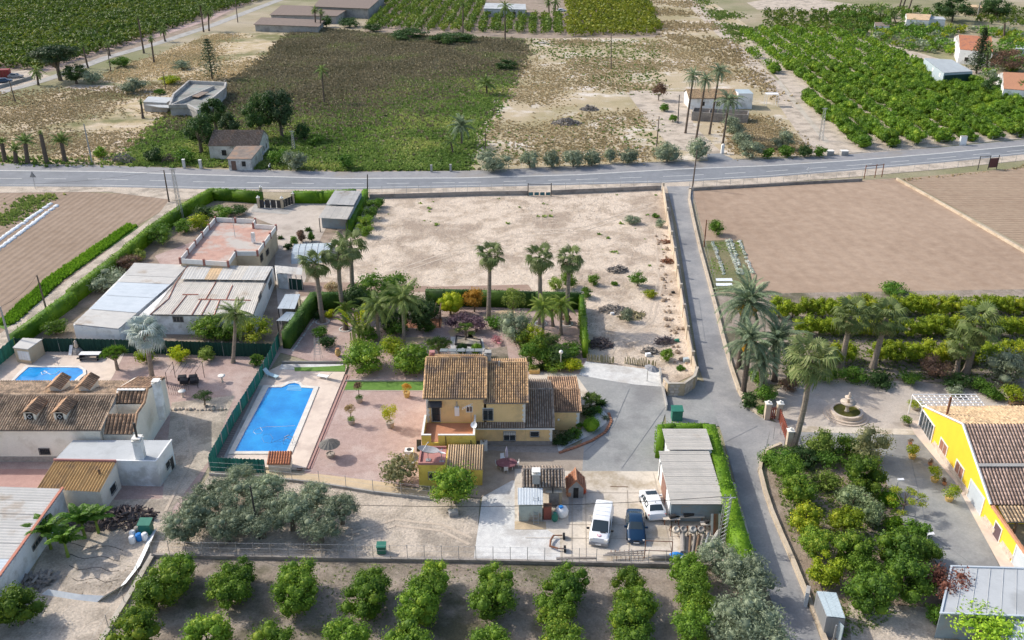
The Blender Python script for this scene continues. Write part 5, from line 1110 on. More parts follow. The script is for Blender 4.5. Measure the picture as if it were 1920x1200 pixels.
# the long white building with sheet roofs
zl=2.9;i0,i1,i2,i3=P(137,608,zl),P(222,617,zl),P(353,497,zl),P(252,493,zl);t=house('long_building','long low white building under grey sheet roofing with red sealed seams','building',(i1.x,i1.y+8))
box_body(t,[i0,i1,P(282,562,zl),P(353,499,zl),i3],zl-.1,render_white)
r0_,r1_,r2_,r3_=P(260,590,zl),P(474,592,zl),P(512,500,zl),P(353,497,zl)
box_body(t,[r0_,r1_,r2_,P(360,500,zl)],zl-.13,render_white)
sheets(t,i0,i1,P(320,533,zl),P(222,529,zl),3,sheet_grey,4,.02,across=False,mats=[sheet_grey,sheet_pale,sheet_pale]);sheets(t,P(222,529,zl),P(320,533,zl),i2,i3,3,sheet_grey,4,.02,across=False)
zq=zl+.12
def Q_(x,y,z=zq):return P(x,y,z)
sheets(t,Q_(281,590),Q_(474,592),Q_(497,527),Q_(338,524),11,sheet_beige,4,.02);sheets(t,Q_(338,524,zq+.35),Q_(497,526,zq+.35),Q_(512,500,zq),Q_(353,497,zq),7,sheet_beige,4,.02,mats=[sheet_grey,sheet_grey,tile_cream,sheet_grey,sheet_beige])
MB().slab([Q_(281,590,zq-.02),Q_(474,592,zq-.02),Q_(511,501,zq-.02),Q_(352,498,zq-.02)],.1).build('roof_deck',wood_grey,t)
b=MB()
for l in([(353,498),(330,530),(316,560),(281,590)],[(405,528),(385,562)],[(350,553),(322,588)],[(378,560),(360,590)],[(395,560),(378,590)],[(372,561),(470,563)],[(342,552),(372,552)],[(412,562),(402,590)],[(436,535),(424,562)]):b.tube([P(x,y,zq+.12)for x,y in l],.08,4)
b.build('sealed_seam',sheet_rust,t)
W1,W2=Vector((r0_.x,r0_.y,0)),Vector((r1_.x,r1_.y,0));winpx(t,W1,W2,325,594,343,603,bars=2,frame=block_grey)
W1,W2=Vector((r1_.x,r1_.y,0)),Vector((r2_.x,r2_.y,0));winpx(t,W1,W2,484,550,490,562,frame=block_grey);winpx(t,W1,W2,503,525,509,538,frame=block_grey)
zh=4.2;pts=[(337,484),(427,490),(441,470),(482,470),(517,422),(474,419),(478,410),(403,407)];W_=PL(pts,zh);t=house('flat_roofed_house','flat-roofed tan house with a worn red roof terrace and white balustrade','house',(W_[1].x,W_[1].y+3))
MB().prism([(p.x,p.y)for p in W_],0,zh-.85,0,1).build('wall',[render_tan,terracotta_worn],t)
c=MB();cp=MB();n=len(W_)
for i in range(n):
 a,e=W_[i],W_[(i+1)%n];d=e-a;k=max(1,int(d.length/3.2));u=d.normalized()
 for j in range(k):
  p,q=a.lerp(e,j/k),a.lerp(e,(j+1)/k);MB().wall([p+u*.2,q-u*.2],.72,.14,z0=zh-.8).build('balustrade',trim_white,t)
  MB().box((p.x,p.y,zh-.4),(.34,.34,1.0),.3).build('pillar',mat('pillar_red',(.34,.15,.12),(.3,.13,.1),3,rough=.8)if 'pillar_red' not in MATS else MATS['pillar_red'],t)
W1,W2=W_[3].copy(),W_[4].copy();W1.z=W2.z=0;winpx(t,W1,W2,487,476,492,490,grille=True,frame=render_tan);winpx(t,W1,W2,498,467,503,478,grille=True,frame=render_tan)
q=P(441,445,zh-.8);b=MB();b.tube([q,q+Vector((0,0,3.4))],.04,5);b.tube([q+Vector((-.7,0,3.1)),q+Vector((.7,0,3.3))],.03,4);b.build('antenna',steel,t);q=P(476,455,zh-.8);MB().box((q.x,q.y,zh+.1),(.5,.5,1.6)).build('chimney',render_white,t)
k0,k1,k2,k3=P(597,409,2.6),P(651,412,2.6),P(678,361,2.6),P(628,360,2.6);m0,m1=k0.lerp(k3,.45),k1.lerp(k2,.45);t=house('carport','grey corrugated carport at the corner behind the clipped hedge','carport',tuple(k0.lerp(k2,.5)))
sheets(t,k0,k1,m1,m0,5,sheet_beige,5,.03);sheets(t,m0+Vector((0,0,.25)),m1+Vector((0,0,.25)),k2+Vector((0,0,.25)),k3+Vector((0,0,.25)),5,sheet_grey,5,.03)
MB().prism([(p.x,p.y)for p in(k0.lerp(k3,.15),k1.lerp(k2,.15),k2,k3)],0,2.5).build('wall',wall_bluegrey,t)
for p in(k0,k1):MB().box((p.x+(.1 if p is k0 else-.1),p.y+.1,1.28),(.12,.12,2.56)).build('post',dark_metal,t)
for l,q,z in(('small grey-roofed shelter beside the dark hedge, the upper of two',[(535,552),(563,552),(553,580),(520,579)],2.4),('small grey-roofed shelter beside the dark hedge, the lower of two',[(537,585),(554,586),(545,603),(518,602)],2.2)):
 W_=PL(q,z);t=house('shelter',l,'shelter',tuple(W_[3]),'small shelters by the dark hedge');sheets(t,W_[3],W_[2],W_[1],W_[0],3,sheet_pale,5,.02)
 for p in W_:p2=p.lerp((W_[0]+W_[2])/2,.08);MB().box((p2.x,p2.y,z/2),(.1,.1,z)).build('post',dark_metal,t)
 MB().wall([W_[3].lerp(W_[0],.5),W_[2].lerp(W_[1],.5)],z-.1,.08).build('back_wall',wood_grey,t)
W_=PL([(515,498),(568,503),(566,516),(520,512)],2.5);t=house('porch','narrow grey porch joining the long building and the dome','porch',tuple(W_[0]));sheets(t,W_[3],W_[2],W_[1],W_[0],4,sheet_grey,5,.02);MB().prism([(p.x,p.y)for p in(W_[3],W_[3].lerp(W_[2],.4),W_[0].lerp(W_[1],.4),W_[0])],0,2.4).build('wall',render_white,t)
for f in(.55,.75,.98):p=W_[3].lerp(W_[2],f);MB().box((p.x,p.y,1.2),(.1,.1,2.4)).build('post',steel,t)
MB().wall([W_[3].lerp(W_[2],.45),W_[2]],1.8,.05).build('screen',screen_dark,t)
c=P(585,478);t=thing('pool_dome','rounded translucent pool cover behind the flat-roofed house','pool cover',tuple(c));dome=mat('dome_sheet',(.5,.55,.57),(.42,.48,.5),2,rough=.25,spec=.6)
for k in range(6):
 b=MB();x0_,x1_=-2.9+k,-1.95+k
 for j in range(7):
  a=pi*j/6;b.v+=[(x0_,3.6*cos(a),1.5*sin(a)),(x1_,3.6*cos(a),1.5*sin(a))]
  if j:m_=2*j;b.f.append([m_-2,m_-1,m_+1,m_]);b.m.append(0)
 b.build('panel',dome,t,local=True);MB().tube([(x0_,3.62*cos(pi*j/6),1.53*sin(pi*j/6))for j in range(7)],.05,4).build('rib',steel,t,local=True)
t.rotation_euler=(0,0,.1)
W_=PL([(25,651),(52,654),(78,636),(43,634)],2.2);t=house('garden_shed','small tan shed with grey roof and white doors by the left pool','shed',tuple(W_[0]));box_body(t,W_,2.1,render_tan);cc=sum(W_,Vector())/4
MB().slab([p+(p-cc)*.06 for p in W_],.1).build('roof',sheet_grey,t);W1,W2=W_[0].copy(),W_[1].copy();W1.z=W2.z=0;window(t,W1,W2,.5,2.0,.6,1.7,pane=plastic_white,bars=3)
for x,l in((57,'blue rubber ball lying by the shed, the left one'),(62,'blue rubber ball lying by the shed, the right one')):
 b=MB();p=P(x+(5 if x>60 else 3),657);b.ball((p.x,p.y,.35),.4,12);tagit(b.build('ball',mat('ball_blue',(.03,.25,.4),rough=.4)if 'ball_blue' not in MATS else MATS['ball_blue'],smooth=True),l,'ball','balls by the garden shed')
 # bright yellow building on the right
a=P(1725.5,801);e=P(1904,1067);u,L_,n=wallface(a,e)
ex=Vector((1,0,0));e2_=a+u*(L_*1.12)
def on(px,py):s,z=wall_hit(a,e,px,py);return s,z
s1,z1=on(1731,763);s2,z2=on(1805,797);s3,z3=on(1857,948)
print('yellow',round(L_,1),[round(v,2)for v in(s1,z1,s2,z2,s3,z3)])
t=house('farm_building','bright yellow farm building with grey tiled roof and white window surrounds','building',tuple(a+u*12))
Ws=lambda s,z=0:Vector((a.x+u.x*s,a.y+u.y*s,z));WD=26
b=MB();prof=[(0,0),(s1,z1),(s2,z2),(s3,z3),(L_*1.12,z3-.1),(L_*1.12,0)]
f0=[Ws(s,z)for s,z in prof];inn=Vector((.3,0,0));k=len(f0)
b.add(f0+[p+inn for p in f0],[list(range(k))[::-1],[k+i for i in range(k)]]+[[i,(i+1)%k,k+(i+1)%k,k+i]for i in range(k)]);b.build('wall',render_bright,t)
b=MB();A_,B_=Ws(s1),Ws(s3);b.prism([(A_.x+.31,A_.y),(B_.x+.31,B_.y),(B_.x+WD,B_.y),(A_.x+WD,A_.y)],0,[2.3,2.2,2.2,2.3]).build('wall',render_bright,t)
Xe=Vector((WD,0,0));R_=Ws(s2,z2+.08);Fe=Ws(s3,z3+.08);Be=Ws(s1,z1+.08)
tiles(t,Fe,Fe+Xe,R_+Xe,R_,tile_old_red,.33,.45,.07,.05);MB().slab([Fe,Fe+Xe,R_+Xe,R_],.1).build('roof_deck',wood_grey,t)
tiles(t,Be+Xe,Be,R_,R_+Xe,tile_cream,.33,.45,.07,.04);MB().slab([R_,R_+Xe,Be+Xe,Be],.1).build('roof_deck',wood_grey,t)  # far slope in a paler tile, its sunlight put into the colour
b=MB()
for i,(p,q)in enumerate(((Be,R_),(R_,Fe))):b.tube([p+Vector((0,0,.05)),q+Vector((0,0,.05))],.13,5)
b.build('roof_edge',trim_white,t)
p,q=R_.lerp(Fe,.52),None;b=MB();b.slab([p+Vector((0,0,.2)),p+Xe+Vector((0,0,.2)),p+Xe+Vector((0,-.35,.1)),p+Vector((0,-.35,.1))],.05);b.build('roof_flashing',concrete_grey,t)
P1,P2=P(1872,952,2.9),P(1889,979,2.5);tiles(t,P2,P2+Vector((14,0,0)),P1+Vector((14,0,.2)),P1+Vector((0,0,.2)),tile_cream,.33,.45,.07,.04)
MB().slab([P2,P2+Vector((14,0,0)),P1+Vector((14,0,.15)),P1+Vector((0,0,.15))],.08).build('roof_deck',wood_grey,t)
for dx in(1.0,5.5,10):MB().box((P2.x+dx,P2.y+.2,1.2),(.2,.2,2.35)).build('post',wood,t)
b=MB();sA,sB=s3+.2,L_*1.1
for i in range(12):p,q=Ws(lerp(sA,sB,i/12),z3+.03),Ws(lerp(sA,sB,(i+.95)/12),z3+.0);b.tube([p+Vector((.15,0,0)),q+Vector((.15,0,0))],[.22,.18],6)
b.build('coping_tiles',pot_clay,t)
def wpx(pts,**k):
 ss=[on(x,y)for x,y in pts];window(t,a,e,min(s for s,_ in ss),max(s for s,_ in ss),min(z for _,z in ss),max(z for _,z in ss),flip=-1 if n.x>0 else 1,**k)
mat('shutter_brown',(.36,.17,.11),(.28,.13,.09),4,rough=.7)
def wsz(px,py,ws,hs_,**k):
 s,z=on(px,py);window(t,a,e,s-ws/2,s+ws/2,z-hs_/2,z+hs_/2,flip=-1 if n.x>0 else 1,**k)
wsz(1768,843,1.7,1.7,pane=MATS['shutter_brown'],bars=1,fw=.14);wsz(1798,885,1.7,1.7,pane=MATS['shutter_brown'],bars=1,fw=.14);wsz(1738,800,3.4,2.2,bars=4,frame=plastic_white,fw=.12,depth=.12)
wsz(1828,938,3.0,2.6,pane=sheet_pale,name='garage_door',fw=.15,sill=False);wsz(1869,1001,1.2,1.9,pane=mat('door_dark',(.12,.08,.09),rough=.6),name='door',fw=.12,sill=False);wsz(1914,1062,2.6,2.3,pane=sheet_pale,name='garage_door',fw=.15,sill=False)
b=MB();sg=-1 if n.x>0 else 1;nn=n*sg
for i in range(34):
 s=lerp(.2,L_*1.1,i/34);
 if any(abs(s-q)<w_ for q,w_ in((on(1828,938)[0],1.8),(on(1869,1001)[0],1.0),(on(1738,800)[0],2.0),(on(1914,1062)[0],1.6))):continue
 for z in(.2,.6):p=Ws(s+(z>.3)*.3,z)+nn*.04;MB().box(tuple(p),(.72,.08,.38),atan2(u.y,u.x)).build('stone',stone_light,t)
p=Ws(*on(1767,775))+Vector((.5,0,0));MB().tube([p-Vector((0,0,1.2)),p+Vector((0,0,2.0))],.13,7).build('flue',rust,t)
g=PL([(1711,741),(1830,741),(1847,762),(1730,763)],2.5);t=house('pergola','white slatted pergola standing behind the bright yellow building','pergola',tuple(g[0]))
for i in range(13):p,q=g[0].lerp(g[1],i/12),g[3].lerp(g[2],i/12);MB().tube([p,q],.06,4).build('slat',plastic_white,t)
for i in range(5):p,q=g[0].lerp(g[3],i/4),g[1].lerp(g[2],i/4);MB().tube([p+Vector((0,0,.1)),q+Vector((0,0,.1))],.07,4).build('beam',plastic_white,t)
for f,h_ in((0,0),(.5,0),(1,0),(0,1),(1,1)):p=g[0].lerp(g[1],f).lerp(g[3].lerp(g[2],f),h_);MB().box((p.x,p.y,1.25),(.1,.1,2.5)).build('post',plastic_white,t)
z=2.7;g=PL([(1784,1062),(1980,1068),(1990,1158),(1764,1150)],z);t=house('low_building','low building with wide flat grey roof at the near right corner','building',tuple(g[3]))
box_body(t,g,z-.02,wall_bluegrey,mtop=roof_pale)
for i in range(7):p,q=g[0].lerp(g[1],(i+1)/8),g[3].lerp(g[2],(i+1)/8);MB().tube([p+Vector((0,0,.02)),q+Vector((0,0,.0))],.02,4).build('seam',roof_pale,t)
MB().wall(g,.12,.16,closed=True,z0=z-.03).build('roof_edge',sheet_pale,t);p,q=g[3].copy(),g[2].copy();p.z=q.z=0;window(t,p,q,3.2,6,.6,2.1,pane=dark_hole,bars=3);window(t,p,q,7,10,.6,2.1,pane=dark_hole,bars=3)
g2=PL([(1880,1165),(1990,1168),(1990,1230),(1890,1230)],2.3);t2=house('awning_roof','pale sheet awning below the wide grey roof at the picture corner','awning',tuple(g2[0]));sheets(t2,g2[3],g2[2],g2[1],g2[0],4,sheet_pale,5,.02)
for p in g2:MB().box((p.x,p.y,1.15),(.1,.1,2.2)).build('post',steel,t2)
g=PL([(1550,1156),(1585,1160),(1568,1112),(1531,1109)],2.2);t=house('metal_shed','small corrugated metal shed with blue-grey roof beside the lane','shed',tuple(g[0]));box_body(t,g,2.15,mat('shed_metal',(.36,.37,.38),(.3,.31,.32),2,rough=.5,metal=.4,bump=.03,bsc=9,stretch=(1,1,.05)))
sheets(t,g[0],g[1],g[2],g[3],3,sheet_blue,5,.02);
g=PL([(1511,1112),(1518,1114),(1520,1100),(1513,1098)],1.6);t=house('meter_cabinet','small pale meter cabinet against the lane wall beside the metal shed','cabinet',tuple(g[0]));box_body(t,g,1.6,sheet_pale,name='body');MB().slab([p+Vector((0,0,.05))for p in g],.05).build('lid',concrete_grey,t)
t=thing('steel_door','grey steel gate leaf standing ajar below the metal shed','gate',tuple(P(1556,1200)));MB().box((.4,.6,.9),(.08,2.0,1.8),.35).build('leaf',sheet_blue,t,local=True);MB().box((.1,-.4,1.0),(.12,.12,2.0)).build('post',steel,t,local=True)
# houses and ruins beyond the road
W0,W1=P(395,303),P(475,304);h=2.9;t=house('ruined_house','old gabled roadside house with brown tiled roof and blue graffiti','house',(W0.x+5,W0.y+3));xL_,xR_=P(393,302).x,P(478,302).x;yf=W0.y
x2=P(520,268).x
two_slope(t,xL_,x2-.5,yf+1.2,yf+6.2,yf+9.5,3.2,5.2,tile_old,wallm=render_old,over=.15,caps=False,tw=.3)
g=[Vector((P(430,320).x,P(430,320).y,0)),Vector((P(473,320).x,P(473,320).y,0)),Vector((P(475,320).x+.2,yf+1.18,0)),Vector((P(430,320).x,yf+1.18,0))]
MB().prism([(p.x,p.y)for p in g],0,[2.5,2.5,3.1,3.1]).build('wall',render_old,t);MB().slab([Vector((g[0].x-.2,g[0].y-.2,2.58)),Vector((g[1].x+.2,g[1].y-.2,2.58)),Vector((g[2].x+.2,g[2].y,3.2)),Vector((g[3].x-.2,g[3].y,3.2))],.1).build('roof',tile_old,t)
GA_,GB_=Vector((xL_,yf+1.2,0)),Vector((x2-.5,yf+1.2,0));window(t,GA_,GB_,2.6,3.6,1,2.2,frame=render_old,pane=dark_hole)
QA,QB=g[0],g[1];window(t,QA,QB,.6,1.6,.1,2.1,frame=render_old,pane=mat('rusty_gate',(.2,.12,.09),(.12,.08,.06),4),name='door',sill=False);window(t,QA,QB,2.8,3.6,.9,2.0,frame=render_old,pane=dark_hole)
SA,SB=Vector((x2-.5,yf+1.2,0)),Vector((x2-.5,yf+9.5,0))
for s in(1.4,3.4,5.6):window(t,SA,SB,s,s+.7,1.0,2.0,frame=render_old,pane=dark_hole)
gm=MB();gx=x2-.47
for k in range(5):y_=yf+1.6+.42*k-.0;gm.tube([(gx,y_,.5+.05*k),(gx,y_+.12,1.3),(gx,y_+.28,.6),(gx,y_+.36,1.2)],.06,4)
gm.build('graffiti',mat('spray_blue',(.06,.2,.5),rough=.6),t)
z=3.2;g1_=PL([(354,151),(423,154),(421,164),(371,205),(352,195),(318,196),(325,176)],z);t=house('flat_ruin','pale flat-topped ruined building with open green-grey yard','building',tuple(g1_[4]))
MB().prism([(p.x,p.y)for p in g1_],0,2.3,0,1).build('wall',[mat('wall_pale',(.44,.43,.41),(.38,.36,.34),1,c3=(.3,.28,.26),sc3=.4,fine=.1),mat('old_floor',(.27,.3,.28),(.33,.3,.27),.6,c3=(.2,.2,.18),sc3=.2)],t);MB().wall(g1_,.9,.5,closed=True,z0=2.3).build('parapet',MATS['wall_pale'],t)
MB().wall([g1_[5],P(372,172,z),P(400,160,z)],.8,.4,z0=2.3).build('parapet',MATS['wall_pale'],t);q=PL([(372,172),(392,172),(372,182),(360,180)],3.0);MB().slab(q,.15).build('roof',tile_old,t)
g=PL([(278,180),(326,182),(312,192),(268,190)],2.6);MB().prism([(p.x,p.y)for p in g],0,2.5,0,1).build('wall',[MATS['wall_pale'],roof_pale],t)
g=PL([(272,196),(330,197),(322,202),(300,201)],2.0);MB().slab(g,.15).build('roof',roof_pale,t)
Wf=P(1292,205);y0_=Wf.y;xa_,xb_=P(1290,203).x,P(1392,207).x;t=house('farmhouse','small white farmhouse with pale tiled roof behind four tall palms','house',((xa_+xb_)/2,y0_+3));xm_=P(1380,205).x
two_slope(t,xa_,xm_,y0_,y0_+5,y0_+8,2.9,4.2,tile_cream,wallm=render_white,caps=False)
xe_=P(1412,207).x;MB().prism([(xm_+.3,y0_+.5),(xe_,y0_+.5),(xe_,y0_+5.5),(xm_+.3,y0_+5.5)],0,4.0,0,1).build('wall',[render_white,sheet_blue],t)
UA,UB=Vector((xa_,y0_,0)),Vector((xm_,y0_,0))
for s in(3,7,10.5):window(t,UA,UB,s,s+1,.9,2,pane=dark_hole)
g=PL([(1297,226),(1400,232),(1402,224),(1300,218)]);t=house('ruin_wall','low grey block walls of a roofless store beside the farmhouse','wall',tuple(g[0]));MB().wall(g,2.2,.25,closed=True).build('wall',block_grey,t);MB().wall([g[0].lerp(g[1],.3),g[3].lerp(g[2],.3)],2.0,.2).build('wall',block_grey,t)
t=thing('white_frame','thin white metal frame standing in dry grass beside the farmhouse','frame',tuple(P(1436,200)));b=MB()
for x,y in((0,0),(3,0),(0,2),(3,2)):b.tube([(x,y,0),(x,y,3.2)],.06,4)
b.build('post',plastic_white,t,local=True,kind='stuff');MB().slab([(-.1,-.1,3.25),(3.1,-.1,3.25),(3.1,2.1,3.25),(-.1,2.1,3.25)],.08).build('top',plastic_white,t,local=True)
g=PL([(1733,109),(1785,112),(1809,128),(1824,134),(1770,137)],4.2);t=house('barn','blue-grey barn with shallow metal roof beyond the big orchard','barn',tuple(g[4]))
box_body(t,g,4.1,sheet_blue);sheets(t,g[4],g[3],g[1],g[0],5,mat('barn_roof',(.36,.4,.42),(.32,.35,.37),1,rough=.6),4,.03);p,q=g[4].copy(),g[3].copy();p.z=q.z=0;MB().wall([p+Vector((.3,-.25,0)),q+Vector((-.3,-.25,0))],3.6,.1).build('barn_door',screen_dark,t)
p,q=g[0].copy(),g[4].copy();p.z=q.z=0
for s in(3,11):window(t,q,p,s,s+1.2,2.6,3.4,flip=-1 if wallface(q,p)[2].x>0 else 1,pane=plastic_white)
def simple(kind,lbl,cat,gp,zt,m,mr,rise=0,over=.04,win=()):
 g=PL(gp,zt);t=house(kind,lbl,cat,tuple(g[0]));box_body(t,g,zt-.05,m);c=sum(g,Vector())/len(g)
 if rise and len(g)==4:
  r0,r1=g[0].lerp(g[3],.5)+Vector((0,0,rise)),g[1].lerp(g[2],.5)+Vector((0,0,rise));MB().slab([g[0],g[1],r1,r0],.15).build('roof',mr,t);MB().slab([r0,r1,g[2],g[3]],.15).build('roof',mr,t)
  b=MB();b.add([g[0],g[3],r0,g[1],g[2],r1],[[0,1,2],[5,4,3],[2,1,0],[3,4,5]]);b.build('gable',m,t)
 else:MB().slab([p+(p-c)*over+Vector((0,0,.1))for p in g],.15).build('roof',mr,t)
 A_,B_=g[0].copy(),g[1].copy();A_.z=B_.z=0;Ln=(B_-A_).length
 for f in win:window(t,A_,B_,Ln*f,Ln*f+1.2,1.0,2.2,pane=dark_hole)
 return t
simple('house','white and red-roofed house half hidden by a tall dark conifer','house',[(1800,92),(1862,98),(1850,70),(1790,68)],4.5,render_white,tile_red,2.5,win=(.2,.6))
simple('house','orange tiled white house at the right picture edge','house',[(1882,166),(1960,172),(1950,140),(1872,138)],4.0,render_white,pot_clay,2.4,win=(.1,.5))
simple('house','long white house with tan roof among trees at the top right','house',[(1700,36),(1742,38),(1748,28),(1698,26)],3.8,render_white,tile_cream,1.2,win=(.2,.7))
simple('annexe','white cube-like annexe at the right end of the long white house','annexe',[(1743,36),(1773,37),(1768,32),(1743,31)],3.6,render_white,roof_pale,win=(.3,))
simple('hut','small white hut with brown roof below the long white house','hut',[(1640,48),(1668,49),(1668,43),(1640,43)],2.6,render_white,tile_old,.8)
simple('house','tan square house with grey side near the top right corner','house',[(1811,13),(1850,15),(1846,10),(1812,9)],3.5,render_tan,tile_cream,win=(.1,))
simple('house','pale farmhouse between the palms at the top centre','house',[(908,16),(985,18),(984,8),(912,6)],3.2,mat('pale_wall',(.5,.52,.55),(.45,.47,.5),1),roof_pale,win=(.1,.4,.7))
simple('farm_shed','long brown-roofed farm shed at the top left of centre, the lower one','shed',[(478,46),(596,50),(606,38),(492,33)],2.5,concrete_grey,mat('shed_brown',(.22,.17,.14),(.18,.14,.12),1,rough=.9))
simple('farm_shed','wide brown-roofed farm shed at the top left of centre, the upper one','shed',[(508,28),(630,30),(655,14),(530,10)],3,concrete_grey,MATS['shed_brown'])
simple('warehouse','brown-roofed warehouse at the top edge beside the slanting orchard','warehouse',[(590,12),(690,16),(720,-10),(610,-12)],4,concrete_grey,MATS['shed_brown'])
simple('barn','low white store at the right edge of the olive-coloured orchard','barn',[(1905,92),(1960,95),(1960,88),(1905,86)],2.5,render_white,roof_pale)
t=thing('red_container','dark red metal container at the left picture edge by the country road','container',tuple(P(4,146)));MB().box((0,0,1.3),(5,2.4,2.4),.2).build('body',mat('container_red',(.25,.04,.04),rough=.6),t,local=True,bevel=.05)
for k in range(6):MB().box((-2+.8*k,-1.24-.04*k*0,1.3),(.08,.08,2.2)).build('rib',rust,t,local=True)
t.rotation_euler=(0,0,.05)
MB().wall(PL([(-40,176),(20,160),(60,148)]),.9,.3).build('wall',concrete_grey,label='low grey wall along the country road at the left edge',cat='wall')
# hedges
hedge('bright clipped hedge along the farm track on the left, lower stretch',[(33,650),(137,572)],2.0,1.3,lf_hedge,.2,22)
hedge('bright clipped hedge along the farm track on the left, upper stretch',[(140,566),(215,508),(290,444),(345,405),(398,374),(440,376),(487,380)],2.1,1.5,lf_hedge,.22,20)
hedge('bright clipped hedge along the road right of the black gate',[(553,380),(605,380),(665,376)],2.2,1.3,lf_hedge,.2,22)
hedge('bright green hedge along the left side of the bare lot',[(686,372),(672,405),(655,436)],1.9,1.0,lf_hedge,.18,24)
hedge('tall dark clipped hedge round the left end of the garden',[(540,652),(566,616),(590,580),(642,580)],2.6,1.1,lf_hedge_d,.16,30)
hedge('long dark clipped hedge between the garden and the bare lot',[(803,572),(900,574),(1000,577),(1085,579)],2.5,.9,lf_hedge_d,.16,30)
hedge('narrow clipped hedge down the right side of the garden',[(1090,583),(1092,620),(1097,670)],2.5,.8,lf_hedge,.16,32)
g=PL([(1238,822),(1240,799),(1262,797),(1325,797)],2.4);hedge('bright green hedge wrapped round the back of the garage',[(p.x,p.y)for p in g],2.5,.9,lf_hedge,.16,30,world=True)
g=PL([(1331,800),(1345,850),(1362,910),(1378,970),(1398,1035)],2.5);hedge('tall green hedge between the garage and the lane',[(p.x,p.y)for p in g],2.6,1.5,lf_hedge,.17,26,world=True)
# walls with posts and wires
def posts(t,pts,n,h,r=.03,m=steel,name='post',z0=0,wires=2,wm=None):
 """posts shared along the line (metres), plus thin wires"""
 L_=[0];
 for p,q in zip(pts,pts[1:]):L_.append(L_[-1]+(q-p).length)
 def at(s):
  for i in range(len(pts)-1):
   if s<=L_[i+1]+1e-6:return pts[i].lerp(pts[i+1],(s-L_[i])/max(1e-6,L_[i+1]-L_[i]))
  return pts[-1]
 me=None;P_=[]
 for k in range(n):
  p=at(L_[-1]*k/(n-1));P_.append(p)
  if me is None:
   b=MB().tube([(0,0,0),(0,0,h)],r,5);me=bpy.data.meshes.new(name);me.from_pydata(b.v,[],b.f);me.materials.append(m);me.update()
  inst(name,me,t,tuple(Vector((p.x,p.y,z0))-t.location))
 if wires:
  b=MB()
  for w_ in range(wires):
   z=z0+h*(.95-.8*w_/max(1,wires-1)if wires>1 else .95);b.tube([Vector((p.x,p.y,z))for p in P_],.009,3,cap=False)
  b.build('wire',wm or steel,t)
 return P_
def low_wall(label,px,h,th,m,npost=0,ph=1.5,group=None,kind='boundary_wall',cat='wall',segs=1,coping=None,wires=3,pr=.03):
 pts=[Vector((p.x,p.y,0))for p in PL(px)];t=thing(kind,label,cat,tuple(pts[0]),0,group);MB().wall(pts,h,th).build('wall',m,t)
 if coping:MB().wall(pts,.07,th+.08,z0=h).build('coping',coping,t)
 if npost:posts(t,pts,npost,ph,pr,z0=h,wires=wires)
 return t,pts
low_wall('long grey block wall with wire posts between the bare lot and the road',[(694,373),(800,370),(900,367),(990,366)],.9,.2,block_grey,14,1.6)
low_wall('short grey block wall with wire posts right of the blue lot gate',[(1034,365),(1130,361),(1238,356)],.9,.2,block_grey,9,1.6)
t=thing('lot_gate','dark frame gate in the block wall facing the main road','gate',tuple(P(1012,368)));x0_,x1_=P(990,367).x-t.location.x,P(1033,367).x-t.location.x;b=MB()
for x in(x0_,x1_):MB().box((x,0,1.3),(.16,.16,2.6)).build('post',dark_metal,t,local=True)
MB().box(((x0_+x1_)/2,0,2.4),(x1_-x0_,.08,.1)).build('top_bar',dark_metal,t,local=True)
for k in range(4):MB().box((lerp(x0_,x1_,(k+.5)/4),0,.5),((x1_-x0_)/4-.25,.06,.6)).build('panel',mat('gate_teal',(.05,.14,.16),rough=.6)if 'gate_teal' not in MATS else MATS['gate_teal'],t,local=True)
lp=[(1243,362),(1250,410),(1258,455),(1264,486),(1269,520),(1275,556),(1281,595),(1288,637),(1297,685),(1303,706)]
t,pts=low_wall('long cream wall with taller pillars down the left side of the lane',lp,1.5,.16,wall_tan)
for p in pts[:-1]:MB().box((p.x,p.y,1.0),(.34,.34,2.0)).build('pillar',wall_tan,t);MB().box((p.x,p.y,2.03),(.42,.42,.07)).build('pillar_cap',kerb_m,t)
t,pts=low_wall('curved stone-faced wall end at the plot gateway',[(1244,733),(1252,742),(1280,742),(1300,728),(1305,712)],1.7,.25,path_tan,coping=kerb_m)
for i in range(len(pts)-1):
 u_,L2,n2=wallface(pts[i],pts[i+1])
 for k in range(max(1,int(L2/.6))):
  for r in range(4):p=pts[i]+u_*(.3+.6*k+.15*(r%2))+n2*.14;MB().box((p.x,p.y,.22+.4*r),(.52,.06,.34),atan2(u_.y,u_.x)).build('stone',stone_light,t)
low_wall('thin grey wall beside the white gravel at the top of the drive',[(1237,700),(1243,735),(1250,770)],.8,.15,concrete_grey)
low_wall('low grey kerb wall along the near side of the plot',[(288,1046),(400,1048),(640,1052),(900,1056),(1100,1060),(1290,1064),(1410,1068)],.45,.25,block_grey,36,1.5,wires=3)
low_wall('low wall with thin posts above the tan service path',[(395,892),(500,898),(600,910),(700,926),(806,938)],.35,.2,concrete_grey,9,1.4)
low_wall('pale kerb wall slanting down beside the near orchard on the left',[(286,1046),(255,1100),(215,1165),(175,1235)],.35,.45,kerb_m,5,1.4,wires=2)
low_wall('rounded verge wall along the right side of the lane, upper stretch',[(1294,355),(1292,375),(1300,415),(1312,468),(1326,520),(1340,572),(1354,630),(1370,690),(1385,735),(1402,765),(1430,783)],.45,.4,wall_tan)
low_wall('rounded verge wall along the right side of the lane, lower stretch',[(1462,838),(1438,848),(1428,862),(1424,885),(1434,925),(1446,962),(1466,1010),(1487,1058),(1507,1108),(1530,1165),(1560,1240)],.5,.35,wall_tan)
low_wall('dark low wall with wire posts along the road above the brown field',[(1292,358),(1380,353),(1480,347),(1615,340)],.6,.2,block_grey,14,1.5)
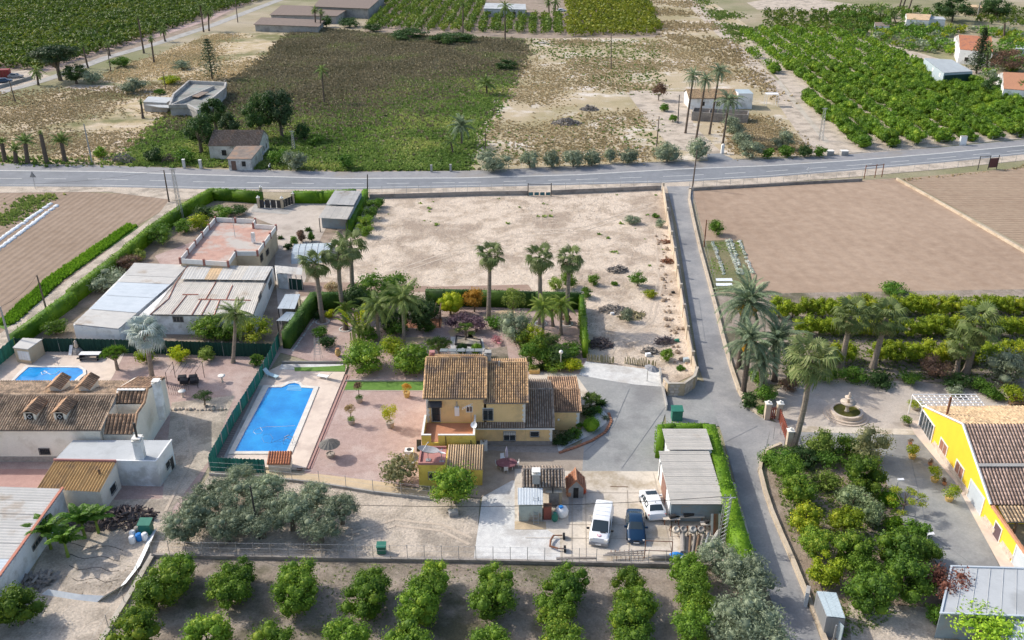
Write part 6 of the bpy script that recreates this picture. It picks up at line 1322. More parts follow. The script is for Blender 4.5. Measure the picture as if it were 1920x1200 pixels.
low_wall('pale low wall between the two brown fields',[(1682,338),(1740,370),(1800,404),(1925,476),(2050,550)],.5,.35,wall_tan)
t=thing('wire_fence','wire fence along the inner side of the lane beside the brown field','fence',tuple(P(1306,440)));posts(t,[P(1298,365),P(1304,400),P(1316,452),P(1330,505),P(1345,560)],14,1.7)
t=thing('wire_fence','wire fence along the road from the brown field to the right edge','fence',tuple(P(1700,322)));posts(t,[P(1625,330),P(1700,324),P(1800,314),P(1930,302)],12,1.5)
t=thing('wire_fence','wire fence in front of the grey-green roadside bushes','fence',tuple(P(1000,318)));posts(t,[P(905,320),P(1080,312),P(1260,304)],16,1.6)
t=thing('wire_fence','wire fence between the big orchard and the main road','fence',tuple(P(1700,280)));posts(t,[P(1615,290),P(1760,276),P(1930,262)],14,1.5)
t=thing('wire_fence','thin fence standing round the corner of the garden drive','fence',tuple(P(1434,850)));posts(t,[P(1463,815),P(1440,830),P(1432,860)],5,1.6)
for pts_,l in(([(1620,335),(1640,333),(1653,332)],'rusty three-post gate frame at the corner of the brown field'),):
 t=thing('field_gate',l,'gate',tuple(P(*pts_[0])));q=PL(pts_);b=MB()
 for p in q:MB().tube([p,p+Vector((0,0,2.8))],.09,5).build('post',rust,t)
 MB().tube([q[0]+Vector((0,0,2.6)),q[-1]+Vector((0,0,2.6))],.07,5).build('top_bar',rust,t)
t=thing('field_gate','dark red sheet gate between two tall posts by the road','gate',tuple(P(1850,318)));q=PL([(1833,319),(1852,318),(1868,317)])
for p in q:MB().tube([p,p+Vector((0,0,3.0))],.09,5).build('post',dark_metal,t)
MB().wall([q[1],q[2]],2.0,.08,z0=.4).build('leaf',mat('gate_dark_red',(.12,.05,.05),rough=.7),t);MB().tube([q[0]+Vector((0,0,2.9)),q[1]+Vector((0,0,2.9))],.07,5).build('top_bar',dark_metal,t)
# green screens
def screen(label,px,h,m,z0=0,npanel=6,stay=True,world=None):
 pts=[Vector((p.x,p.y,0))for p in PL(px)];t=thing('screen_fence',label,'fence',tuple(pts[0]));tot=sum((q-p).length for p,q in zip(pts,pts[1:]))
 for p,q in zip(pts,pts[1:]):
  L2=(q-p).length;k=max(1,round(npanel*L2/tot));u_,_,n2=wallface(p,q)
  for j in range(k):
   a_,b_=p.lerp(q,j/k),p.lerp(q,(j+1)/k);mb=MB();m_=12
   for i in range(m_+1):
    f=i/m_;c=a_.lerp(b_,f)+n2*(.05*sin(i*2.3+j));mb.v+=[(c.x,c.y,z0+.02),(c.x+n2.x*.04,c.y+n2.y*.04,z0+h+.05*sin(i*1.7+j*2))]
    if i:s_=2*i;mb.f.append([s_-2,s_,s_+1,s_-1]);mb.m.append(0)
   mb.build('screen_panel',m,t)
   MB().tube([(a_.x,a_.y,0),(a_.x,a_.y,z0+h+.12)],.04,5).build('post',steel,t)
 return t
screen('green screen fence along the left side of the swimming pool',[(525,648),(505,690),(480,735),(440,800),(396,882)],1.9,screen_green,0,12)
screen('green screen fence below the near end of the pool',[(395,884),(446,886),(499,888)],1.8,screen_green,0,4)
screen('long dark green screen between the long building and the left gardens',[(33,660),(140,660),(220,662),(345,665),(420,668),(512,670)],2.0,screen_dark,0,16)
screen('dark green screen slanting away at the far left edge',[(-60,730),(0,685),(30,660)],2.0,screen_green,0,4)
for(xa,ya,xb,yb_,l)in((1102,678,1150,682,'row of short wooden stakes beside the garden hedge'),(1172,682,1228,690,'row of short wooden stakes near the tilted parasol')):
 a_,b_=P(xa,ya),P(xb,yb_);t=thing('picket_row',l,'fence',tuple(a_),0,'stake rows at the lot edge');me=None
 for k in range(18):
  p=a_.lerp(b_,k/17);
  if me is None:bb=MB().tube([(0,0,0),(0,0,.95),(0,0,1.15)],[.07,.07,.01],5);me=bpy.data.meshes.new('stake');me.from_pydata(bb.v,[],bb.f);me.materials.append(mat('stake_wood',(.26,.25,.12),(.2,.17,.1),4,rough=.9));me.update()
  inst('stake',me,t,tuple(p-a_+Vector((0,random.uniform(-.08,.08),0))),(random.uniform(-.1,.1),random.uniform(-.1,.1),0),(1,1,random.uniform(.8,1.15)))
  # gates and gate pillars
def pillar_box(t,p,w_,h,m,cap,name='pillar'):
 MB().box((p.x,p.y,h/2),(w_,w_,h)).build(name,m,t);b=MB();b.box((p.x,p.y,h+.05),(w_+.14,w_+.14,.1));b.ball((p.x,p.y,h+.25),.17,8);b.build('pillar_cap',cap,t)
t=thing('driveway_gate','black panelled sliding gate between white-capped pillars at the left forecourt','gate',tuple(P(510,388)));q=PL([(486,390),(530,391),(551,382),(491,372),(550,372)])
for p in q[:3]:pillar_box(t,p,.45,2.0,render_tan,trim_white)
for a_,b_ in((q[0],q[1]),(q[1],q[2])):
 for k in range(4):MB().wall([a_.lerp(b_,(k+.12)/4),a_.lerp(b_,(k+.88)/4)],1.5,.08,z0=.1).build('panel',dark_metal,t)
pillar_box(t,q[3],.4,2.2,render_tan,trim_white);
t=thing('entrance_gate','rust-red barred gate between three cream pillars beside the lane','gate',tuple(P(1460,790)));q=PL([(1437,786),(1459,786),(1478,838)])
for p in q:pillar_box(t,p,.6,2.1,wall_tan,trim_white)
for a_,b_,n_ in((q[0],q[1],5),(q[1],q[2],14)):
 for k in range(n_):p=a_.lerp(b_,(k+1)/(n_+1));MB().box((p.x,p.y,.85),(.12,.12,1.6-.25*abs(k/n_-.5))).build('bar',gate_red,t)
 b=MB();b.wall([a_.lerp(b_,.05),a_.lerp(b_,.95)],.12,.06,z0=.3);b.wall([a_.lerp(b_,.05),a_.lerp(b_,.95)],.12,.06,z0=1.3);b.build('rail',gate_red,t)
for x,y,l in((346,316,'left white gate post on the far road verge'),(377,317,'right white gate post on the far road verge')):
 p=P(x,y);t=thing('gate_post',l,'post',tuple(p),0,'white gate posts opposite the farm track');MB().box((0,0,.95),(.5,.5,1.9)).build('shaft',render_old,t,local=True);MB().box((0,0,1.95),(.6,.6,.1)).build('cap',trim_white,t,local=True)
for x,y,l in((809,323,'left concrete gate post beside the dark weed field'),(845,322,'right concrete gate post beside the dark weed field')):
 p=P(x,y);t=thing('gate_post',l,'post',tuple(p),0,'concrete gate posts by the weed field');MB().box((0,0,.75),(.4,.4,1.5)).build('shaft',concrete_grey,t,local=True);MB().box((0,0,1.54),(.48,.48,.08)).build('cap',concrete_grey,t,local=True)
p=P(1354,288);t=thing('gate_pillar','white pillar at the farmhouse drive by the main road','pillar',tuple(p));MB().box((0,0,1.0),(.6,.6,2.0)).build('shaft',render_white,t,local=True);MB().lathe((0,0,2.0),[(.4,0),(.05,.3)],4).build('cap',trim_white,t,local=True)
for x,y,l in((1555,291,'left grey irrigation box beside the orchard track'),(1582,291,'right grey irrigation box beside the orchard track')):
 p=P(x,y);t=thing('irrigation_box',l,'box',tuple(p),0,'irrigation boxes by the road');MB().box((0,0,.5),(1.5,1.2,1.0)).build('body',concrete_grey,t,local=True);MB().box((0,0,1.04),(1.6,1.3,.08)).build('lid',trim_white,t,local=True)
p=P(1804,272);t=thing('utility_cabinet','white utility cabinet on a slab at the orchard edge','cabinet',tuple(p));MB().box((0,0,1.0),(1.4,.7,2.0)).build('body',render_white,t,local=True);MB().box((0,0,2.05),(1.5,.8,.08)).build('lid',concrete_grey,t,local=True)
# palms
WASH='tall fan palms round the garden'
def wpalm(lbl,b_,c_,sc=1,skirt=10,nf=34,group=WASH,wind=.12,ring=None,leaves=FAN,**k):
 return palm('fan_palm',lbl,b_,c_,leaves,int(nf*.72),(.3*sc,.22*sc),palm_bark,skirt=(FAN_DEAD,skirt),group=group,sc=sc*1.18,wind=(wind,0),ring=ring,**k)
wpalm('leaning tall fan palm at the left end of the dark hedge',(605,604),(591,492),1.15,ring=.9)
wpalm('tall fan palm rising behind the left dark hedge, the nearer of two',(648,600),(635,474),1.1,curve=-.3)
wpalm('tall fan palm rising behind the left dark hedge, the farther of two',(662,575),(657,457),1.15)
wpalm('slim tall fan palm standing alone above the purple shrub',(916,599),(919,475),1.05)
wpalm('tall fan palm left of the pair at the right of the garden',(1014,608),(1012,481),1.1,ring=.8)
wpalm('tall fan palm right of the pair, nearest the lot',(1062,608),(1068,484),1.05,ring=.8)
GR='fan palms in the right-hand gardens'
wpalm('big fan palm with bowed grey trunk beside the fountain court',(1487,840),(1521,668),1.15,14,38,GR,.15,leaves=FAN_BIG,curve=.3)
wpalm('fan palm in the yellow-green rows, left of the central pair',(1576,690),(1597,588),1.25,14,40,GR,.15)
wpalm('fan palm in the yellow-green rows, right of the central pair',(1636,690),(1663,592),1.3,14,40,GR,.15)
wpalm('short fan palm left of the right-edge pair by the olive',(1793,700),(1803,640),1.1,8,30,GR,.1)
wpalm('spreading fan palm of the right-edge pair by the olive',(1811,700),(1838,606),1.45,12,40,GR,.15)
GD='date palms at the bend of the lane'
def dpalm(lbl,b_,c_,sc=1,nf=44,fruit=flower_org,group=GD,el=(82,-38),**k):
 return palm('date_palm',lbl,b_,c_,DATE,nf,(.32,.3),palm_bark_dark,el=el,group=group,sc=sc,boots=.5,fruit=fruit,**k)
dpalm('nearest date palm with orange fruit leaning over the lane wall',(1393,738),(1406,640),.95,wind=(.1,0))
dpalm('large date palm with orange fruit behind the nearest one',(1384,690),(1403,568),1.2,50,wind=(.12,0))
dpalm('dark date palm right of the fruiting pair',(1452,715),(1456,640),1.1,fruit=None,wind=(.1,0));dpalm('low date palm with hanging fronds behind the lane bend',(1430,735),(1428,678),.8,30,fruit=None)
palm('silver_palm','silvery blue fan palm beside the dark screen left of the pool',(286,712),(272,622),SILVER,30,(.3,.24),palm_bark,el=(80,-42),cat='palm',wind=(.08,0),sc=1.0)
palm('queen_palm','pale feather palm in front of the dark screen by the long building',(437,680),(442,590),QUEEN,22,(.24,.18),palm_bark,el=(80,-30),wind=(.15,0),boots=.4,sc=.9)
GQ='feather palms inside the walled garden'
def qpalm(lbl,b_,c_,sc=.9,leaves=QUEEN,nf=22,**k):return palm('queen_palm',lbl,b_,c_,leaves,nf,(.22,.17),palm_bark,el=(82,-25),group=GQ,sc=sc,boots=.6,wind=(.16,0),**k)
qpalm('feather palm with pale trunk left of the garden pair',(710,640),(706,575),1.0);qpalm('feather palm with pale trunk right of the garden pair',(758,650),(755,562),1.05,nf=24)
palm('young_palm','short yellowing palm in a stone ring left of the banana clump',(648,618),(648,578),QUEEN_Y,16,(.3,.26),palm_bark_dark,el=(80,-20),sc=.8,ring=.8,group=GQ)
qpalm('lime green feather palm in the middle of the right garden corner',(1018,640),(1018,578),.95,QUEEN_Y);qpalm('lime green feather palm at the right garden corner',(1052,628),(1052,572),.95,QUEEN_Y)
qpalm('short lime palm beside the long dark hedge',(1037,612),(1034,572),.8,QUEEN_Y,16)
def mini(lbl,b_,c_,leaves,nf=26,r=(.25,.2),m=palm_bark_dark,sc=1,el=(80,-45),group=None,kind='date_palm',**k):return palm(kind,lbl,b_,c_,leaves,nf,r,m,el=el,sc=sc,group=group,**k)
FP='tall palms in front of the white farmhouse'
for(b_,c_,sc,l)in(((1285,250),(1300,142),.75,'leftmost tall palm in front of the white farmhouse'),((1305,262),(1323,150),.7,'second tall palm from the left before the white farmhouse'),((1330,252),(1349,134),.8,'tallest palm in front of the white farmhouse'),((1355,270),(1367,188),1.0,'shorter full-headed palm at the right of the farmhouse palms')):
 mini(l,b_,c_,DATE,34,sc=sc,group=FP,boots=.3)
LP='short palms along the far verge on the left'
for(b_,c_,sc,l)in(((10,303),(3,268),.6,'leftmost short palm at the road verge with a bare crown'),((52,306),(47,268),.9,'bushy short palm second along the left road verge'),((88,306),(76,250),.3,'nearly bare leaning palm stump on the left road verge'),((122,303),(115,266),.9,'green short palm rightmost on the left road verge'),((30,305),(28,282),.7,'low dark palm clump between the left verge palms')):
 mini(l,b_,c_,DATE_G,20,(.45,.4),sc=sc*1.1,el=(80,5),group=LP)
WP='palms standing in the dark weed field'
mini('large round-headed palm at the edge of the weed field',(866,272),(865,238),DATE,46,sc=.95,el=(85,-30),group=WP);mini('low wide palm farther up the weed field edge',(913,178),(912,158),DATE_G,36,sc=1.2,el=(85,-15),group=WP)
mini('thin lone palm standing in the middle of the weed field',(608,194),(603,132),DATE_G,18,(.22,.18),sc=.9,group=WP);mini('small withered palm below the round-headed palm',(850,288),(845,265),DATE_G,10,(.2,.15),sc=.8,el=(60,-50),group=WP)
TP='tall palms along the country road'
for(b_,c_,sc,l)in(((382,60),(375,8),.8,'tall thin palm by the country road, left of a pair'),((392,58),(390,22),1.1,'thick shaggy palm by the country road, right of a pair'),((270,100),(258,30),.5,'dying tall palm with a bare crown by the country road'),((289,118),(283,72),.6,'dead-topped palm trunk in dry grass by the country road'),((310,78),(305,56),.9,'small shaggy palm at the orchard edge'),((165,128),(155,85),.6,'slender palm trunk right of the big pine'),((72,160),(68,132),1.0,'short palm beside the country road, left of the big pine'),((592,55),(590,18),.8,'palm in front of the brown farm sheds'),((600,57),(602,22),.7,'second palm in front of the brown farm sheds'),((947,76),(947,12),1.25,'tall shaggy palm before the pale farmhouse at the top'),((1030,26),(1028,2),1.0,'palm at the right end of the pale farmhouse'),((1040,27),(1042,4),1.0,'palm beside the white car at the top centre'),((868,62),(868,8),.6,'thin faded palm in the top centre orchard'),((268,222),(264,190),.35,'dark dead palm stump in dry grass beside the pale ruin'),((206,105),(202,82),.5,'second slender palm right of the big pine')):
 mini(l,b_,c_,DATE_G,22,(.3,.24),sc=sc,group=TP,el=(75,-60))
for(b_,c_,sc,l)in(((1652,42),(1650,14),1.1,'green palm cluster beside the long white house'),((1680,45),(1674,22),1.0,'pale drooping palm beside the long white house'),((1850,130),(1853,92),1.2,'shaggy palm right of the tall dark conifer'),((1912,190),(1915,160),.8,'small palm before the orange tiled house'),((1290,222),(1285,200),.01,'')):
 if l:mini(l,b_,c_,DATE_G,26,(.3,.24),sc=sc,group='palms around the houses at the top right',el=(80,-55))
for i,(x,l)in enumerate(((1693,'left bare leaning pole beside the sports fence at the top right'),(1700,'middle bare leaning pole at the top right'),(1712,'right bare leaning pole at the top right'))):
 a_,b_=up(x-10,24,x+2,-14);t=thing('bare_trunk',l,'trunk',tuple(a_),0,'bare palm poles at the top right');MB().tube([(0,0,0),tuple(b_-a_)],[.4,.3],6).build('trunk',palm_bark_dark,t,local=True)
 # garden plants inside the walls
B_=bush
B_('broad dome of dark green foliage behind the feather palms',716,545,5.2,2.6,lf_green,.28,5200,'tree','tree',nb=42,br=(.18,.3),zc=2.6)
B_('smaller dark green crown left of the broad dome',672,560,3.0,2.2,lf_dark,.25,2400,'tree','tree',nb=26,zc=2.6)
B_('dark green crown hanging over the garden pavilion on the right',785,585,3.0,2.4,lf_dark,.25,2600,'tree','tree',nb=26,zc=2.8)
B_('shaded shrub mass between the two feather palms',735,600,2.6,1.6,lf_dark,.22,1800)
B_('bright green loquat-like bush left of the garden path, the left one',684,672,3.2,1.9,lf_citrus,.24,3400,nb=28)
B_('bright green rounded bush beside the house, the right one',771,673,2.9,1.8,lf_citrus,.24,3200,nb=28);B_('olive-tinted bush between the two bright green bushes',737,648,1.8,1.4,lf_citrus_y,.2,1400)
b=MB();rngb=random.Random(4)
t=thing('banana_clump','tall yellow-green banana clump left of the feather palms','plant',tuple(P(675,640)))
for k in range(13):
 a=k*2.4;r=.35*sqrt(k);me_=[feather_leaf(2.6,7,.5,.5,lf_yellow if k%3==0 else lf_queen,30+k,.3,.1,.9)][0];me_.name='leaf';inst('leaf',me_,t,(r*cos(a),r*sin(a),1.0+rngb.uniform(0,1.6)),(0,-radians(rngb.uniform(15,60)),a),1)
 MB().tube([(r*cos(a),r*sin(a),0),(r*cos(a),r*sin(a),1.6)],.09,5).build('stem',lf_queen,t,local=True)
B_('leafy undergrowth at the foot of the banana clump',690,625,1.8,1.3,lf_green,.2,1500);B_('low pale-edged shrub under the short yellowing palm',670,640,1.0,.7,lf_lime,.15,500)
for x,y,r,h_,m,l in((600,622,1.2,.8,lf_green,'low dark green cushion left of the wire arch'),(612,640,1.3,1.0,lf_dark,'dark round bush behind the wire arch'),(618,588,.9,.6,lf_yellow,'yellow-green cushion beside the leaning fan palm'),(596,592,.8,.5,lf_dark,'low dark mat of leaves beside the leaning fan palm'),(868,606,0,0,None,''),(930,603,1.6,1.0,lf_green,'fresh green bush between the purple shrub and the grey bush'),(1042,668,2.2,1.3,lf_dark,'dark spreading shrub by the right garden corner'),(985,640,1.5,1.6,lf_citrus_d,'leafy bush at the foot of the silver-grey weeping bush'),(1030,640,1.6,1.3,lf_queen,'mixed green undergrowth below the lime palms'),(1022,668,1.6,1.4,lf_green,'thick green bush behind the lamp bedding'),(800,610,1.5,1.0,lf_green,'shrub beside the garden pavilion floor'),(815,585,1.2,1.2,lf_dark,'dark bush beside the barrel bush'),(745,618,1.6,1.2,lf_green,'green shrub between the pale palm trunks'),(1068,655,2.0,1.1,lf_green,'green shrub below the narrow clipped hedge'),(1040,685,1.5,.8,lf_citrus,'bright green bedding at the lamp post foot'),(1072,684,1.6,.7,lf_yellow,'yellow-green bedding right of the white globe lamp'),(998,690,.7,.6,lf_lime,'lime plant growing in the ochre trough'),(1013,655,1.6,2.0,lf_citrus_d,'upright conifer-like bush left of the cycads'),(1003,630,1.8,2.2,lf_citrus_y,'dense yellowish cactus-like bush in the garden corner'),(990,665,1.5,1.8,lf_green,'tall green bush above the roof corner'),(1062,598,.7,.6,lf_brown,'brown dry bush under the right fan palm')):
 if l:B_(l,x,y,r,h_,m,.18,int(700*r+300))
B_('clipped yellow-topped barrel bush before the long dark hedge',844,568,1.85,1.8,lf_yellow,.16,3400,nb=30,br=(.3,.4),core=.9,zc=1.9);B_('round orange-leaved bush before the long dark hedge',889,560,1.6,1.5,lf_orange,.17,2000,nb=22,zc=2.1)
B_('dark purple-leaved spreading shrub in the garden centre',862,602,2.1,1.0,lf_purple,.18,1700,nb=20,zc=1.5);B_('pinkish purple shrub joined to the dark purple one',893,605,1.8,.9,lf_purple,.2,1300,nb=18,zc=1.4)
B_('silver-grey weeping bush left of the cactus bushes',965,615,2.6,2.4,lf_olive,.17,4200,'tree','tree',nb=34,zc=2.2,jit=1.0);B_('feathery pale green tree before the long dark hedge',962,562,1.9,1.9,lf_lime,.18,1700,'tree','tree',nb=22,br=(.2,.35),core=.35,zc=2.8)
B_('small pink-flowering bush in the middle of the gravel',931,636,.9,.5,leafmat('leaf_pink',(.3,.12,.14),(.5,.22,.25),(.6,.4,.4)),.13,350,core=.3)
rosette('dragon tree with branching crown left of the rock bed',823,640,.75,.05,38,lf_palm,'tree','dragon_tree',heads=11,stem_h=2.2,spread=1.5);rosette('dragon tree by the left pool terrace with dark dense crown',212,655,.65,.05,40,lf_green,'tree','dragon_tree',heads=13,stem_h=2.8,spread=1.4)
rosette('branching dragon tree at the right end of the house',1108,742,.6,.05,34,lf_palm,'tree','dragon_tree',heads=9,stem_h=1.9,spread=1.0)
for x,y,L2,n2,m,l in((1018,692,1.3,60,lf_dark,'dark cycad rosette left of the white globe lamp'),(1126,758,1.1,50,lf_dark,'dark cycad beside the dragon tree at the drive'),(1135,785,.7,30,lf_olive,'grey agave on the white pebbles by the drive'),(1060,672,1.2,50,lf_dark,'dark spiky plant under the narrow hedge'),(950,694,.4,20,lf_olive,'small agave in the rockery'),(578,432,.9,40,lf_dark,'cycad on the neighbour gravel by the tan house'),(526,447,.9,40,lf_dark,'small cycad at the corner of the tan house')):
 rosette(l,x,y,L2,.06,n2,m)
def cloud_tree(lbl,px,py,h,pads,r,m=lf_citrus_d):
 p=P(px,py);t=thing('cloud_tree',lbl,'tree',tuple(p));rg_=random.Random(int(px));tb=MB();tb.tube([(0,0,0),(.1,0,h*.5),(-.1,0,h)],[.12,.08,.04],6)
 for k in range(pads):
  a=k*2.4;R=r*(.3+.7*k/pads);z=h*(1-.45*k/pads);q=(R*cos(a),R*sin(a),z);tb.tube([(0,0,h*.4),(q[0]*.6,q[1]*.6,z-.2),q],.04,4)
  Qp,D,C,bb=crown_pts(.55,.28,6,260,np.random.default_rng(k+int(px)),(.5,.7));V,Fq=leaf_quads(Qp+np.array(q),D,.12,np.random.default_rng(k),.6,.6);tagit(inst('foliage_pad',np_mesh('foliage_pad',V,Fq,[m]),t),kind='stuff')
 tb.build('trunk',bark,t,local=True)
cloud_tree('cloud-pruned pine in the raised black-edged bed behind the house',873,641,2.6,6,1.2);cloud_tree('low cloud-pruned shrub on the gravel left of the pool screen',384,760,1.6,7,1.1,lf_dark)
cloud_tree('sprawling pruned tree with twisted limbs beside the grey drive',1690,965,2.6,9,2.4,lf_citrus_y)
for x,y,l in((866,654,'dark clipped ball at the left of the raised bed'),(893,654,'green clipped ball at the right of the raised bed')):B_(l,x,y,.75,.75,lf_hedge_d if x<880 else lf_hedge,.1,1400,nb=10,br=(.7,.9),core=.9)
B_('clipped green ball on white pebbles beside the drive',1109,796,.95,.85,lf_hedge,.11,1800,nb=10,br=(.7,.9),core=.9)
for x,y,r,m,l in((1104,772,1.1,lf_dark,'dark bush below the dragon tree at the house end'),(1118,770,.8,lf_green,'small green bush beside the drive kerb'),(1060,818,1.2,lf_dark,'low planting in the bed below the right wing'),(1078,812,1.0,lf_green,'leafy plants along the white pebble bed'),(1050,828,.9,lf_dark,'dark leaves at the near tip of the planted bed')):B_(l,x,y,r,r*.6,m,.16,700)
B_('tall shrub with reddish new leaves by the annexe',750,880,2.1,1.7,leafmat('leaf_loquat',(.1,.12,.05),(.26,.24,.12),(.4,.26,.16)),.26,1400,'tree','tree',nb=22,core=.4,zc=1.7);B_('bright green citrus tree in front of the yellow annexe',852,910,2.5,2.0,lf_citrus,.22,3200,'citrus tree','citrus_tree',nb=28,zc=2.2)
def potted(lbl,px,py,pr,ph,pm,stem,cr,ch,m,leaf=.13,under=None,n=700):
 p=P(px,py);t=thing('potted_plant',lbl,'potted plant',tuple(p));MB().lathe((0,0,0),[(pr*.65,0),(pr*.9,ph*.6),(pr,ph),(pr*.85,ph),(pr*.8,ph*.85)],14).build('pot',pm,t,local=True)
 if under:Qp,D,C,bb=crown_pts(pr*1.25,.25,6,350,np.random.default_rng(int(px)),(.5,.7));V,Fq=leaf_quads(Qp+[0,0,ph+.1],D,.1,np.random.default_rng(3),.6,.6);inst('underplanting',np_mesh('underplanting',V,Fq,[under]),t)
 if stem:MB().tube([(0,0,ph*.5),(.03,0,ph+stem)],.05,5).build('stem',bark,t,local=True)
 Qp,D,C,bb=crown_pts(cr,ch,14,n,np.random.default_rng(int(px+py)),(.3,.5));V,Fq=leaf_quads(Qp+[0,0,ph+stem+ch*.8],D,leaf,np.random.default_rng(5),.6,.8);inst('foliage',np_mesh('foliage',V,Fq,[m]),t)
potted('grey pot with reddish topiary and green skirt, upper of the gravel yard',674,755,.45,.7,pot_stone,1.1,.6,.5,lf_brown,under=lf_green);potted('grey pot with pale reddish topiary, lower left of the gravel yard',659,796,.45,.65,pot_stone,1.0,.65,.55,leafmat('leaf_redpale',(.16,.14,.05),(.3,.22,.1),(.4,.25,.15)),under=lf_hedge)
potted('large grey pot with round golden-green bush in the gravel yard',732,802,.5,.8,pot_stone,.5,1.05,1.0,lf_yellow,.13,n=1700);potted('ochre pot with spiky yellow-orange plant by the lawn strip',763,745,.42,.75,pot_ochre,.1,.65,.6,lf_orange)
potted('square pot with small bush right of the house wall',1086,806,.3,.4,pot_clay,0,.4,.3,lf_green)
t=thing('flower_trough','ochre rectangular trough beside the white forecourt path','planter',tuple(P(1002,700)));MB().box((0,0,.3),(1.3,.6,.6)).build('trough',pot_ochre,t,local=True)
for x,y,r,m,l in((1196,524,1.5,lf_green,'round green shrub in the sandy lot right of the branch heap'),(1218,551,1.2,lf_citrus_y,'bright yellow-green shrub in the sandy lot'),(1113,525,1.1,lf_citrus,'small green shrub above the garden corner'),(1099,549,1.1,lf_green,'green shrub just outside the garden hedge corner'),(1066,525,1.7,lf_citrus_d,'green shrub behind the right fan palm'),(1042,532,1.3,lf_lime,'pale loose shrub between the two right fan palms'),(1152,532,.6,lf_green,'little shrub below the branch heap'),(1250,666,1.0,lf_citrus,'green seedling tree near the curved wall'),(1276,690,.6,lf_green,'small dark shrub in the wall corner'),(1230,404,.8,lf_green,'small shrub near the upper lane wall'),(1238,418,1.0,lf_olive,'greyish shrub against the upper lane wall'),(1186,413,1.6,lf_olive,'low grey-green thicket in the upper sandy lot'),(1346,427,1.8,lf_citrus,'round green tree at the corner of the brown field'),(1176,590,1.2,lf_olive,'grassy tuft on the round rubble mound')):B_(l,x,y,r,r*.85 if r>.9 and 'low' not in l else r*.5,m,.17,int(900*r))
for x,y,r,h_,m,l in((296,440,2.6,1.8,lf_green,'large green bush inside the left hedge'),(372,414,2.4,1.4,lf_citrus_y,'yellow-green low tree behind the flat-roofed house'),(345,424,1.8,1.2,lf_green,'green bush beside the lattice mast'),(410,398,2.6,1.3,lf_green,'wide green bush near the forecourt lawn'),(380,402,2.2,1.6,lf_dark,'dark green bush under the road hedge'),(440,394,2.5,.8,lf_dark,'low green planting below the road hedge'),(198,522,3.6,1.5,lf_olive,'rounded grey-green olive bush beside the sheet roof'),(238,492,2.4,1.2,lf_brown,'brownish thin bush beyond the grey-green olive bush'),(260,478,1.2,1.0,lf_lime,'small pale bush near the hedge'),(103,614,1.8,1.2,lf_citrus,'green bush at the end of the left hedge'),(395,612,3.0,1.8,lf_citrus,'bright green citrus mass before the long building, left part'),(478,620,2.8,1.7,lf_citrus_y,'bright green citrus mass before the long building, right part'),(430,624,2.0,1.3,lf_citrus_d,'darker bush between the two bright masses'),(334,664,1.4,1.2,lf_yellow,'vivid yellow-green bush before the dark screen'),(386,664,1.2,1.0,lf_lime,'loose pale green bush before the dark screen'),(274,667,1.4,1.2,lf_citrus_y,'bush with green leaves behind the silver palm trunk'),(480,676,1.0,.8,lf_green,'round green bush at the green screen corner'),(12,742,1.5,1.2,lf_green,'dark tree behind the villa at the left edge'),(45,737,1.0,.7,lf_orange,'yellowish bush behind the villa'),(60,738,.8,.6,lf_green,'small green bush behind the villa'),(565,443,.9,1.1,lf_brown,'clipped brownish cone shrub, middle of three by the forecourt'),(551,452,.8,1.0,lf_green,'clipped dark cone shrub, left of three by the forecourt'),(584,444,.7,.9,lf_green,'clipped green cone shrub, right of three by the forecourt'),(540,463,.8,.5,lf_dark,'flat-topped dark bush beside the tan house wall'),(700,385,1.5,1.2,lf_citrus,'bright citrus bush at the top left of the bare lot'),(694,400,1.6,1.2,lf_citrus_d,'second citrus bush down the left side of the bare lot'),(687,415,1.7,1.2,lf_citrus,'third citrus bush down the left side of the bare lot'),(682,432,1.7,1.2,lf_citrus,'fourth citrus bush down the left side of the bare lot'),(712,380,1.2,1.0,lf_green,'green bush in the top left lot corner'),(622,540,1.4,.9,lf_straw,'dry grey bush beyond the dark garden hedge')):B_(l,x,y,r,h_,m,.2,int(650*r+300))
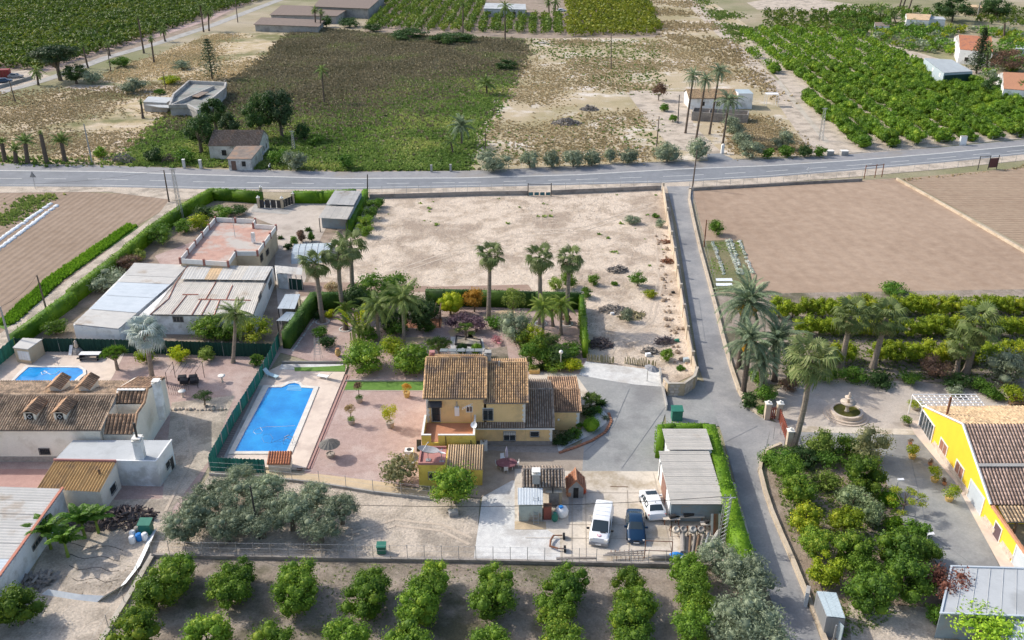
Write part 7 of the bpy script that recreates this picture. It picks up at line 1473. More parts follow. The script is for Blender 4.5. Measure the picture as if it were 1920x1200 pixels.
for x,y,r,h_,m,l in((1886,690,3.6,2.3,lf_olive,'wide grey-green olive at the right edge of the planted border'),(1755,690,2.2,1.5,lf_brown,'russet-leaved bush in the planted border'),(1674,543,2.6,.8,lf_green,'flat-topped fig tree at the lower edge of the brown field'),(1548,700,1.8,1.2,lf_citrus_d,'dark bush behind the big fan palm'),(1600,705,2.0,1.0,lf_green,'green border planting below the left row palm'),(1655,712,2.2,1.0,lf_dark,'dark border planting below the right row palm'),(1705,708,1.6,1.0,lf_green,'green border plants before the russet bush'),(1800,716,2.0,.9,lf_dark,'dark cycads at the foot of the right palms'),(1840,722,1.5,.8,lf_green,'low green bush right of the palm feet'),(1752,604,2,1.2,lf_lime,'pale banana-like plants between the rows'),(1900,738,1.6,1.0,lf_citrus_y,'yellow-green bush at the right edge above the pergola'),(1792,733,1.2,.6,lf_olive,'small grey bush above the pergola'),(1862,738,1.4,.7,lf_green,'green plants near the bench'),(1500,690,2.4,1.6,lf_dark,'dark tangle under the date palms'),(1432,738,1.6,1.2,lf_green,'green undergrowth at the lane bend'),(1405,752,1.2,1.0,lf_dark,'dark undergrowth by the lane wall'),(1418,705,1.5,1.0,lf_green,'leafy weeds below the date palms'),(1480,722,1.3,.8,lf_brown,'brown dry plants by the court edge'),(1430,770,.9,.6,lf_green,'little bush beside the cream gate pillar'),(1460,860,2.4,.9,lf_green,'clipped low green shrub border at the drive corner, left'),(1510,856,2.2,.9,lf_dark,'clipped low dark shrub border, middle'),(1560,858,2.0,.9,lf_green,'clipped low shrub border, right'),(1540,830,2.0,1.6,lf_lime,'thin pale tree above the clipped border'),(1590,835,1.6,1.4,lf_citrus_d,'dark bush left of the feathery tree'),(1632,838,2.6,2.0,leafmat('leaf_mimosa',(.14,.15,.06),(.3,.3,.14),(.38,.36,.2)),'feathery olive-brown tree at the edge of the grey drive'),(1548,900,1.5,1.1,lf_lime,'pale green young tree among the right garden citrus'),(1600,935,2.0,1.4,leafmat('leaf_sage',(.08,.12,.05),(.2,.25,.12),(.28,.33,.18)),'dull green tree beside the central citrus'),(1628,962,1.7,1.3,MATS['leaf_sage'],'dull sage tree next to the drive edge'),(1668,938,1.3,.8,lf_hedge,'clipped bright shrub at the drive border, upper'),(1680,985,1.2,.6,lf_hedge,'clipped bright shrub at the drive border, middle'),(1722,992,1.3,1.1,lf_green,'round blue-green shrub at the drive border, lower'),(1776,1098,2.1,2.2,leafmat('leaf_red',(.1,.04,.03),(.22,.09,.06),(.4,.08,.06)),'dark red bougainvillea against the wide grey roof'),(1760,1150,1.2,.7,lf_green,'green weeds at the corner of the low building')):B_(l,x,y,r,h_,m,.2,int(650*r+300))
t=B_('bright green grapevine trained over wires by the low building',1845,1165,3.2,.7,leafmat('leaf_vine',(.12,.22,.02),(.28,.4,.03),(.42,.5,.08)),.28,1500,'vine','grapevine',nb=24,core=.3,zc=2.4)
for x,y,r,l in((1710,852,.8,'highest'),(1752,896,.85,'middle'),(1779,932,1.0,'lowest')):
 potted('potted yellow-green bush against the stone-based yellow wall, %s of three'%l,x-1,y+8,.4,.5,pot_ochre,.1,r,r*.8,lf_citrus_y,.14,n=900)
for x,y,l in((1706,830,'highest'),(1743,868,'middle'),(1770,905,'lowest')):potted('small red-leaved pot plant by the yellow wall, %s of three'%l,x,y+5,.22,.35,pot_clay,0,.35,.3,lf_brown,.1,n=200)
potted('green dome bush in a pot on the gravel court near the pergola',1698,797,.45,.4,pot_stone,0,.7,.5,lf_citrus,.13,n=700);potted('wide green dome bush below the pergola post',1716,768,.5,.3,pot_stone,0,1.1,.5,lf_citrus_y,.13,n=900)
OL='grey-green bushes along the far side of the road'
for x,y,r,h_,l in((925,300,4.4,2.6,'widest, at the end of the sandy track'),(994,300,2.4,2.0,'second from the left'),(1036,299,2.2,1.9,'third from the left'),(1075,297,2.5,2.1,'fourth from the left'),(1110,296,2.3,1.9,'fifth from the left'),(1144,293,1.6,1.6,'small sixth one'),(1178,292,2.4,1.8,'seventh from the left'),(1252,285,3.6,2.4,'large one near the farmhouse drive'),(1308,280,3.2,2.4,'beside the farmhouse drive'),(1468,263,2.8,2.4,'round one in dry grass before the track'),(1408,280,3.0,2.2,'right of the farmhouse drive'),(1392,262,2.6,2.0,'above the drive-side bush'),(1380,245,2.6,1.8,'higher up the drive'),(1370,230,2.2,1.6,'highest up the drive')):B_('grey-green roadside bush, '+l,x,y,r,h_,lf_olive,.3,int(600*r),'bush','oleander',OL,nb=20)
for x,y,r,h_,m,l in((1440,287,1.6,1.3,lf_green,'dark green bush by the road left of the irrigation boxes, first'),(1474,284,1.9,1.4,lf_green,'dark green bush by the road, second'),(1510,284,1.9,1.4,lf_dark,'dark green bush by the road, third'),(1538,284,1.5,1.4,lf_green,'dark green bush touching the irrigation box'),(1236,172,2.4,2.6,lf_brown,'bare-looking brown tree in the farmhouse yard'),(1246,202,1.4,1.0,lf_green,'small green tree in the farmhouse yard'),(1262,222,1.1,1.0,lf_green,'young tree before the farmhouse drive'),(1100,208,0,0,None,''),(650,303,2.0,1.8,lf_green,'dark green bush at the left foot of the weed field'),(552,298,3.0,2.6,lf_olive,'pale grey-green bush right of the ruined gable house'),(522,293,2.2,2.0,lf_green,'dark bush at the ruined house corner'),(568,245,2.0,2.6,lf_dark,'small cypress-like tree above the pale bush'),(590,262,2.4,1.2,lf_green,'low green bush behind the lattice post'),(345,290,2.8,2.0,lf_green,'leafy bush left of the white gate posts'),(290,290,2.4,1.8,lf_dark,'dark bush on the verge beside the palms'),(188,285,1.8,1.4,lf_citrus,'round bright bush in the left field corner'),(248,160,4.4,2.2,lf_olive,'wide grey-green bush left of the pale ruin'),(340,122,3.2,1.4,lf_olive,'low grey bush before the tall star pine'),(172,143,3.6,2.4,lf_olive,'grey-green bush beside the big pine'),(225,116,3.6,1.8,lf_green,'bright dark-green tree beside the country road'),(320,150,3.4,1.2,lf_citrus_y,'yellow-green shrubs behind the pale ruin'),(300,172,1.8,.8,lf_green,'low shrub in the ruin yard'),(612,40,2.6,2.4,lf_dark,'dark bush before the brown farm sheds'),(655,42,5,2,lf_dark,'dark trees at the corner of the slanting top orchard'),(700,52,4,1.6,lf_dark,'dark bushes along the foot of the slanting top orchard')):
 if l:B_(l,x,y,r,h_,m,.35,int(400*r))
def big_tree(lbl,px,py,R,hz,zc,m,n,leaf=.4,nb=26,kind='tree',core=.55,limbs=7,tr=.35,br=(.2,.36)):
 p=P(px,py,zc);c,s=tree_mesh(kind,R,hz,leaf,[m,bark],nb=nb,n=n,br=br,seed=int(px+py),zc=zc,trunk=tr,core=core,limbs=limbs,split=True);t=thing(kind,lbl,'tree',(p.x,p.y,0));inst('crown',c,t);inst('trunk',s,t);return t
big_tree('tall dark eucalyptus-like tree left of the pair behind the ruined house',483,208,4.4,5.0,6.5,lf_dark,4200);big_tree('tall dark tree right of the pair behind the ruined house',523,205,4.6,5.0,6.5,lf_pine,4200)
big_tree('dark green tree left of the ruined gable house',372,248,4.4,4.0,4.6,lf_dark,3600);big_tree('slimmer dark tree between the ruins',400,208,3.2,3.8,5.5,lf_dark,2600);big_tree('greyish thin tree in front of the tall dark pair',430,232,2.6,3.0,4.5,lf_pine,1400)
big_tree('broad umbrella pine beside the country road at the far left',103,102,7.5,3.0,7.5,lf_pine,5200,.5,34,'pine_tree',.6,9,.5);big_tree('dark round tree under the umbrella pine',140,138,4.2,2.6,3,lf_dark,2400)
big_tree('long dark thicket along the foot of the top centre orchard, left',770,64,8,1.8,1.8,lf_dark,3000,.5,30,limbs=3);big_tree('long dark thicket along the foot of the top centre orchard, right',845,70,9,1.8,1.8,lf_dark,3200,.5,34,limbs=3)
big_tree('dark bushes at the corner where the weed and dry fields meet',948,122,4,1.6,1.4,lf_dark,1500);big_tree('dark tree behind the long white house at the top',1790,14,9,5,5.5,lf_dark,3600,.6);big_tree('dark tree behind the tan square house',1870,12,8,4.5,5,lf_dark,3200,.6)
big_tree('dark green bush before the orange tiled house',1867,160,4,2.6,2.8,lf_dark,2200);big_tree('grey leafless-looking thicket right of the tall conifer',1895,112,7,3.5,3.5,lf_brown,2600,.45,core=.2)
def conifer(lbl,b_,c_,R,m,tiers=15,spikes=9,leaf=.35):
 B0_,T=up(*b_,*c_);h=T.z-B0_.z;t=thing('conifer',lbl,'tree',tuple(B0_));MB().tube([(0,0,0),(0,0,h)],[.3,.04],7).build('trunk',bark,t,local=True);rng=np.random.default_rng(int(b_[0]));Ps,Ns=[],[]
 for k in range(tiers):
  z=h*(.08+.9*k/tiers);r=R*(1-k/tiers)**.85+.2
  for j in range(spikes):
   a=2*pi*j/spikes+k*.5;n=26;f=rng.uniform(.1,1,n);Ps.append(np.stack([cos(a)*f*r+rng.normal(0,.16,n),sin(a)*f*r+rng.normal(0,.16,n),z+f*r*.12+rng.normal(0,.12,n)],1));Ns.append(np.tile([0,0,1.0],(n,1)))
 V,Fq=leaf_quads(np.vstack(Ps),np.vstack(Ns),leaf,rng,.5,.5);inst('foliage',np_mesh('foliage',V,Fq,[m]),t);return t
conifer('tall tiered star pine behind the pale ruin',(398,148),(393,68),4.6,lf_pine,14,8,.45);conifer('tall dark column conifer beside the blue-grey barn',(1830,138),(1842,48),3.6,lf_pine,20,9,.5)
# weeds, dry grass, crops (nobody could count these)
MF=[(300,232),(430,158),(500,110),(540,66),(600,54),(700,64),(980,76),(980,110),(935,190),(900,250),(890,290),(878,320),(640,320),(215,305)]
tufts('dark brown-green waist-high weeds covering the large middle field','weeds',MF,66000,.85,lf_reed,31,5,.7,.42,gap=lambda X,Y,r:vnoise(X,Y,.035,3)*.6+r.normal(0,.06,len(X))+(Y-205)/170>.56)
tufts('green weeds over the lower part of the middle field','weeds',[(215,305)]+MF,80000,.75,lf_weed,32,5,.65,.45,gap=lambda X,Y,r:vnoise(X,Y,.035,3)*.6+r.normal(0,.06,len(X))+(Y-205)/170<.66)
tufts('straw-coloured dry grass in the left field','grass',[(-60,190),(250,160),(430,148),(300,235),(215,306),(-200,306)],24000,.5,lf_straw,33,5,.5,.4,thr=.5,ns=.12)
tufts('green weeds edging the left dry field','weeds',[(-60,175),(250,160),(300,175),(220,200),(-60,240)],3500,.6,lf_straw,34,5,.6,.4)
tufts('straw-coloured dry grass above the pale ruin','grass',[(170,146),(300,102),(400,64),(533,66),(530,90),(470,138),(425,150),(240,156)],15000,.6,lf_straw,35,5,.5,.4,thr=.48,ns=.1)
tufts('golden dry scrub over the field right of the weed field','scrub',[(985,74),(1240,74),(1300,100),(1395,150),(1170,172),(1225,240),(1260,280),(1262,298),(930,310),(905,270),(925,215),(955,150)],42000,.55,lf_straw,36,5,.5,.42,thr=.5,ns=.1)
tufts('olive green scrub patches in the dry field','scrub',[(985,74),(1240,74),(1240,290),(930,300),(905,270),(925,215),(955,150)],7000,.65,lf_weed,37,5,.5,.42,thr=.6,ns=.07)
tufts('scrub between the pale tracks at the top','scrub',[(1215,0),(1290,-5),(1392,95),(1480,200),(1300,95),(1242,72)],9000,.8,lf_straw,38,5,.7,.4,thr=.45,ns=.1)
tufts('green and straw scrub right of the upper track','scrub',[(1300,-5),(1380,20),(1430,50),(1385,85)],5000,.8,lf_weed,39,5,.7,.4,thr=.45,ns=.1)
tufts('dry grass in the plot beside the farmhouse','grass',[(1430,215),(1500,270),(1530,288),(1380,290),(1370,235)],5000,.5,lf_straw,40,5,.7,.4,thr=.35)
tufts('weeds on the verge above the main road','weeds',[(-200,300),(0,296),(380,308),(640,315),(860,312),(880,320),(640,322),(200,309),(-200,305)],4500,.6,lf_weed,41,5,.8,.4)
mp=np.array([[*rnd]for rnd in zip(*rnd_in([(1590,74),(1700,55),(1900,60),(2100,90),(2100,200),(1925,192),(1875,165),(1730,106),(1640,78)],900,RNG))]);kk=[not inpoly([x],[y],poly_world(q))[0]for x,y in mp for q in([(1720,100),(1830,105),(1850,160),(1740,150)],)];kk2=[not inpoly([x],[y],poly_world([(1860,135),(1990,135),(1990,180),(1870,175)]))[0]and not inpoly([x],[y],poly_world([(1780,68),(1870,70),(1870,102),(1790,98)]))[0]for x,y in mp]
mp=mp[np.array(kk)&np.array(kk2)];mp=np.hstack([mp,np.zeros((len(mp),1))])
for j,(mm,l,s_)in enumerate(((lf_citrus,'bright green shrubs and fruit trees between the houses at the top right',2.2),(lf_olive,'grey-green shrubs between the houses at the top right',2.0),(lf_green,'dark green shrubs between the houses at the top right',2.4),(lf_citrus_y,'yellow-green low growth at the top right',1.8))):mass('shrubbery',l,mp[j::4],mm,s_,s_*.7,50+j,110,.6,'shrubs',1.0,(.6,1.5))
mp=np.array([[*q,0]for q in zip(*rnd_in([(1560,22),(1700,20),(1790,30),(1700,62),(1600,66),(1560,50)],160,RNG))]);mass('shrubbery','mixed trees before the long white house',mp[::2],lf_green,2.6,2.2,60,110,.7,'trees',1.8);mass('shrubbery','olive-coloured trees before the long white house',mp[1::2],lf_far,2.6,1.9,61,110,.7,'trees',1.5)
mp=np.array([[*q,0]for q in zip(*rnd_in([(-600,0),(1200,-12),(2400,0),(4200,-130),(-2500,-150)],2500,RNG))]);mass('far_woodland','distant trees beyond the top of the picture',mp,lf_green,5,4,62,40,2.0,'trees',3)
tufts('bright green double row of crops beside the farm track','crops',[(240,421),(258,424),(120,524),(25,610),(-8,610),(90,522)],9000,.4,lf_crop,42,5,1.1,.45)
tufts('short green strip of weeds on the furrows at the far left','weeds',[(60,372),(96,364),(72,382),(20,412),(-10,428),(-10,412),(30,395)],1200,.5,lf_weed,43,5,.8,.4)
tufts('sparse dry weeds scattered over the bare sandy lot','weeds',[(690,378),(1240,362),(1290,690),(1110,670),(1090,560),(660,540),(650,470)],16000,.2,mat('dry_stalks',(.3,.23,.16),(.2,.15,.11),3,rough=1),44,5,.3,.5,thr=.6,ns=.22)
tufts('green weed clumps dotted over the bare sandy lot','weeds',[(700,378),(1240,362),(1250,520),(690,520)],130,.8,lf_weed,52,9,.4,.3,thr=.55,ns=.2)
tufts('leaf litter and weeds between the near citrus rows','weeds',[(285,1040),(300,1030),(395,895),(650,915),(665,1040),(1420,1074),(1500,1240),(160,1240)],36000,.11,lf_dead,45,4,.6,.5)
tufts('green weeds at the foot of the near citrus trees','weeds',[(230,1065),(290,1052),(1420,1074),(1500,1240),(160,1240)],5000,.22,lf_weed,46,5,.6,.4,thr=.58,ns=.25)
tufts('weeds growing under the right garden citrus','weeds',[(1440,860),(1500,845),(1640,858),(1700,1000),(1760,1110),(1620,1190),(1570,1200),(1500,1080)],9000,.26,lf_weed,47,5,.6,.4,thr=.42,ns=.2)
tufts('grass and weeds under the yellow-green rows','weeds',[(1400,560),(1925,556),(1925,715),(1480,712),(1420,640)],9000,.3,lf_weed,48,5,.6,.4,thr=.45,ns=.1)
tufts('weeds in the vegetable bed by the lane','weeds',[(1322,456),(1388,454),(1410,540),(1340,546)],2500,.22,lf_crop,49,5,.5,.4,thr=.5,ns=.3)
tufts('dry stubble in the sandy yard at the near left','weeds',[(120,960),(300,945),(280,1050),(150,1200),(60,1190),(110,1060)],3500,.12,lf_dead,50,4,.5,.5,thr=.5,ns=.3)
tufts('short weeds along the verge beneath the brown field fence','weeds',[(1690,336),(1880,320),(1925,308),(1925,316),(1700,340)],900,.4,lf_straw,51,5,.7,.4)
for k,(x0_,y0_,x1_,y1_)in enumerate(((-6,470,100,381),(-8,455,88,378))):
 a_,b_=P(x0_,y0_),P(x1_+14,y1_);t=thing('plastic_mulch_row','white plastic mulch row in the left field, the %s of two'%('lower','upper')[k],'plastic sheet',tuple(a_),0,'plastic rows in the left field');n=34;me=None
 for i in range(n):
  if i>24 and i%3==0:continue
  p=a_.lerp(b_,i/n);L2=(b_-a_).length/n
  if me is None:
   bb=MB();bb.lathe((0,0,0),[(.72,0),(.6,.18),(.3,.28),(.05,.3)],8,0,1.1,.62);me=bpy.data.meshes.new('cover');me.from_pydata(bb.v,[],bb.f);me.materials.append(mesh_white);me.update()
  inst('cover',me,t,tuple(p-a_+Vector((random.uniform(-.1,.1),random.uniform(-.2,.2),0))),(0,0,atan2(b_.y-a_.y,b_.x-a_.x)+random.uniform(-.2,.2)),(L2*.8,random.uniform(.9,1.3),1))
for k,(x0_,y0_,x1_,y1_,l)in enumerate(((1336,456,1358,517,'left'),(1362,452,1384,515,'middle-left'),(1369,452,1391,515,'middle-right'),(1386,453,1410,513,'right'))):
 a_,b_=P(x0_,y0_),P(x1_,y1_);t=thing('vegetable_row','pale row of cabbages under netting in the small bed, %s'%l,'vegetables',tuple(a_),0,'vegetable rows by the lane');me=None
 for i in range(30):
  if random.random()<.12:continue
  if me is None:
   Qp,D,C,bb=crown_pts(.24,.16,3,26,np.random.default_rng(5),(.6,.9));V,Fq=leaf_quads(Qp+[0,0,.12],D,.2,np.random.default_rng(3),.8,.5);me=np_mesh('cabbage',V,Fq,[leafmat('leaf_cabbage',(.3,.36,.25),(.55,.6,.48),(.7,.72,.66))])
  inst('cabbage',me,t,tuple(a_.lerp(b_,i/29)-a_+Vector((random.uniform(-.1,.1),0,0))),(0,0,random.uniform(0,6)),random.uniform(.8,1.4))
for k in range(2):p=PL([(1342,523+k*9),(1372,523+k*9),(1374,528+k*9),(1343,528+k*9)]);tagit(MB().slab([q+Vector((0,0,.12))for q in p],.1).build('cold_frame',mesh_white),'flat pale cold frame below the vegetable rows, the %s one'%('upper','lower')[k],'cold frame','cold frames in the vegetable bed')
# poles, masts, lamps, wires
def pole(lbl,b_,c_,r=.12,m=None,arm=0,group=None,kind='utility_pole',cat='pole'):
 a_,T=up(*b_,*c_);t=thing(kind,lbl,cat,tuple(a_),0,group);MB().tube([(0,0,0),tuple(T-a_)],[r*1.2,r*.8],7).build('pole',m or pole_wood,t,local=True)
 if arm:q=T-a_;MB().box((q.x,q.y,q.z-.3),(arm,.1,.1)).build('crossarm',wood,t,local=True)
 return T
def lattice(lbl,b_,c_,w0=.7,w1=.35,m=None,group=None,n=9):
 a_,T=up(*b_,*c_);t=thing('lattice_mast',lbl,'mast',tuple(a_),0,group);h=T.z-a_.z;dx=T.x-a_.x;b=MB();c=MB()
 def cor(f,i,j):w_=lerp(w0,w1,f)/2;return Vector((dx*f+i*w_,j*w_,h*f))
 for i in(-1,1):
  for j in(-1,1):b.tube([cor(0,i,j),cor(1,i,j)],.04,4)
 for k in range(n):
  f,g=k/n,(k+1)/n
  for(i,j,i2,j2)in((-1,-1,1,-1),(1,-1,1,1),(1,1,-1,1),(-1,1,-1,-1)):c.tube([cor(f,i,j),cor(g,i2,j2)],.025,3)
 b.build('leg',m or steel,t,local=True,kind='stuff');c.build('bracing',m or steel,t,local=True,kind='stuff');MB().box((dx,0,h-.2),(w1+.9,.1,.1)).build('crossarm',m or steel,t,local=True);return T
T1=pole('dark wooden pole at the road corner of the left field',(317,379),(307,319),.13);T2=lattice('grey lattice mast rising through the road hedge',(341,414),(323,316))
T3=pole('dark wooden pole leaning beside the farm track hedge',(91,595),(69,516),.12);T4=pole('wooden pole at the far left edge beyond the green screen',(23,660),(0,575),.14,concrete_grey)
T5=pole('slim dark pole on the near verge of the road behind the lot corner',(689,362),(689,327),.12,dark_metal);T6=pole('dark pole at the mouth of the lane',(1298,354),(1307,282),.13)
pole('concrete pole on the left road verge',(173,307),(157,232),.15,concrete_grey);pole('thin pole in the left field by the country road',(29,192),(17,150),.14);pole('thin pole beside the bright bush at the country road',(208,134),(202,98),.15)
pole('thin pole on the bend of the country road',(446,42),(441,-2),.18);pole('thin pole in front of the pale ruin',(311,168),(305,134),.12);pole('thin post in the scrub above the farmhouse',(1146,130),(1146,62),.15);pole('thin pole in the farmhouse yard',(1271,232),(1274,178),.12,dark_metal)
pole('thin pole beside the row of grey-green bushes',(1231,275),(1236,218),.12);pole('thin pole at the edge of the weed field',(910,280),(910,250),.12);pole('concrete pole in the olive orchard at the top right',(1832,34),(1838,5),.3,concrete_grey);pole('pole beyond the tan square house',(1869,32),(1874,2),.25);pole('dark cut trunk standing in the scrub at the top right',(1882,76),(1884,44),.4,palm_bark_dark)
lattice('white lattice post at the corner of the big orchard',(1539,263),(1547,202),.8,.4);lattice('small lattice post behind the ruined gable house',(551,280),(547,245),.6,.3);T7=lattice('grey lattice mast standing at the garage corner',(1351,1018),(1366,930),.6,.5,n=12)
T8=pole('dark slender pole rising out of the olive trees',(487,1012),(469,912),.1,dark_metal);pole('rusty pole at the edge of the brown field beside the vegetable bed',(1320,463),(1325,412),.1,rust)
def wire(lbl,a_,b_,sag,r=.018):pts=[a_.lerp(b_,i/16)-Vector((0,0,sag*4*(i/16)*(1-i/16)))for i in range(17)];tagit(MB().tube(pts,r,3,cap=False).build('overhead_wire',rubber),lbl,'wire')
wire('overhead wire from the garage mast across the yard to the left',T7,Y_at(640,946,T7.y),.6,.03);wire('overhead wire sloping from the road corner pole to the left',T1,Y_at(-60,345,P(0,345).y),1.0);wire('overhead wire between the two left hedge poles',T3,T4,.6)
def globe(lbl,b_,c_,group='white globe lamps in the garden'):
 a_,T=up(*b_,*c_);t=thing('garden_lamp',lbl,'lamp',tuple(a_),0,group);h=T.z-a_.z;MB().tube([(0,0,0),(0,0,h-.15)],[.05,.04],6).build('post',trim_white,t,local=True);MB().ball((0,0,h),.26,12).build('globe',lamp_glass,t,local=True,smooth=True)
globe('white globe lamp on a post beside the yellow-green bedding',(1051,696),(1052,660));globe('white globe lamp behind the roof ridge by the raised bed',(868,672),(868,656));
def flag_lamp(lbl,b_,c_):a_,T=up(*b_,*c_);t=thing('street_lamp',lbl,'lamp',tuple(a_),0,'white lamp posts along the grey drive');h=T.z-a_.z;MB().tube([(0,0,0),(T.x-a_.x,0,h)],[.06,.045],6).build('post',plastic_white,t,local=True);MB().slab([(-.1,-.12,h),(.5,-.12,h+.05),(.5,.12,h+.1),(-.1,.12,h+.05)],.08).build('lamp_head',plastic_white,t,local=True)
flag_lamp('white lamp post by the drive, the upper one above the pruned tree',(1678,930),(1685,899));flag_lamp('white lamp post by the drive, the lower one beside the small citrus',(1736,1022),(1740,1001))
a_,T=up(67,355,63,328);t=thing('road_sign','grey triangular road sign seen from behind at the left roadside','road sign',tuple(a_));h=T.z;MB().tube([(0,0,0),(0,0,h)],.05,5).build('post',steel,t,local=True);MB().add([(-.65,.06,h-.5),(.65,.06,h-.5),(0,.06,h+.7),(-.65,.1,h-.5),(.65,.1,h-.5),(0,.1,h+.7)],[[0,1,2],[5,4,3],[0,3,4,1],[1,4,5,2],[2,5,3,0]]).build('sign_plate',cloth_grey,t,local=True)
a_,T=up(1514,332,1515,317);t=thing('road_sign','small white roadside marker beside the brown field gate','road sign',tuple(a_));MB().tube([(0,0,0),(0,0,T.z)],.05,5).build('post',steel,t,local=True);MB().box((0,-.04,T.z),(.5,.04,.7),0,0,0,.6).build('sign_plate',plastic_white,t,local=True)
# vehicles
def ring(x,w_,zb,zm,zt,wt,cr=.05):return[(x,-w_*.9,zb),(x,-w_,zb+(zm-zb)*.35),(x,-w_*.985,zm),(x,-wt,zt-cr*.6),(x,-wt*.8,zt),(x,0,zt+cr*.5),(x,wt*.8,zt),(x,wt,zt-cr*.6),(x,w_*.985,zm),(x,w_,zb+(zm-zb)*.35),(x,w_*.9,zb)]
def vehicle(lbl,cat,kind,secs,glass_q,paint,loc,rz,wheels,wr,lights,tails,bumpers,mirrors,extras,plate,sc=1):
 """secs: cross sections front (x large) to rear; glass_q: (section index, 'top'/'side')"""
 t=thing(kind,lbl,cat,tuple(loc),rz);R=[ring(*s)for s in secs];n=11;b=MB()
 for r in R:b.v+=r
 for i in range(len(R)-1):
  for j in range(n-1):k=i*n+j;b.f.append([k,k+1,k+n+1,k+n]);b.m.append(0)
  b.f.append([i*n+n-1,i*n,(i+1)*n,(i+1)*n+n-1]);b.m.append(0)
 b.f.append(list(range(n))[::-1]);b.m.append(0);b.f.append([(len(R)-1)*n+j for j in range(n)]);b.m.append(0)
 o=b.build('body',paint,t,local=True,smooth=True);md=o.modifiers.new('edges','EDGE_SPLIT');md.split_angle=radians(38)
 def pan(name,i,js,e=.012,ins=.08):
  A,B=R[i],R[i+1];q=[Vector(A[js[0]]),Vector(A[js[-1]]),Vector(B[js[-1]]),Vector(B[js[0]])];c=sum(q,Vector())/4;nn=(q[1]-q[0]).cross(q[3]-q[0]).normalized();nn=nn if nn.dot(c-Vector((c.x,0,.6)))>0 else-nn
  g=MB()
  if len(js)>2:
   f=lambda v,cc:cc+(v-cc)*(1-ins);la=[Vector(A[j])for j in js];lb=[Vector(B[j])for j in js];k=len(js);la=[f(v,c)+nn*e for v in la];lb=[f(v,c)+nn*e for v in lb];g.add(la+lb,[[j,j+1,k+j+1,k+j]for j in range(k-1)])
  else:g.face([c+(v-c)*(1-ins)+nn*e for v in q])
  g.build(name,glass,t,local=True)
 for i,side in glass_q:
  if side=='top':pan('windscreen' if i<len(R)/2 else 'rear_window',i,(3,4,5,6,7),.014,.09)
  else:pan('side_window',i,(2,3),.012,.14);pan('side_window',i,(8,7),.012,.14)
 wm=MB();wm.tube([(0,-.1,0),(0,.1,0)],wr,16);me=bpy.data.meshes.new('tyre');me.from_pydata(wm.v,[],wm.f);me.materials.append(rubber);hb=MB().tube([(0,-.105,0),(0,.105,0)],wr*.62,10);hm=bpy.data.meshes.new('rim');hm.from_pydata(hb.v,[],hb.f);hm.materials.append(steel)
 for x in wheels:
  for s_ in(-1,1):w_=inst('wheel',me,t,(x,s_*(secs[3][1]-.09),wr));inst('rim',hm,w_)
 for(nm,m,lst)in(('headlight',lamp_glass,lights),('tail_light',mat('lamp_red',(.45,.02,.02),rough=.3)if 'lamp_red' not in MATS else MATS['lamp_red'],tails)):
  for(x,y,z,dx,dy,dz)in lst:
   for s_ in(-1,1):MB().box((x,s_*y,z),(dx,dy,dz),s_*(-.25 if x>0 else .2)).build(nm,m,t,local=True,bevel=.03)
 for(x,z,dx,dy,dz,m)in bumpers:MB().box((x,0,z),(dx,dy,dz)).build('bumper',m,t,local=True,bevel=.06)
 for s_ in(-1,1):x,y,z=mirrors;MB().box((x,s_*y,z),(.14,.26,.2)).build('mirror',rubber if 'van' in kind else paint,t,local=True,bevel=.03)
 for(x,z,c)in plate:MB().box((x,0,z),(.03,.52,.12)).build('number_plate',plastic_white,t,local=True)
 for(nm,m,c,d)in extras:MB().box(c,d).build(nm,m,t,local=True)
 return t
paint_w=mat('paint_white',(.8,.81,.82),rough=.25,spec=.6);paint_b=mat('paint_blue',(.012,.045,.1),rough=.18,spec=.7,metal=.3)
vb=P(1127,996);hv=-pi/2-.2
t=vehicle('white delivery van with round pink badge on its bonnet','van','delivery_van',[(2.38,.78,.3,.6,.72,.7),(2.3,.9,.25,.85,.98,.78),(1.6,.95,.25,1.05,1.14,.86),(.62,.95,.25,1.1,1.85,.78,.03),(.2,.95,.25,1.12,1.95,.76),(-.9,.95,.25,1.12,1.97,.78),(-2.2,.95,.25,1.12,1.95,.78),(-2.38,.92,.3,1.1,1.85,.74)],[(2,'top'),(2,'side'),(3,'side')],paint_w,vb,hv,(1.45,-1.5),.34,[(2.2,.7,.84,.4,.34,.26)],[(-2.36,.84,1.1,.08,.12,.5)],[(2.3,.42,.34,1.78,.36,cloth_grey),(-2.38,.4,.16,1.8,.25,cloth_grey)],(1.25,1.12,1.2),[('vent',rubber,(1.62,.3,1.2),(.1,.5,.03))],[(2.49,.42,0)])
b=MB();b.lathe((1.95,0,1.09),[(.19,0),(.19,.02)],14);o=b.build('badge',mat('badge_pink',(.6,.2,.26),rough=.5),t,local=True);b=MB().lathe((1.95,0,1.11),[(.13,0),(.13,.006)],14).build('badge_centre',paint_w,t,local=True);MB().box((1.95,0,1.122),(.05,.2,.006),.5).build('badge_mark',MATS['badge_pink'],t,local=True)
for x in(-1.9,-1.2,-.5,.1):MB().box((x,0,2.005),(.05,1.3,.02)).build('roof_rib',paint_w,t,local=True)
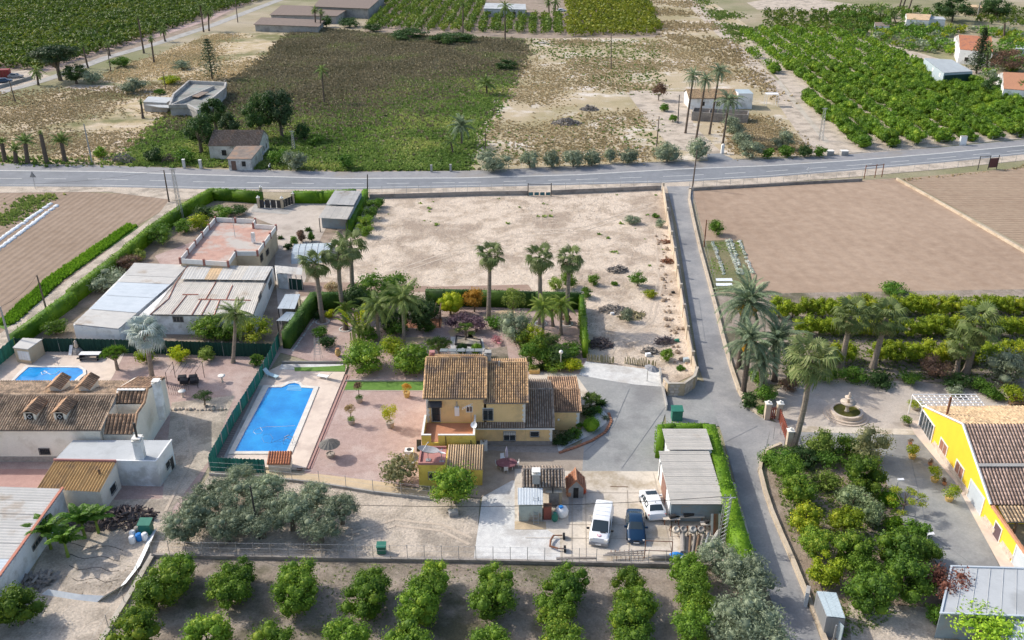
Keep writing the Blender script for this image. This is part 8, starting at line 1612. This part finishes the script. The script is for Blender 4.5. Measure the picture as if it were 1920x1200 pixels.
vehicle('dark blue saloon car parked beside the white van','car','saloon_car',[(2.15,.62,.3,.5,.6,.56),(2.02,.8,.2,.66,.74,.7),(1.0,.87,.18,.82,.93,.74),(.3,.88,.18,.88,1.34,.6,.03),(-.4,.88,.18,.88,1.4,.6),(-1.0,.88,.18,.9,1.34,.6),(-1.6,.86,.18,.88,1.0,.72),(-2.1,.8,.22,.8,.95,.68),(-2.2,.7,.3,.7,.8,.6)],[(2,'top'),(2,'side'),(3,'side'),(4,'side'),(5,'top')],paint_b,P(1191,995),-pi/2-.08,(1.3,-1.3),.31,[(2.02,.6,.6,.16,.32,.16)],[(-2.14,.62,.75,.06,.3,.14)],[(2.1,.36,.14,1.5,.2,paint_b)],(.62,.98,.95),[('grille',rubber,(2.16,0,.5),(.04,.5,.12))],[(2.19,.36,0)])
vehicle('white compact crossover seen from behind, next to the garage','car','crossover_car',[(2.1,.65,.35,.6,.75,.6),(1.95,.85,.25,.8,.92,.72),(1.1,.92,.22,1.0,1.1,.78),(.45,.93,.22,1.02,1.5,.66,.03),(-.3,.93,.22,1.04,1.58,.66),(-1.2,.93,.22,1.06,1.54,.64),(-1.75,.92,.22,1.08,1.16,.76),(-2.05,.84,.28,.95,1.02,.7),(-2.12,.78,.35,.8,.88,.62)],[(2,'top'),(2,'side'),(3,'side'),(4,'side'),(5,'top')],paint_w,P(1222,955),pi/2+.1,(1.3,-1.3),.34,[(1.98,.66,.78,.16,.3,.16)],[(-1.98,.7,.92,.1,.36,.16)],[(-2.1,.5,.14,1.6,.26,paint_w)],(.75,1.04,1.08),[('roof_glass',glass,(.62,0,1.575),(.5,1.1,.02)),('aerial',rubber,(-1.0,0,1.66),(.05,.03,.16))],[(-2.18,.58,0)])
for x,y,rz,m,l in((9,155,.2,paint_b,'blue parked car at the left edge by the country road'),(30,146,.1,cloth_grey,'dark parked car in the roadside yard at the far left'),(1053,22,.1,paint_w,'white car beside the top centre palms')):
 vehicle(l,'car','parked_car',[(2.1,.65,.3,.55,.65,.6),(1.95,.85,.2,.7,.8,.7),(1.0,.88,.2,.85,.95,.74),(.4,.88,.2,.9,1.38,.6),(-1.2,.88,.2,.9,1.4,.6),(-1.9,.86,.2,.85,.95,.7),(-2.1,.75,.3,.7,.8,.6)],[(2,'top'),(3,'side'),(4,'top')],m,P(x,y),rz,(1.3,-1.3),.32,[(1.95,.6,.62,.14,.3,.14)],[(-2.05,.62,.72,.08,.28,.14)],[],(.6,.98,.95),[],[])
p=P(506,322);t=thing('bicycle','bicycle ridden along the far shoulder near the ruined house','bicycle',tuple(p));b=MB()
for x in(-.52,.52):
 w_=MB().tube([(x+.33*cos(2*pi*k/14),0,.34+.33*sin(2*pi*k/14))for k in range(15)],.025,4).build('wheel',rubber,t,local=True)
b.tube([(-.52,0,.34),(-.15,0,.85),(.4,0,.85),(.52,0,.34)],.025,5).tube([(-.15,0,.85),(-.05,0,.3),(.4,0,.85)],.025,5).tube([(.4,0,.85),(.38,0,1.02)],.02,4).tube([(.4,-.22,1.02),(.4,.22,1.02)],.02,4).build('frame',dark_metal,t,local=True)
pt_=[(0,0,.98),(-.02,0,1.15),(.12,0,1.4),(.16,0,1.5),(.2,0,1.66),(.12,-.18,1.38),(.3,-.2,1.2),(.42,-.18,1.05),(.12,.18,1.38),(.3,.2,1.2),(.42,.18,1.05),(.05,-.1,.92),(.3,-.1,.75),(.08,-.1,.35),(.18,-.1,.3),(.05,.1,.92),(.32,.1,.9),(.12,.1,.55),(.22,.1,.5)]
me=bpy.data.meshes.new('person');me.from_pydata(pt_,[(0,1),(1,2),(2,3),(3,4),(2,5),(5,6),(6,7),(2,8),(8,9),(9,10),(0,11),(11,12),(12,13),(13,14),(0,15),(15,16),(16,17),(17,18)],[]);me.materials.append(cloth_black);o=inst('person',me,loc=tuple(p));tagit(o,'person in a white top and dark shorts riding a bicycle along the road','person');md=o.modifiers.new('skin','SKIN')
for i,r in enumerate([.14,.14,.17,.07,.1,.07,.05,.04,.07,.05,.04,.1,.08,.05,.04,.1,.08,.05,.04]):me.skin_vertices[0].data[i].radius=(r,r)
me.skin_vertices[0].data[0].use_root=True;o.modifiers.new('sub','SUBSURF').levels=1
MB().tube([(-.04,0,.98),(0,0,1.2),(.13,0,1.47)],[.17,.18,.15],10).build('shirt',cloth_white,o,local=True,smooth=True);MB().ball((.2,0,1.7),.11,8).build('helmet',cloth_white,o,local=True,smooth=True)
# garden furniture and things lying about
def lounger(lbl,px,py,rz,m,fold=.6):
 p=P(px,py,zD);t=thing('sun_lounger',lbl,'sun lounger',tuple(p),rz,'sun loungers by the pool');MB().slab([(-.3,-.3,.38),(1.2,-.3,.3),(1.2,.3,.3),(-.3,.3,.38)],.04).build('seat',m,t,local=True);MB().slab([(-.3,-.3,.38),(-.3,.3,.38),(-.85,.3,.38+fold),(-.85,-.3,.38+fold)],.04).build('backrest',m,t,local=True)
 for x in(-.2,1.1):
  for y in(-.28,.28):MB().tube([(x,y,0),(x,y,.36)],.03,5).build('leg',plastic_white,t,local=True)
lounger('pale blue sun lounger by the green screen',507,706,-.5,mat('canvas_blue',(.4,.6,.68),(.6,.72,.76),6),.55);lounger('white sun lounger on the deck near the lawn strip',612,710,2.75,mesh_white,.6)
def parasol(lbl,b_,R,h,m,tilt=0,rz=0,closed=False,base=None,n=14,sag=.35):
 t=thing('parasol',lbl,'parasol',tuple(P(*b_)),rz);MB().tube([(0,0,0),(0,0,h)],.035,6).build('pole',wood_grey,t,local=True)
 if base:MB().lathe((0,0,0),[(.4,0),(.5,.5),(.42,.5),(.4,.4)],12).build('base',base,t,local=True)
 cb=MB()
 if closed:cb.lathe((0,0,h-1.3),[(.1,0),(.17,.3),(.12,.9),(.03,1.35)],9)
 else:
  cb.v.append((0,0,h+.1));
  for ring_ in(1,2):
   for k in range(n):a=2*pi*k/n;r=R*ring_/2*(1-.03*(k%2));cb.v.append((r*cos(a),r*sin(a),h+.1-sag*(ring_/2)**1.3-.05*(k%2)))
  for k in range(n):j=(k+1)%n;cb.f+=[[0,1+k,1+j],[1+k,1+n+k,1+n+j,1+j]];cb.m+=[0,0]
 o=cb.build('canopy',m,t,local=True);o.rotation_euler=(0,tilt,0)
 return t
parasol('grey thatched parasol with shaggy rim standing in a pot on pink gravel',(620,857),1.15,2.1,mat('thatch',(.2,.19,.17),(.13,.12,.11),9,rough=1,fine=.3,bump=.03,stretch=(1,1,4)),base=pot_stone,n=26,sag=.55)
parasol('closed lilac parasol standing in the middle of the round wine-red table',(950,874),1,2.4,cloth_lilac,closed=True);parasol('grey tilted parasol beside the white gravel at the lot edge',(1213,716),.95,2.2,cloth_grey,.25)
p=P(950,878);t=thing('patio_table','round wine-red covered table on the patio below the house','table',tuple(p));MB().lathe((0,0,.7),[(1.0,-.12),(1.05,0),(1.05,.04),(.1,.05)],24,0,1.05,.8).build('tabletop',cloth_wine,t,local=True)
for x,y in((-.6,-.4),(.6,-.4),(-.6,.4),(.6,.4)):MB().tube([(x,y,0),(x,y,.65)],.035,5).build('leg',plastic_white,t,local=True)
def chair(lbl,px,py,rz,m,group='chairs round the patio table',cushion=None):
 t=thing('chair',lbl,'chair',tuple(P(px,py)),rz,group);MB().box((0,0,.44),(.46,.46,.05)).build('seat',cushion or m,t,local=True);MB().slab([(-.22,.22,.46),(.22,.22,.46),(.22,.3,.92),(-.22,.3,.92)],.03).build('backrest',m,t,local=True)
 for x in(-.2,.2):
  for y in(-.2,.2):MB().tube([(x,y,0),(x,y,.42)],.02,4).build('leg',m,t,local=True)
for x,y,r,l in((934,877,1.5,'white chair left of the wine-red table'),(949,886,3.1,'white chair in front of the wine-red table'),(968,875,-1.5,'white chair right of the wine-red table'),(943,866,.3,'white chair behind the wine-red table')):chair(l,x,y,r,plastic_white)
chair('small pink garden chair under the pink-flowering bush',936,648,.4,mat('pink_paint',(.6,.25,.28),rough=.6),None)
a_,T=up(597,675,600,632);t=thing('wire_obelisk','thin white wire obelisk standing on the pink gravel','trellis',tuple(a_));h=T.z;b=MB()
for i in(-1,1):
 for j in(-1,1):b.tube([(i*.45,j*.45,0),(i*.22,j*.22,h)],.022,4)
b.build('upright',steel,t,local=True,kind='stuff')
for k in range(6):f=.3+.12*k;w_=lerp(.45,.22,f);MB().tube([(-w_,-w_,h*f),(w_,-w_,h*f),(w_,w_,h*f),(-w_,w_,h*f),(-w_,-w_,h*f)],.022,4).build('rung',steel,t,local=True)
t=thing('brown_jar','tilted ochre and brown jar on the gravel beside the bright bush','jar',tuple(P(634,668)));MB().lathe((0,0,.05),[(.18,0),(.38,.35),(.36,.7),(.2,.95),(.24,1.05)],12).build('body',pot_ochre,t,local=True,smooth=True);MB().lathe((0,0,1.1),[(.25,0),(.25,.06)],12).build('rim',pot_clay,t,local=True)
t=thing('garden_pavilion','low open timber pavilion under the trees behind the feather palms','pavilion',tuple(P(790,607)));
for x in(-2.6,2.6):
 for y in(-1.2,1.2):MB().box((x,y,1.2),(.15,.15,2.4)).build('post',wood,t,local=True)
for k in range(9):MB().box((-2.7+k*.675,0,2.45),(.1,3.0,.12)).build('beam',wood,t,local=True)
MB().box((0,0,.06),(5.6,2.8,.1)).build('floor',terracotta,t,local=True)
q=PL([(856,634),(901,641),(903,652),(854,648)]);t=thing('raised_bed','black-edged raised bed with pale gravel behind the house roof','planter',tuple(q[0]));MB().wall(q,.4,.16,closed=True).build('edging',dark_metal,t);MB().prism([(v.x,v.y)for v in q],0,.3).build('soil',concrete,t)
t=thing('well','small stone well with dark cap at the end of the garden path','well',tuple(P(912,672)));MB().lathe((0,0,0),[(.5,0),(.5,.8),(.6,.85),(.1,.95)],12).build('shaft',stone_grey,t,local=True);MB().lathe((0,0,.95),[(.3,0),(.35,.3),(.05,.5)],10).build('cap',dark_metal,t,local=True)
def rocks(lbl,pts,r,m,kind='stone_edging',cat='stones',group=None,name='stone',sp=.1,skip=0):
 t=thing(kind,lbl,cat,tuple(P(*pts[0])),0,group);k=0;o0=P(*pts[0]);me=[]
 for s_ in range(3):bb=MB();rg_=random.Random(s_);bb.v=[];bb.ball((0,0,.3),.5,7,0,.75);bb.v=[(x*rg_.uniform(.8,1.2),y*rg_.uniform(.8,1.2),z*rg_.uniform(.85,1.15))for x,y,z in bb.v];mm=bpy.data.meshes.new(name);mm.from_pydata(bb.v,[],bb.f);mm.materials.append(m);me.append(mm)
 c=PL(pts)
 for p,q in zip(c,c[1:]):
  n=max(1,int((q-p).length/(r*1.6)))
  for i in range(n):
   if random.random()>=skip:inst(name,me[k%3],t,tuple(p.lerp(q,i/n)-o0+Vector((random.uniform(-sp,sp*.4),random.uniform(-sp,sp),0))),(0,0,random.uniform(0,6)),r*random.uniform(.8,2.2)*(1 if sp<.2 else random.uniform(.3,1)));k+=1
rocks('pale stones lining the foot of the left dark hedge',[(548,660),(575,622),(597,592)],.15,gravel_white);rocks('white stones edging the bed at the screen fence',[(322,770),(350,768),(385,770),(430,768)],.25,stone_light)
rocks('brown rocks round the cloud-pruned shrub on the left gravel',[(388,764),(415,766)],.4,stone_grey);rocks('rubble and branches along the foot of the cream lane wall',[(1243,440),(1248,500),(1258,560),(1264,620),(1270,660),(1282,690)],.42,mat('rubble',(.3,.23,.17),(.45,.36,.27),2,obj=.3),'rubble_pile','rubble',sp=1.3,skip=.3);rocks('orange clay rubble lying against the lane wall',[(1262,585),(1272,610),(1277,640)],.3,MATS['rubble'],'rubble_pile','rubble',sp=1.2)
sheet('pebble_bed',[(1096,800),(1108,770),(1130,770),(1142,782),(1136,795),(1105,818),(1060,840),(1048,850),(1044,836)],gravel_white,13)
c=PL([(1048,851),(1075,842),(1110,828),(1135,812),(1146,792),(1141,776)]);t=thing('brick_kerb','curved brick kerb round the white pebble bed beside the drive','kerb',tuple(c[0]))
for p,q in zip(c,c[1:]):
 n=max(1,int((q-p).length/.42))
 for i in range(n):m_=p.lerp(q,(i+.5)/n);MB().box((m_.x,m_.y,.11),(.38,.3,.22),atan2(q.y-p.y,q.x-p.x)).build('brick',brick_m,t)
def heap(lbl,px,py,R,h,n,m,kind='branch_heap',cat='heap',r=.06,seed=1):
 rg_=random.Random(seed);b=MB();p=P(px,py)
 for k in range(n):a=rg_.uniform(0,6.28);d=R*sqrt(rg_.random());z=h*(1-(d/R)**2)*rg_.uniform(.3,1);L2=rg_.uniform(.4,1.1);ang=rg_.uniform(0,6.28);q=Vector((d*cos(a),d*sin(a)*.7,z));e=Vector((cos(ang),sin(ang),rg_.uniform(-.3,.5)))*L2/2;b.tube([q-e,q+e],r*rg_.uniform(.6,1.4),4)
 me=bpy.data.meshes.new(kind);me.from_pydata(b.v,[],b.f);me.materials.append(m);o=inst(kind,me,loc=tuple(p));tagit(o,lbl,cat,kind='stuff')
heap('grey heap of cut branches in the open sandy lot',1157,508,1.6,1.0,160,wood_grey);heap('dark heap of logs at the lower end of the narrow garden hedge',1125,648,1.7,1.2,200,logs_m,seed=2);heap('brown brushwood lying on the round mound',1150,582,2.2,.6,160,wood_grey,seed=3);heap('weedy brushwood on the right half of the mound',1182,592,2.2,.5,130,mat('brush',(.22,.2,.1),(.3,.25,.16),3),seed=4)
heap('dark heap of scrap wood near the lane wall',1247,642,1.4,.6,90,logs_m,seed=5);heap('heap of dark sticks beside the white stone in the lot',1218,660,1.1,.7,80,wood_grey,seed=6);heap('long rubble and wood bank behind the left vegetable plot',180,975,2.6,1.0,190,logs_m,r=.09,seed=7);heap('rubble bank near the olive grove at the left',240,973,2.6,1.2,190,logs_m,r=.09,seed=8);heap('dead brown stump with grey fronds at the road verge',232,304,2.6,2.2,160,wood_grey,seed=9);heap('fallen bare branches beside the white gate posts',325,302,3.4,1.6,160,bark,seed=10)
heap('grey heap in the scrub field right of the sandy track',1062,232,3.6,1.4,190,wood_grey,r=.12,seed=11);heap('small grey heap in the scrub field',1105,206,2.4,1.2,120,wood_grey,r=.12,seed=12);heap('grey broken blocks beside the long shed',75,1090,1.6,.7,90,block_grey,r=.12,seed=13);heap('rusty wire coils against the upper lane wall',1247,455,1.2,.6,60,rust,r=.04,seed=14);heap('rusty scrap against the middle of the lane wall',1252,492,1.1,.7,60,rust,r=.05,seed=15)
for x,y,l,m,R in((1215,668,'white block lying by the stick heap in the lot',plastic_white,.7),(1148,590,'small white bag on the brushwood mound',plastic_white,.5),(1269,641,'green plastic box by the lane wall',plastic_green,.6),(1262,550,'black tub standing by the lane wall',rubber,.5),(1286,678,'blue-grey folded sheet in the wall corner',sheet_blue,.8),(850,966,'pale stone trough under the citrus by the annexe',concrete_grey,.9)):
 t=thing('discarded_box',l,'box',tuple(P(x,y)));MB().box((0,0,R*.3),(R,R*.7,R*.6),.3).build('body',m,t,local=True,bevel=.04);MB().box((0,0,R*.62),(R*.9,R*.6,.04),.3).build('lid',m,t,local=True)
for x,y,s_,m,l in((1268,787,1.2,plastic_green,'large green wheeled bin at the mouth of the drive'),(716,1037,.8,plastic_green,'green wheeled bin lying by the low wall with a blue side'),(276,1000,1.1,plastic_green,'teal water tank beside the netting in the left plot')):
 t=thing('waste_bin',l,'bin',tuple(P(x,y)));MB().prism([(-.5*s_,-.4*s_),(.5*s_,-.4*s_),(.5*s_,.4*s_),(-.5*s_,.4*s_)],.1,1.15*s_).build('body',m,t,local=True,bevel=.05);MB().slab([(-.55*s_,-.45*s_,1.2*s_),(.55*s_,-.45*s_,1.2*s_),(.55*s_,.45*s_,1.35*s_),(-.55*s_,.45*s_,1.35*s_)],.06).build('lid',m,t,local=True)
 for sx in(-1,1):MB().tube([(sx*.4*s_-.04,.35*s_,.1),(sx*.4*s_+.04,.35*s_,.1)],.1,8).build('wheel',rubber,t,local=True)
for x,y,m,l in((250,1008,plastic_white,'white drum left of the blue drum in the left plot'),(262,1013,plastic_blue,'blue plastic drum beside the teal tank'),(249,1018,plastic_white,'white drum lying nearest in the left plot'),(273,1012,plastic_white,'white drum right of the blue drum'),(259,1000,block_grey,'grey drum behind the blue drum')):
 t=thing('drum',l,'drum',tuple(P(x,y)),0,'plastic drums in the left plot');MB().lathe((0,0,0),[(.26,0),(.3,.1),(.3,.65),(.25,.75)],12).build('body',m,t,local=True,smooth=True);MB().lathe((0,0,.75),[(.2,0),(.2,.05)],12).build('lid',m,t,local=True)
for i in range(4):
 a_,b_=P(112+i*8,1020+i*22),P(232-i*4,1030+i*20);tagit(MB().tube([a_.lerp(b_,k/8)+Vector((0,.25*sin(k*1.3+i),.04))for k in range(9)],.035,4).build('irrigation_pipe',rubber),'black irrigation pipe across the left plot, %s from the top'%('first','second','third','fourth')[i],'pipe','irrigation pipes in the left plot')
c=PL([(285,1000),(270,1035),(252,1070),(225,1105),(185,1130),(140,1125),(80,1115)]);b=MB()
for k,p in enumerate(c):
 b.v+=[(p.x-.15,p.y,.03),(p.x+.5,p.y+.2,.5+.1*sin(k*2))]
 if k:b.f.append([2*k-2,2*k,2*k+1,2*k-1]);b.m.append(0)
tagit(b.build('netting',mesh_white),'sagging white netting around the left vegetable plot','netting')
for x,y,s_,l in((96,1030,1.3,'banana plant against the long shed wall'),(128,1045,1.2,'banana plant right of the shed window'),(160,1010,1.3,'banana plant by the rubble bank'),(185,1000,1.1,'rightmost banana plant near the rubble')):
 p=P(x,y);t=thing('banana_plant',l,'plant',tuple(p),0,'banana plants in the left plot');MB().tube([(0,0,0),(0,0,1.4*s_)],[.16,.1],7).build('stem',lf_lime,t,local=True);me_=feather_leaf(2.0,9,.42,.7,lf_green,int(x),.22,.2,.7)
 for k in range(9):inst('leaf',me_,t,(0,0,1.3*s_),(0,-radians(20+(k%3)*18),k*2.4),s_)
p=P(1586,779);t=thing('fountain','round stepped stone fountain with two bowls on the gravel court','fountain',tuple(p))
for k,(r,z)in enumerate(((2.5,.16),(2.15,.32))):MB().lathe((0,0,0),[(r,0),(r,z),(r-.35,z)],36).build('step',stone_light,t,local=True)
b=MB();b.lathe((0,0,.3),[(1.8,0),(1.8,.45),(1.5,.45),(1.5,.1)],32);b.f=b.f[:-1];b.m=b.m[:-1];b.build('basin',stone_light,t,local=True);MB().lathe((0,0,.3),[(1.49,.3),(1.49,.33)],32).build('water',pond_water,t,local=True)
MB().lathe((0,0,.5),[(.45,0),(.2,.2),(.18,.9),(.3,1.0),(.85,1.2),(.9,1.3),(.1,1.25)],20).build('lower_bowl',stone_light,t,local=True,smooth=True);MB().lathe((0,0,1.7),[(.15,0),(.13,.5),(.45,.65),(.5,.75),(.1,.7)],16).build('upper_bowl',stone_light,t,local=True,smooth=True);MB().lathe((0,0,2.4),[(.12,0),(.2,.2),(.1,.4),(.14,.55),(.03,.75)],12).build('figure',stone_light,t,local=True,smooth=True)
t=thing('bench','dark wooden bench by the planted border at the right edge','bench',tuple(P(1905,760)));[MB().box((0,-.3+.16*k,.45),(1.8,.13,.05)).build('slat',wood,t,local=True)for k in range(4)];[MB().box((0,.32,.62+.16*k),(1.8,.05,.12)).build('slat',wood,t,local=True)for k in range(3)];[MB().box((x,0,.22),(.08,.6,.44)).build('leg',wood,t,local=True)for x in(-.8,.8)]
p=P(350,718);t=thing('swing_seat','black metal pergola swing cluttered with dark cushions on the left gravel','garden seat',tuple(p))
for x in(-1.8,1.8):
 for y in(-1.3,1.3):MB().tube([(x,y,0),(x,y,2.2)],.04,5).build('post',dark_metal,t,local=True)
for k in range(7):MB().tube([(-1.8+.6*k,-1.3,2.2),(-1.8+.6*k,1.3,2.2)],.025,4).build('roof_bar',dark_metal,t,local=True)
for x,y in((-.6,.4),(.7,.5),(-.1,-.4),(1.1,-.3)):MB().box((x,y,.5),(1.0,.8,.5),.2).build('cushion',cloth_black,t,local=True,bevel=.08)
t=thing('dog_cage','low black metal cage below the black pergola swing','cage',tuple(P(336,736)))
for k in range(9):MB().tube([(-1+.25*k,-.5,0),(-1+.25*k,-.5,.9),(-1+.25*k,.5,.9),(-1+.25*k,.5,0)],.02,4).build('bar',dark_metal,t,local=True)
for x,y,l in((417,716,'small white mushroom-shaped bird bath on the left gravel'),(343,745,'cream bird table on a post by the black cage')):
 t=thing('bird_bath',l,'bird bath',tuple(P(x,y)));MB().lathe((0,0,0),[(.2,0),(.1,.15),(.09,.7)],10).build('stem',stone_light,t,local=True);MB().lathe((0,0,.7),[(.1,0),(.42,.12),(.45,.2),(.1,.15)],14).build('bowl',trim_white,t,local=True,smooth=True)
t=thing('picnic_table','white-topped table with dark benches beside the far left pool','table',tuple(P(171,672)));MB().box((0,0,.75),(2.6,.9,.06)).build('tabletop',plastic_white,t,local=True);[MB().box((0,y,.45),(2.8,.35,.06)).build('bench',cloth_black,t,local=True)for y in(-.8,.8)];[MB().box((x,0,.37),(.08,1.5,.7)).build('leg',cloth_black,t,local=True)for x in(-1.1,1.1)]
t=thing('garden_statue','stone figure on rocks by the dark screen at the left pool','statue',tuple(P(146,662)));MB().lathe((0,0,0),[(.8,0),(.6,.5),(.3,.8)],9).build('rock_base',stone_grey,t,local=True);MB().lathe((0,0,.8),[(.2,0),(.3,.3),(.18,.7),(.2,.9),(.05,1.1)],10).build('figure',stone_light,t,local=True,smooth=True)
t=thing('slide_chair','small white plastic slide beside the stone figure','slide',tuple(P(135,663)));MB().slab([(-.2,-.6,.1),(.2,-.6,.1),(.2,.3,1.1),(-.2,.3,1.1)],.05).build('slide',plastic_white,t,local=True);MB().box((0,.45,.5),(.4,.06,1.0)).build('ladder',plastic_white,t,local=True)
p=P(1053,1022);t=thing('axle','rusty two-wheeled axle frame lying on the concrete yard','axle',tuple(p));MB().tube([(-.7,.9,.4),(-1.0,.3,.35),(-1.1,-.5,.3),(-.4,-.9,.35)],.1,6).build('beam',rust,t,local=True);MB().tube([(-.7,.9,.4),(.1,.9,.4)],.06,5).tube([(-.4,-.9,.35),(.2,-.9,.35)],.06,5).build('shaft',rust,t,local=True)
for y in(.9,-.9):
 MB().tube([(.15,y,.3),(.35,y,.3)],.34,12).build('wheel',rubber,t,local=True)
def mixer(lbl,px,py,m):p=P(px,py);t=thing('cement_mixer',lbl,'cement mixer',tuple(p),0,'cement mixers beside the garage');MB().lathe((0,0,.55),[(.16,0),(.36,.2),(.36,.4),(.24,.62),(.2,.5)],14).build('drum',m,t,local=True,smooth=True).rotation_euler=(.5,0,0);MB().tube([(-.5,.4,0),(-.4,0,.9),(-.5,-.6,0)],.035,5).tube([(.5,.4,0),(.4,0,.9),(.5,-.6,0)],.035,5).build('frame',rust,t,local=True)
for x,l,m in((1265,'leftmost',concrete),(1279,'second',block_grey),(1297,'third',concrete_grey),(1312,'rightmost',block_grey)):mixer('cement mixer in the row before the garage window, %s of four'%l,x,1000,m)
for x,y,l,m,w_ in((1258,982,'low pale bench at the garage corner',concrete,1.6),(1290,978,'long pale plank table under the garage window',concrete,3.0),(1320,975,'brown workbench piled with tools by the garage',wood,1.4),(1322,992,'small pale trolley in front of the workbench',concrete,1.0)):
 t=thing('work_table',l,'work table',tuple(P(x,y)));MB().box((0,0,.7),(w_,.6,.06)).build('tabletop',m,t,local=True);[MB().box((sx*w_*.42,sy*.24,.34),(.07,.07,.68)).build('leg',rust,t,local=True)for sx in(-1,1)for sy in(-1,1)];MB().box((.1,0,.88),(w_*.4,.3,.3),.3).build('toolbox',dark_metal,t,local=True)
for i in range(7):x=1332+i*4.5;t=thing('scaffold_board','upright %s board leaning behind the lattice mast, number %s from the left'%(('grey','brown')[i%2],('one','two','three','four','five','six','seven')[i]),'board',tuple(P(x,995)),0,'boards leaning at the garage end');MB().slab([(-.13,0,2.0),(.13,0,2.0),(.13,-.75,.1),(-.13,-.75,.1)],.06).build('board',(sheet_grey,rust,wood)[i%3],t,local=True);t['label']='%s board leaning upright at the garage end, %s from the left'%(('grey','rust-brown')[i%2],('first','second','third','fourth','fifth','sixth','seventh')[i])
for i,(x,y,dx,r,m)in enumerate(((1280,1040,-1.6,.25,block_grey),(1292,1042,2,.12,wood),(1298,1042,4,.12,wood_grey),(1304,1042,6,.12,wood),(1311,1040,8,.13,wood_grey),(1318,1040,10,.13,steel),(1330,1030,22,.25,concrete_grey))):
 a_,b_=P(x,y),P(x+dx,y-32)+Vector((0,0,.5));tagit(MB().tube([a_+Vector((0,0,r)),b_],r,9).build('pipe',m),'%s pipe lying by the lattice mast, %s from the left'%(('thick dark','brown','grey','brown','grey','shiny','wide pale')[i],('first','second','third','fourth','fifth','sixth','seventh')[i]),'pipe','pipes stacked by the low wall')
q=PL([(1207,1050),(1207,1020),(1258,1022),(1258,1052)]);t=thing('tube_stand','orange rusted tube frame standing by the near fence','frame',tuple(P(1232,1050)));a_,b_=P(1208,1048),P(1258,1050)
for z in(1.0,2.1):MB().tube([a_+Vector((0,0,z)),b_+Vector((0,0,z))],.04,5).build('rail',rust,t)
for p_ in(a_,b_):MB().tube([p_,p_+Vector((0,0,2.1))],.045,5).build('post',rust,t)
t=thing('wire_cage','low rusty wire cage with planks by the near fence','cage',tuple(P(1175,1048)));[MB().tube([(x,-.5,0),(x,-.5,.6),(x,.5,.6),(x,.5,0)],.025,4).build('bar',rust,t,local=True)for x in np.linspace(-1.4,1.4,8)];[MB().box((-.4+.2*k,-.3+.25*k,.66),(3.6,.14,.05),.05*k).build('plank',wood_grey,t,local=True)for k in range(3)]
t=thing('gas_bottle','grey-green tank lying on its side by the near fence','tank',tuple(P(1240,1050)));MB().tube([(-1,0,.3),(-.85,0,.3),(.7,0,.3),(.85,0,.3)],[.12,.28,.28,.12],12).build('tank',block_grey,t,local=True,smooth=True);MB().tube([(-1.15,0,.3),(-1,0,.3)],.07,8).build('valve',steel,t,local=True)
t=thing('blue_tarpaulin','crumpled blue and white tarpaulin heap by the near fence','tarpaulin',tuple(P(1268,1046)));MB().lathe((0,0,0),[(.8,0),(.7,.3),(.3,.55),(.1,.6)],9,0,1,.7).build('tarpaulin',plastic_blue,t,local=True);MB().lathe((.5,-.3,0),[(.4,0),(.3,.3),(.05,.4)],7).build('white_sheet',plastic_white,t,local=True)
tagit(MB().box(tuple(P(1161,914)+Vector((0,0,.06))),(1.8,.12,.1),-.03).build('timber',wood),'single dark timber lying on the concrete yard behind the van','timber');tagit(MB().box(tuple(P(1105,1050)+Vector((-1.2,.1,.1))),(3.6,.2,.16),.02).build('timber',wood_grey),'long grey timber lying against the near fence','timber')
p=P(1243,833);t=thing('bicycle','white bicycle leaning at the hedge corner of the garage','bicycle',tuple(p),1.2);[MB().tube([(x+.33*cos(2*pi*k/12),0,.34+.33*sin(2*pi*k/12))for k in range(13)],.03,4).build('wheel',rubber,t,local=True)for x in(-.5,.5)];MB().tube([(-.5,0,.34),(-.15,0,.85),(.4,0,.85),(.5,0,.34)],.035,5).tube([(-.15,0,.85),(0,0,.3),(.4,0,.85),(.38,0,1.05)],.035,5).build('frame',plastic_white,t,local=True)
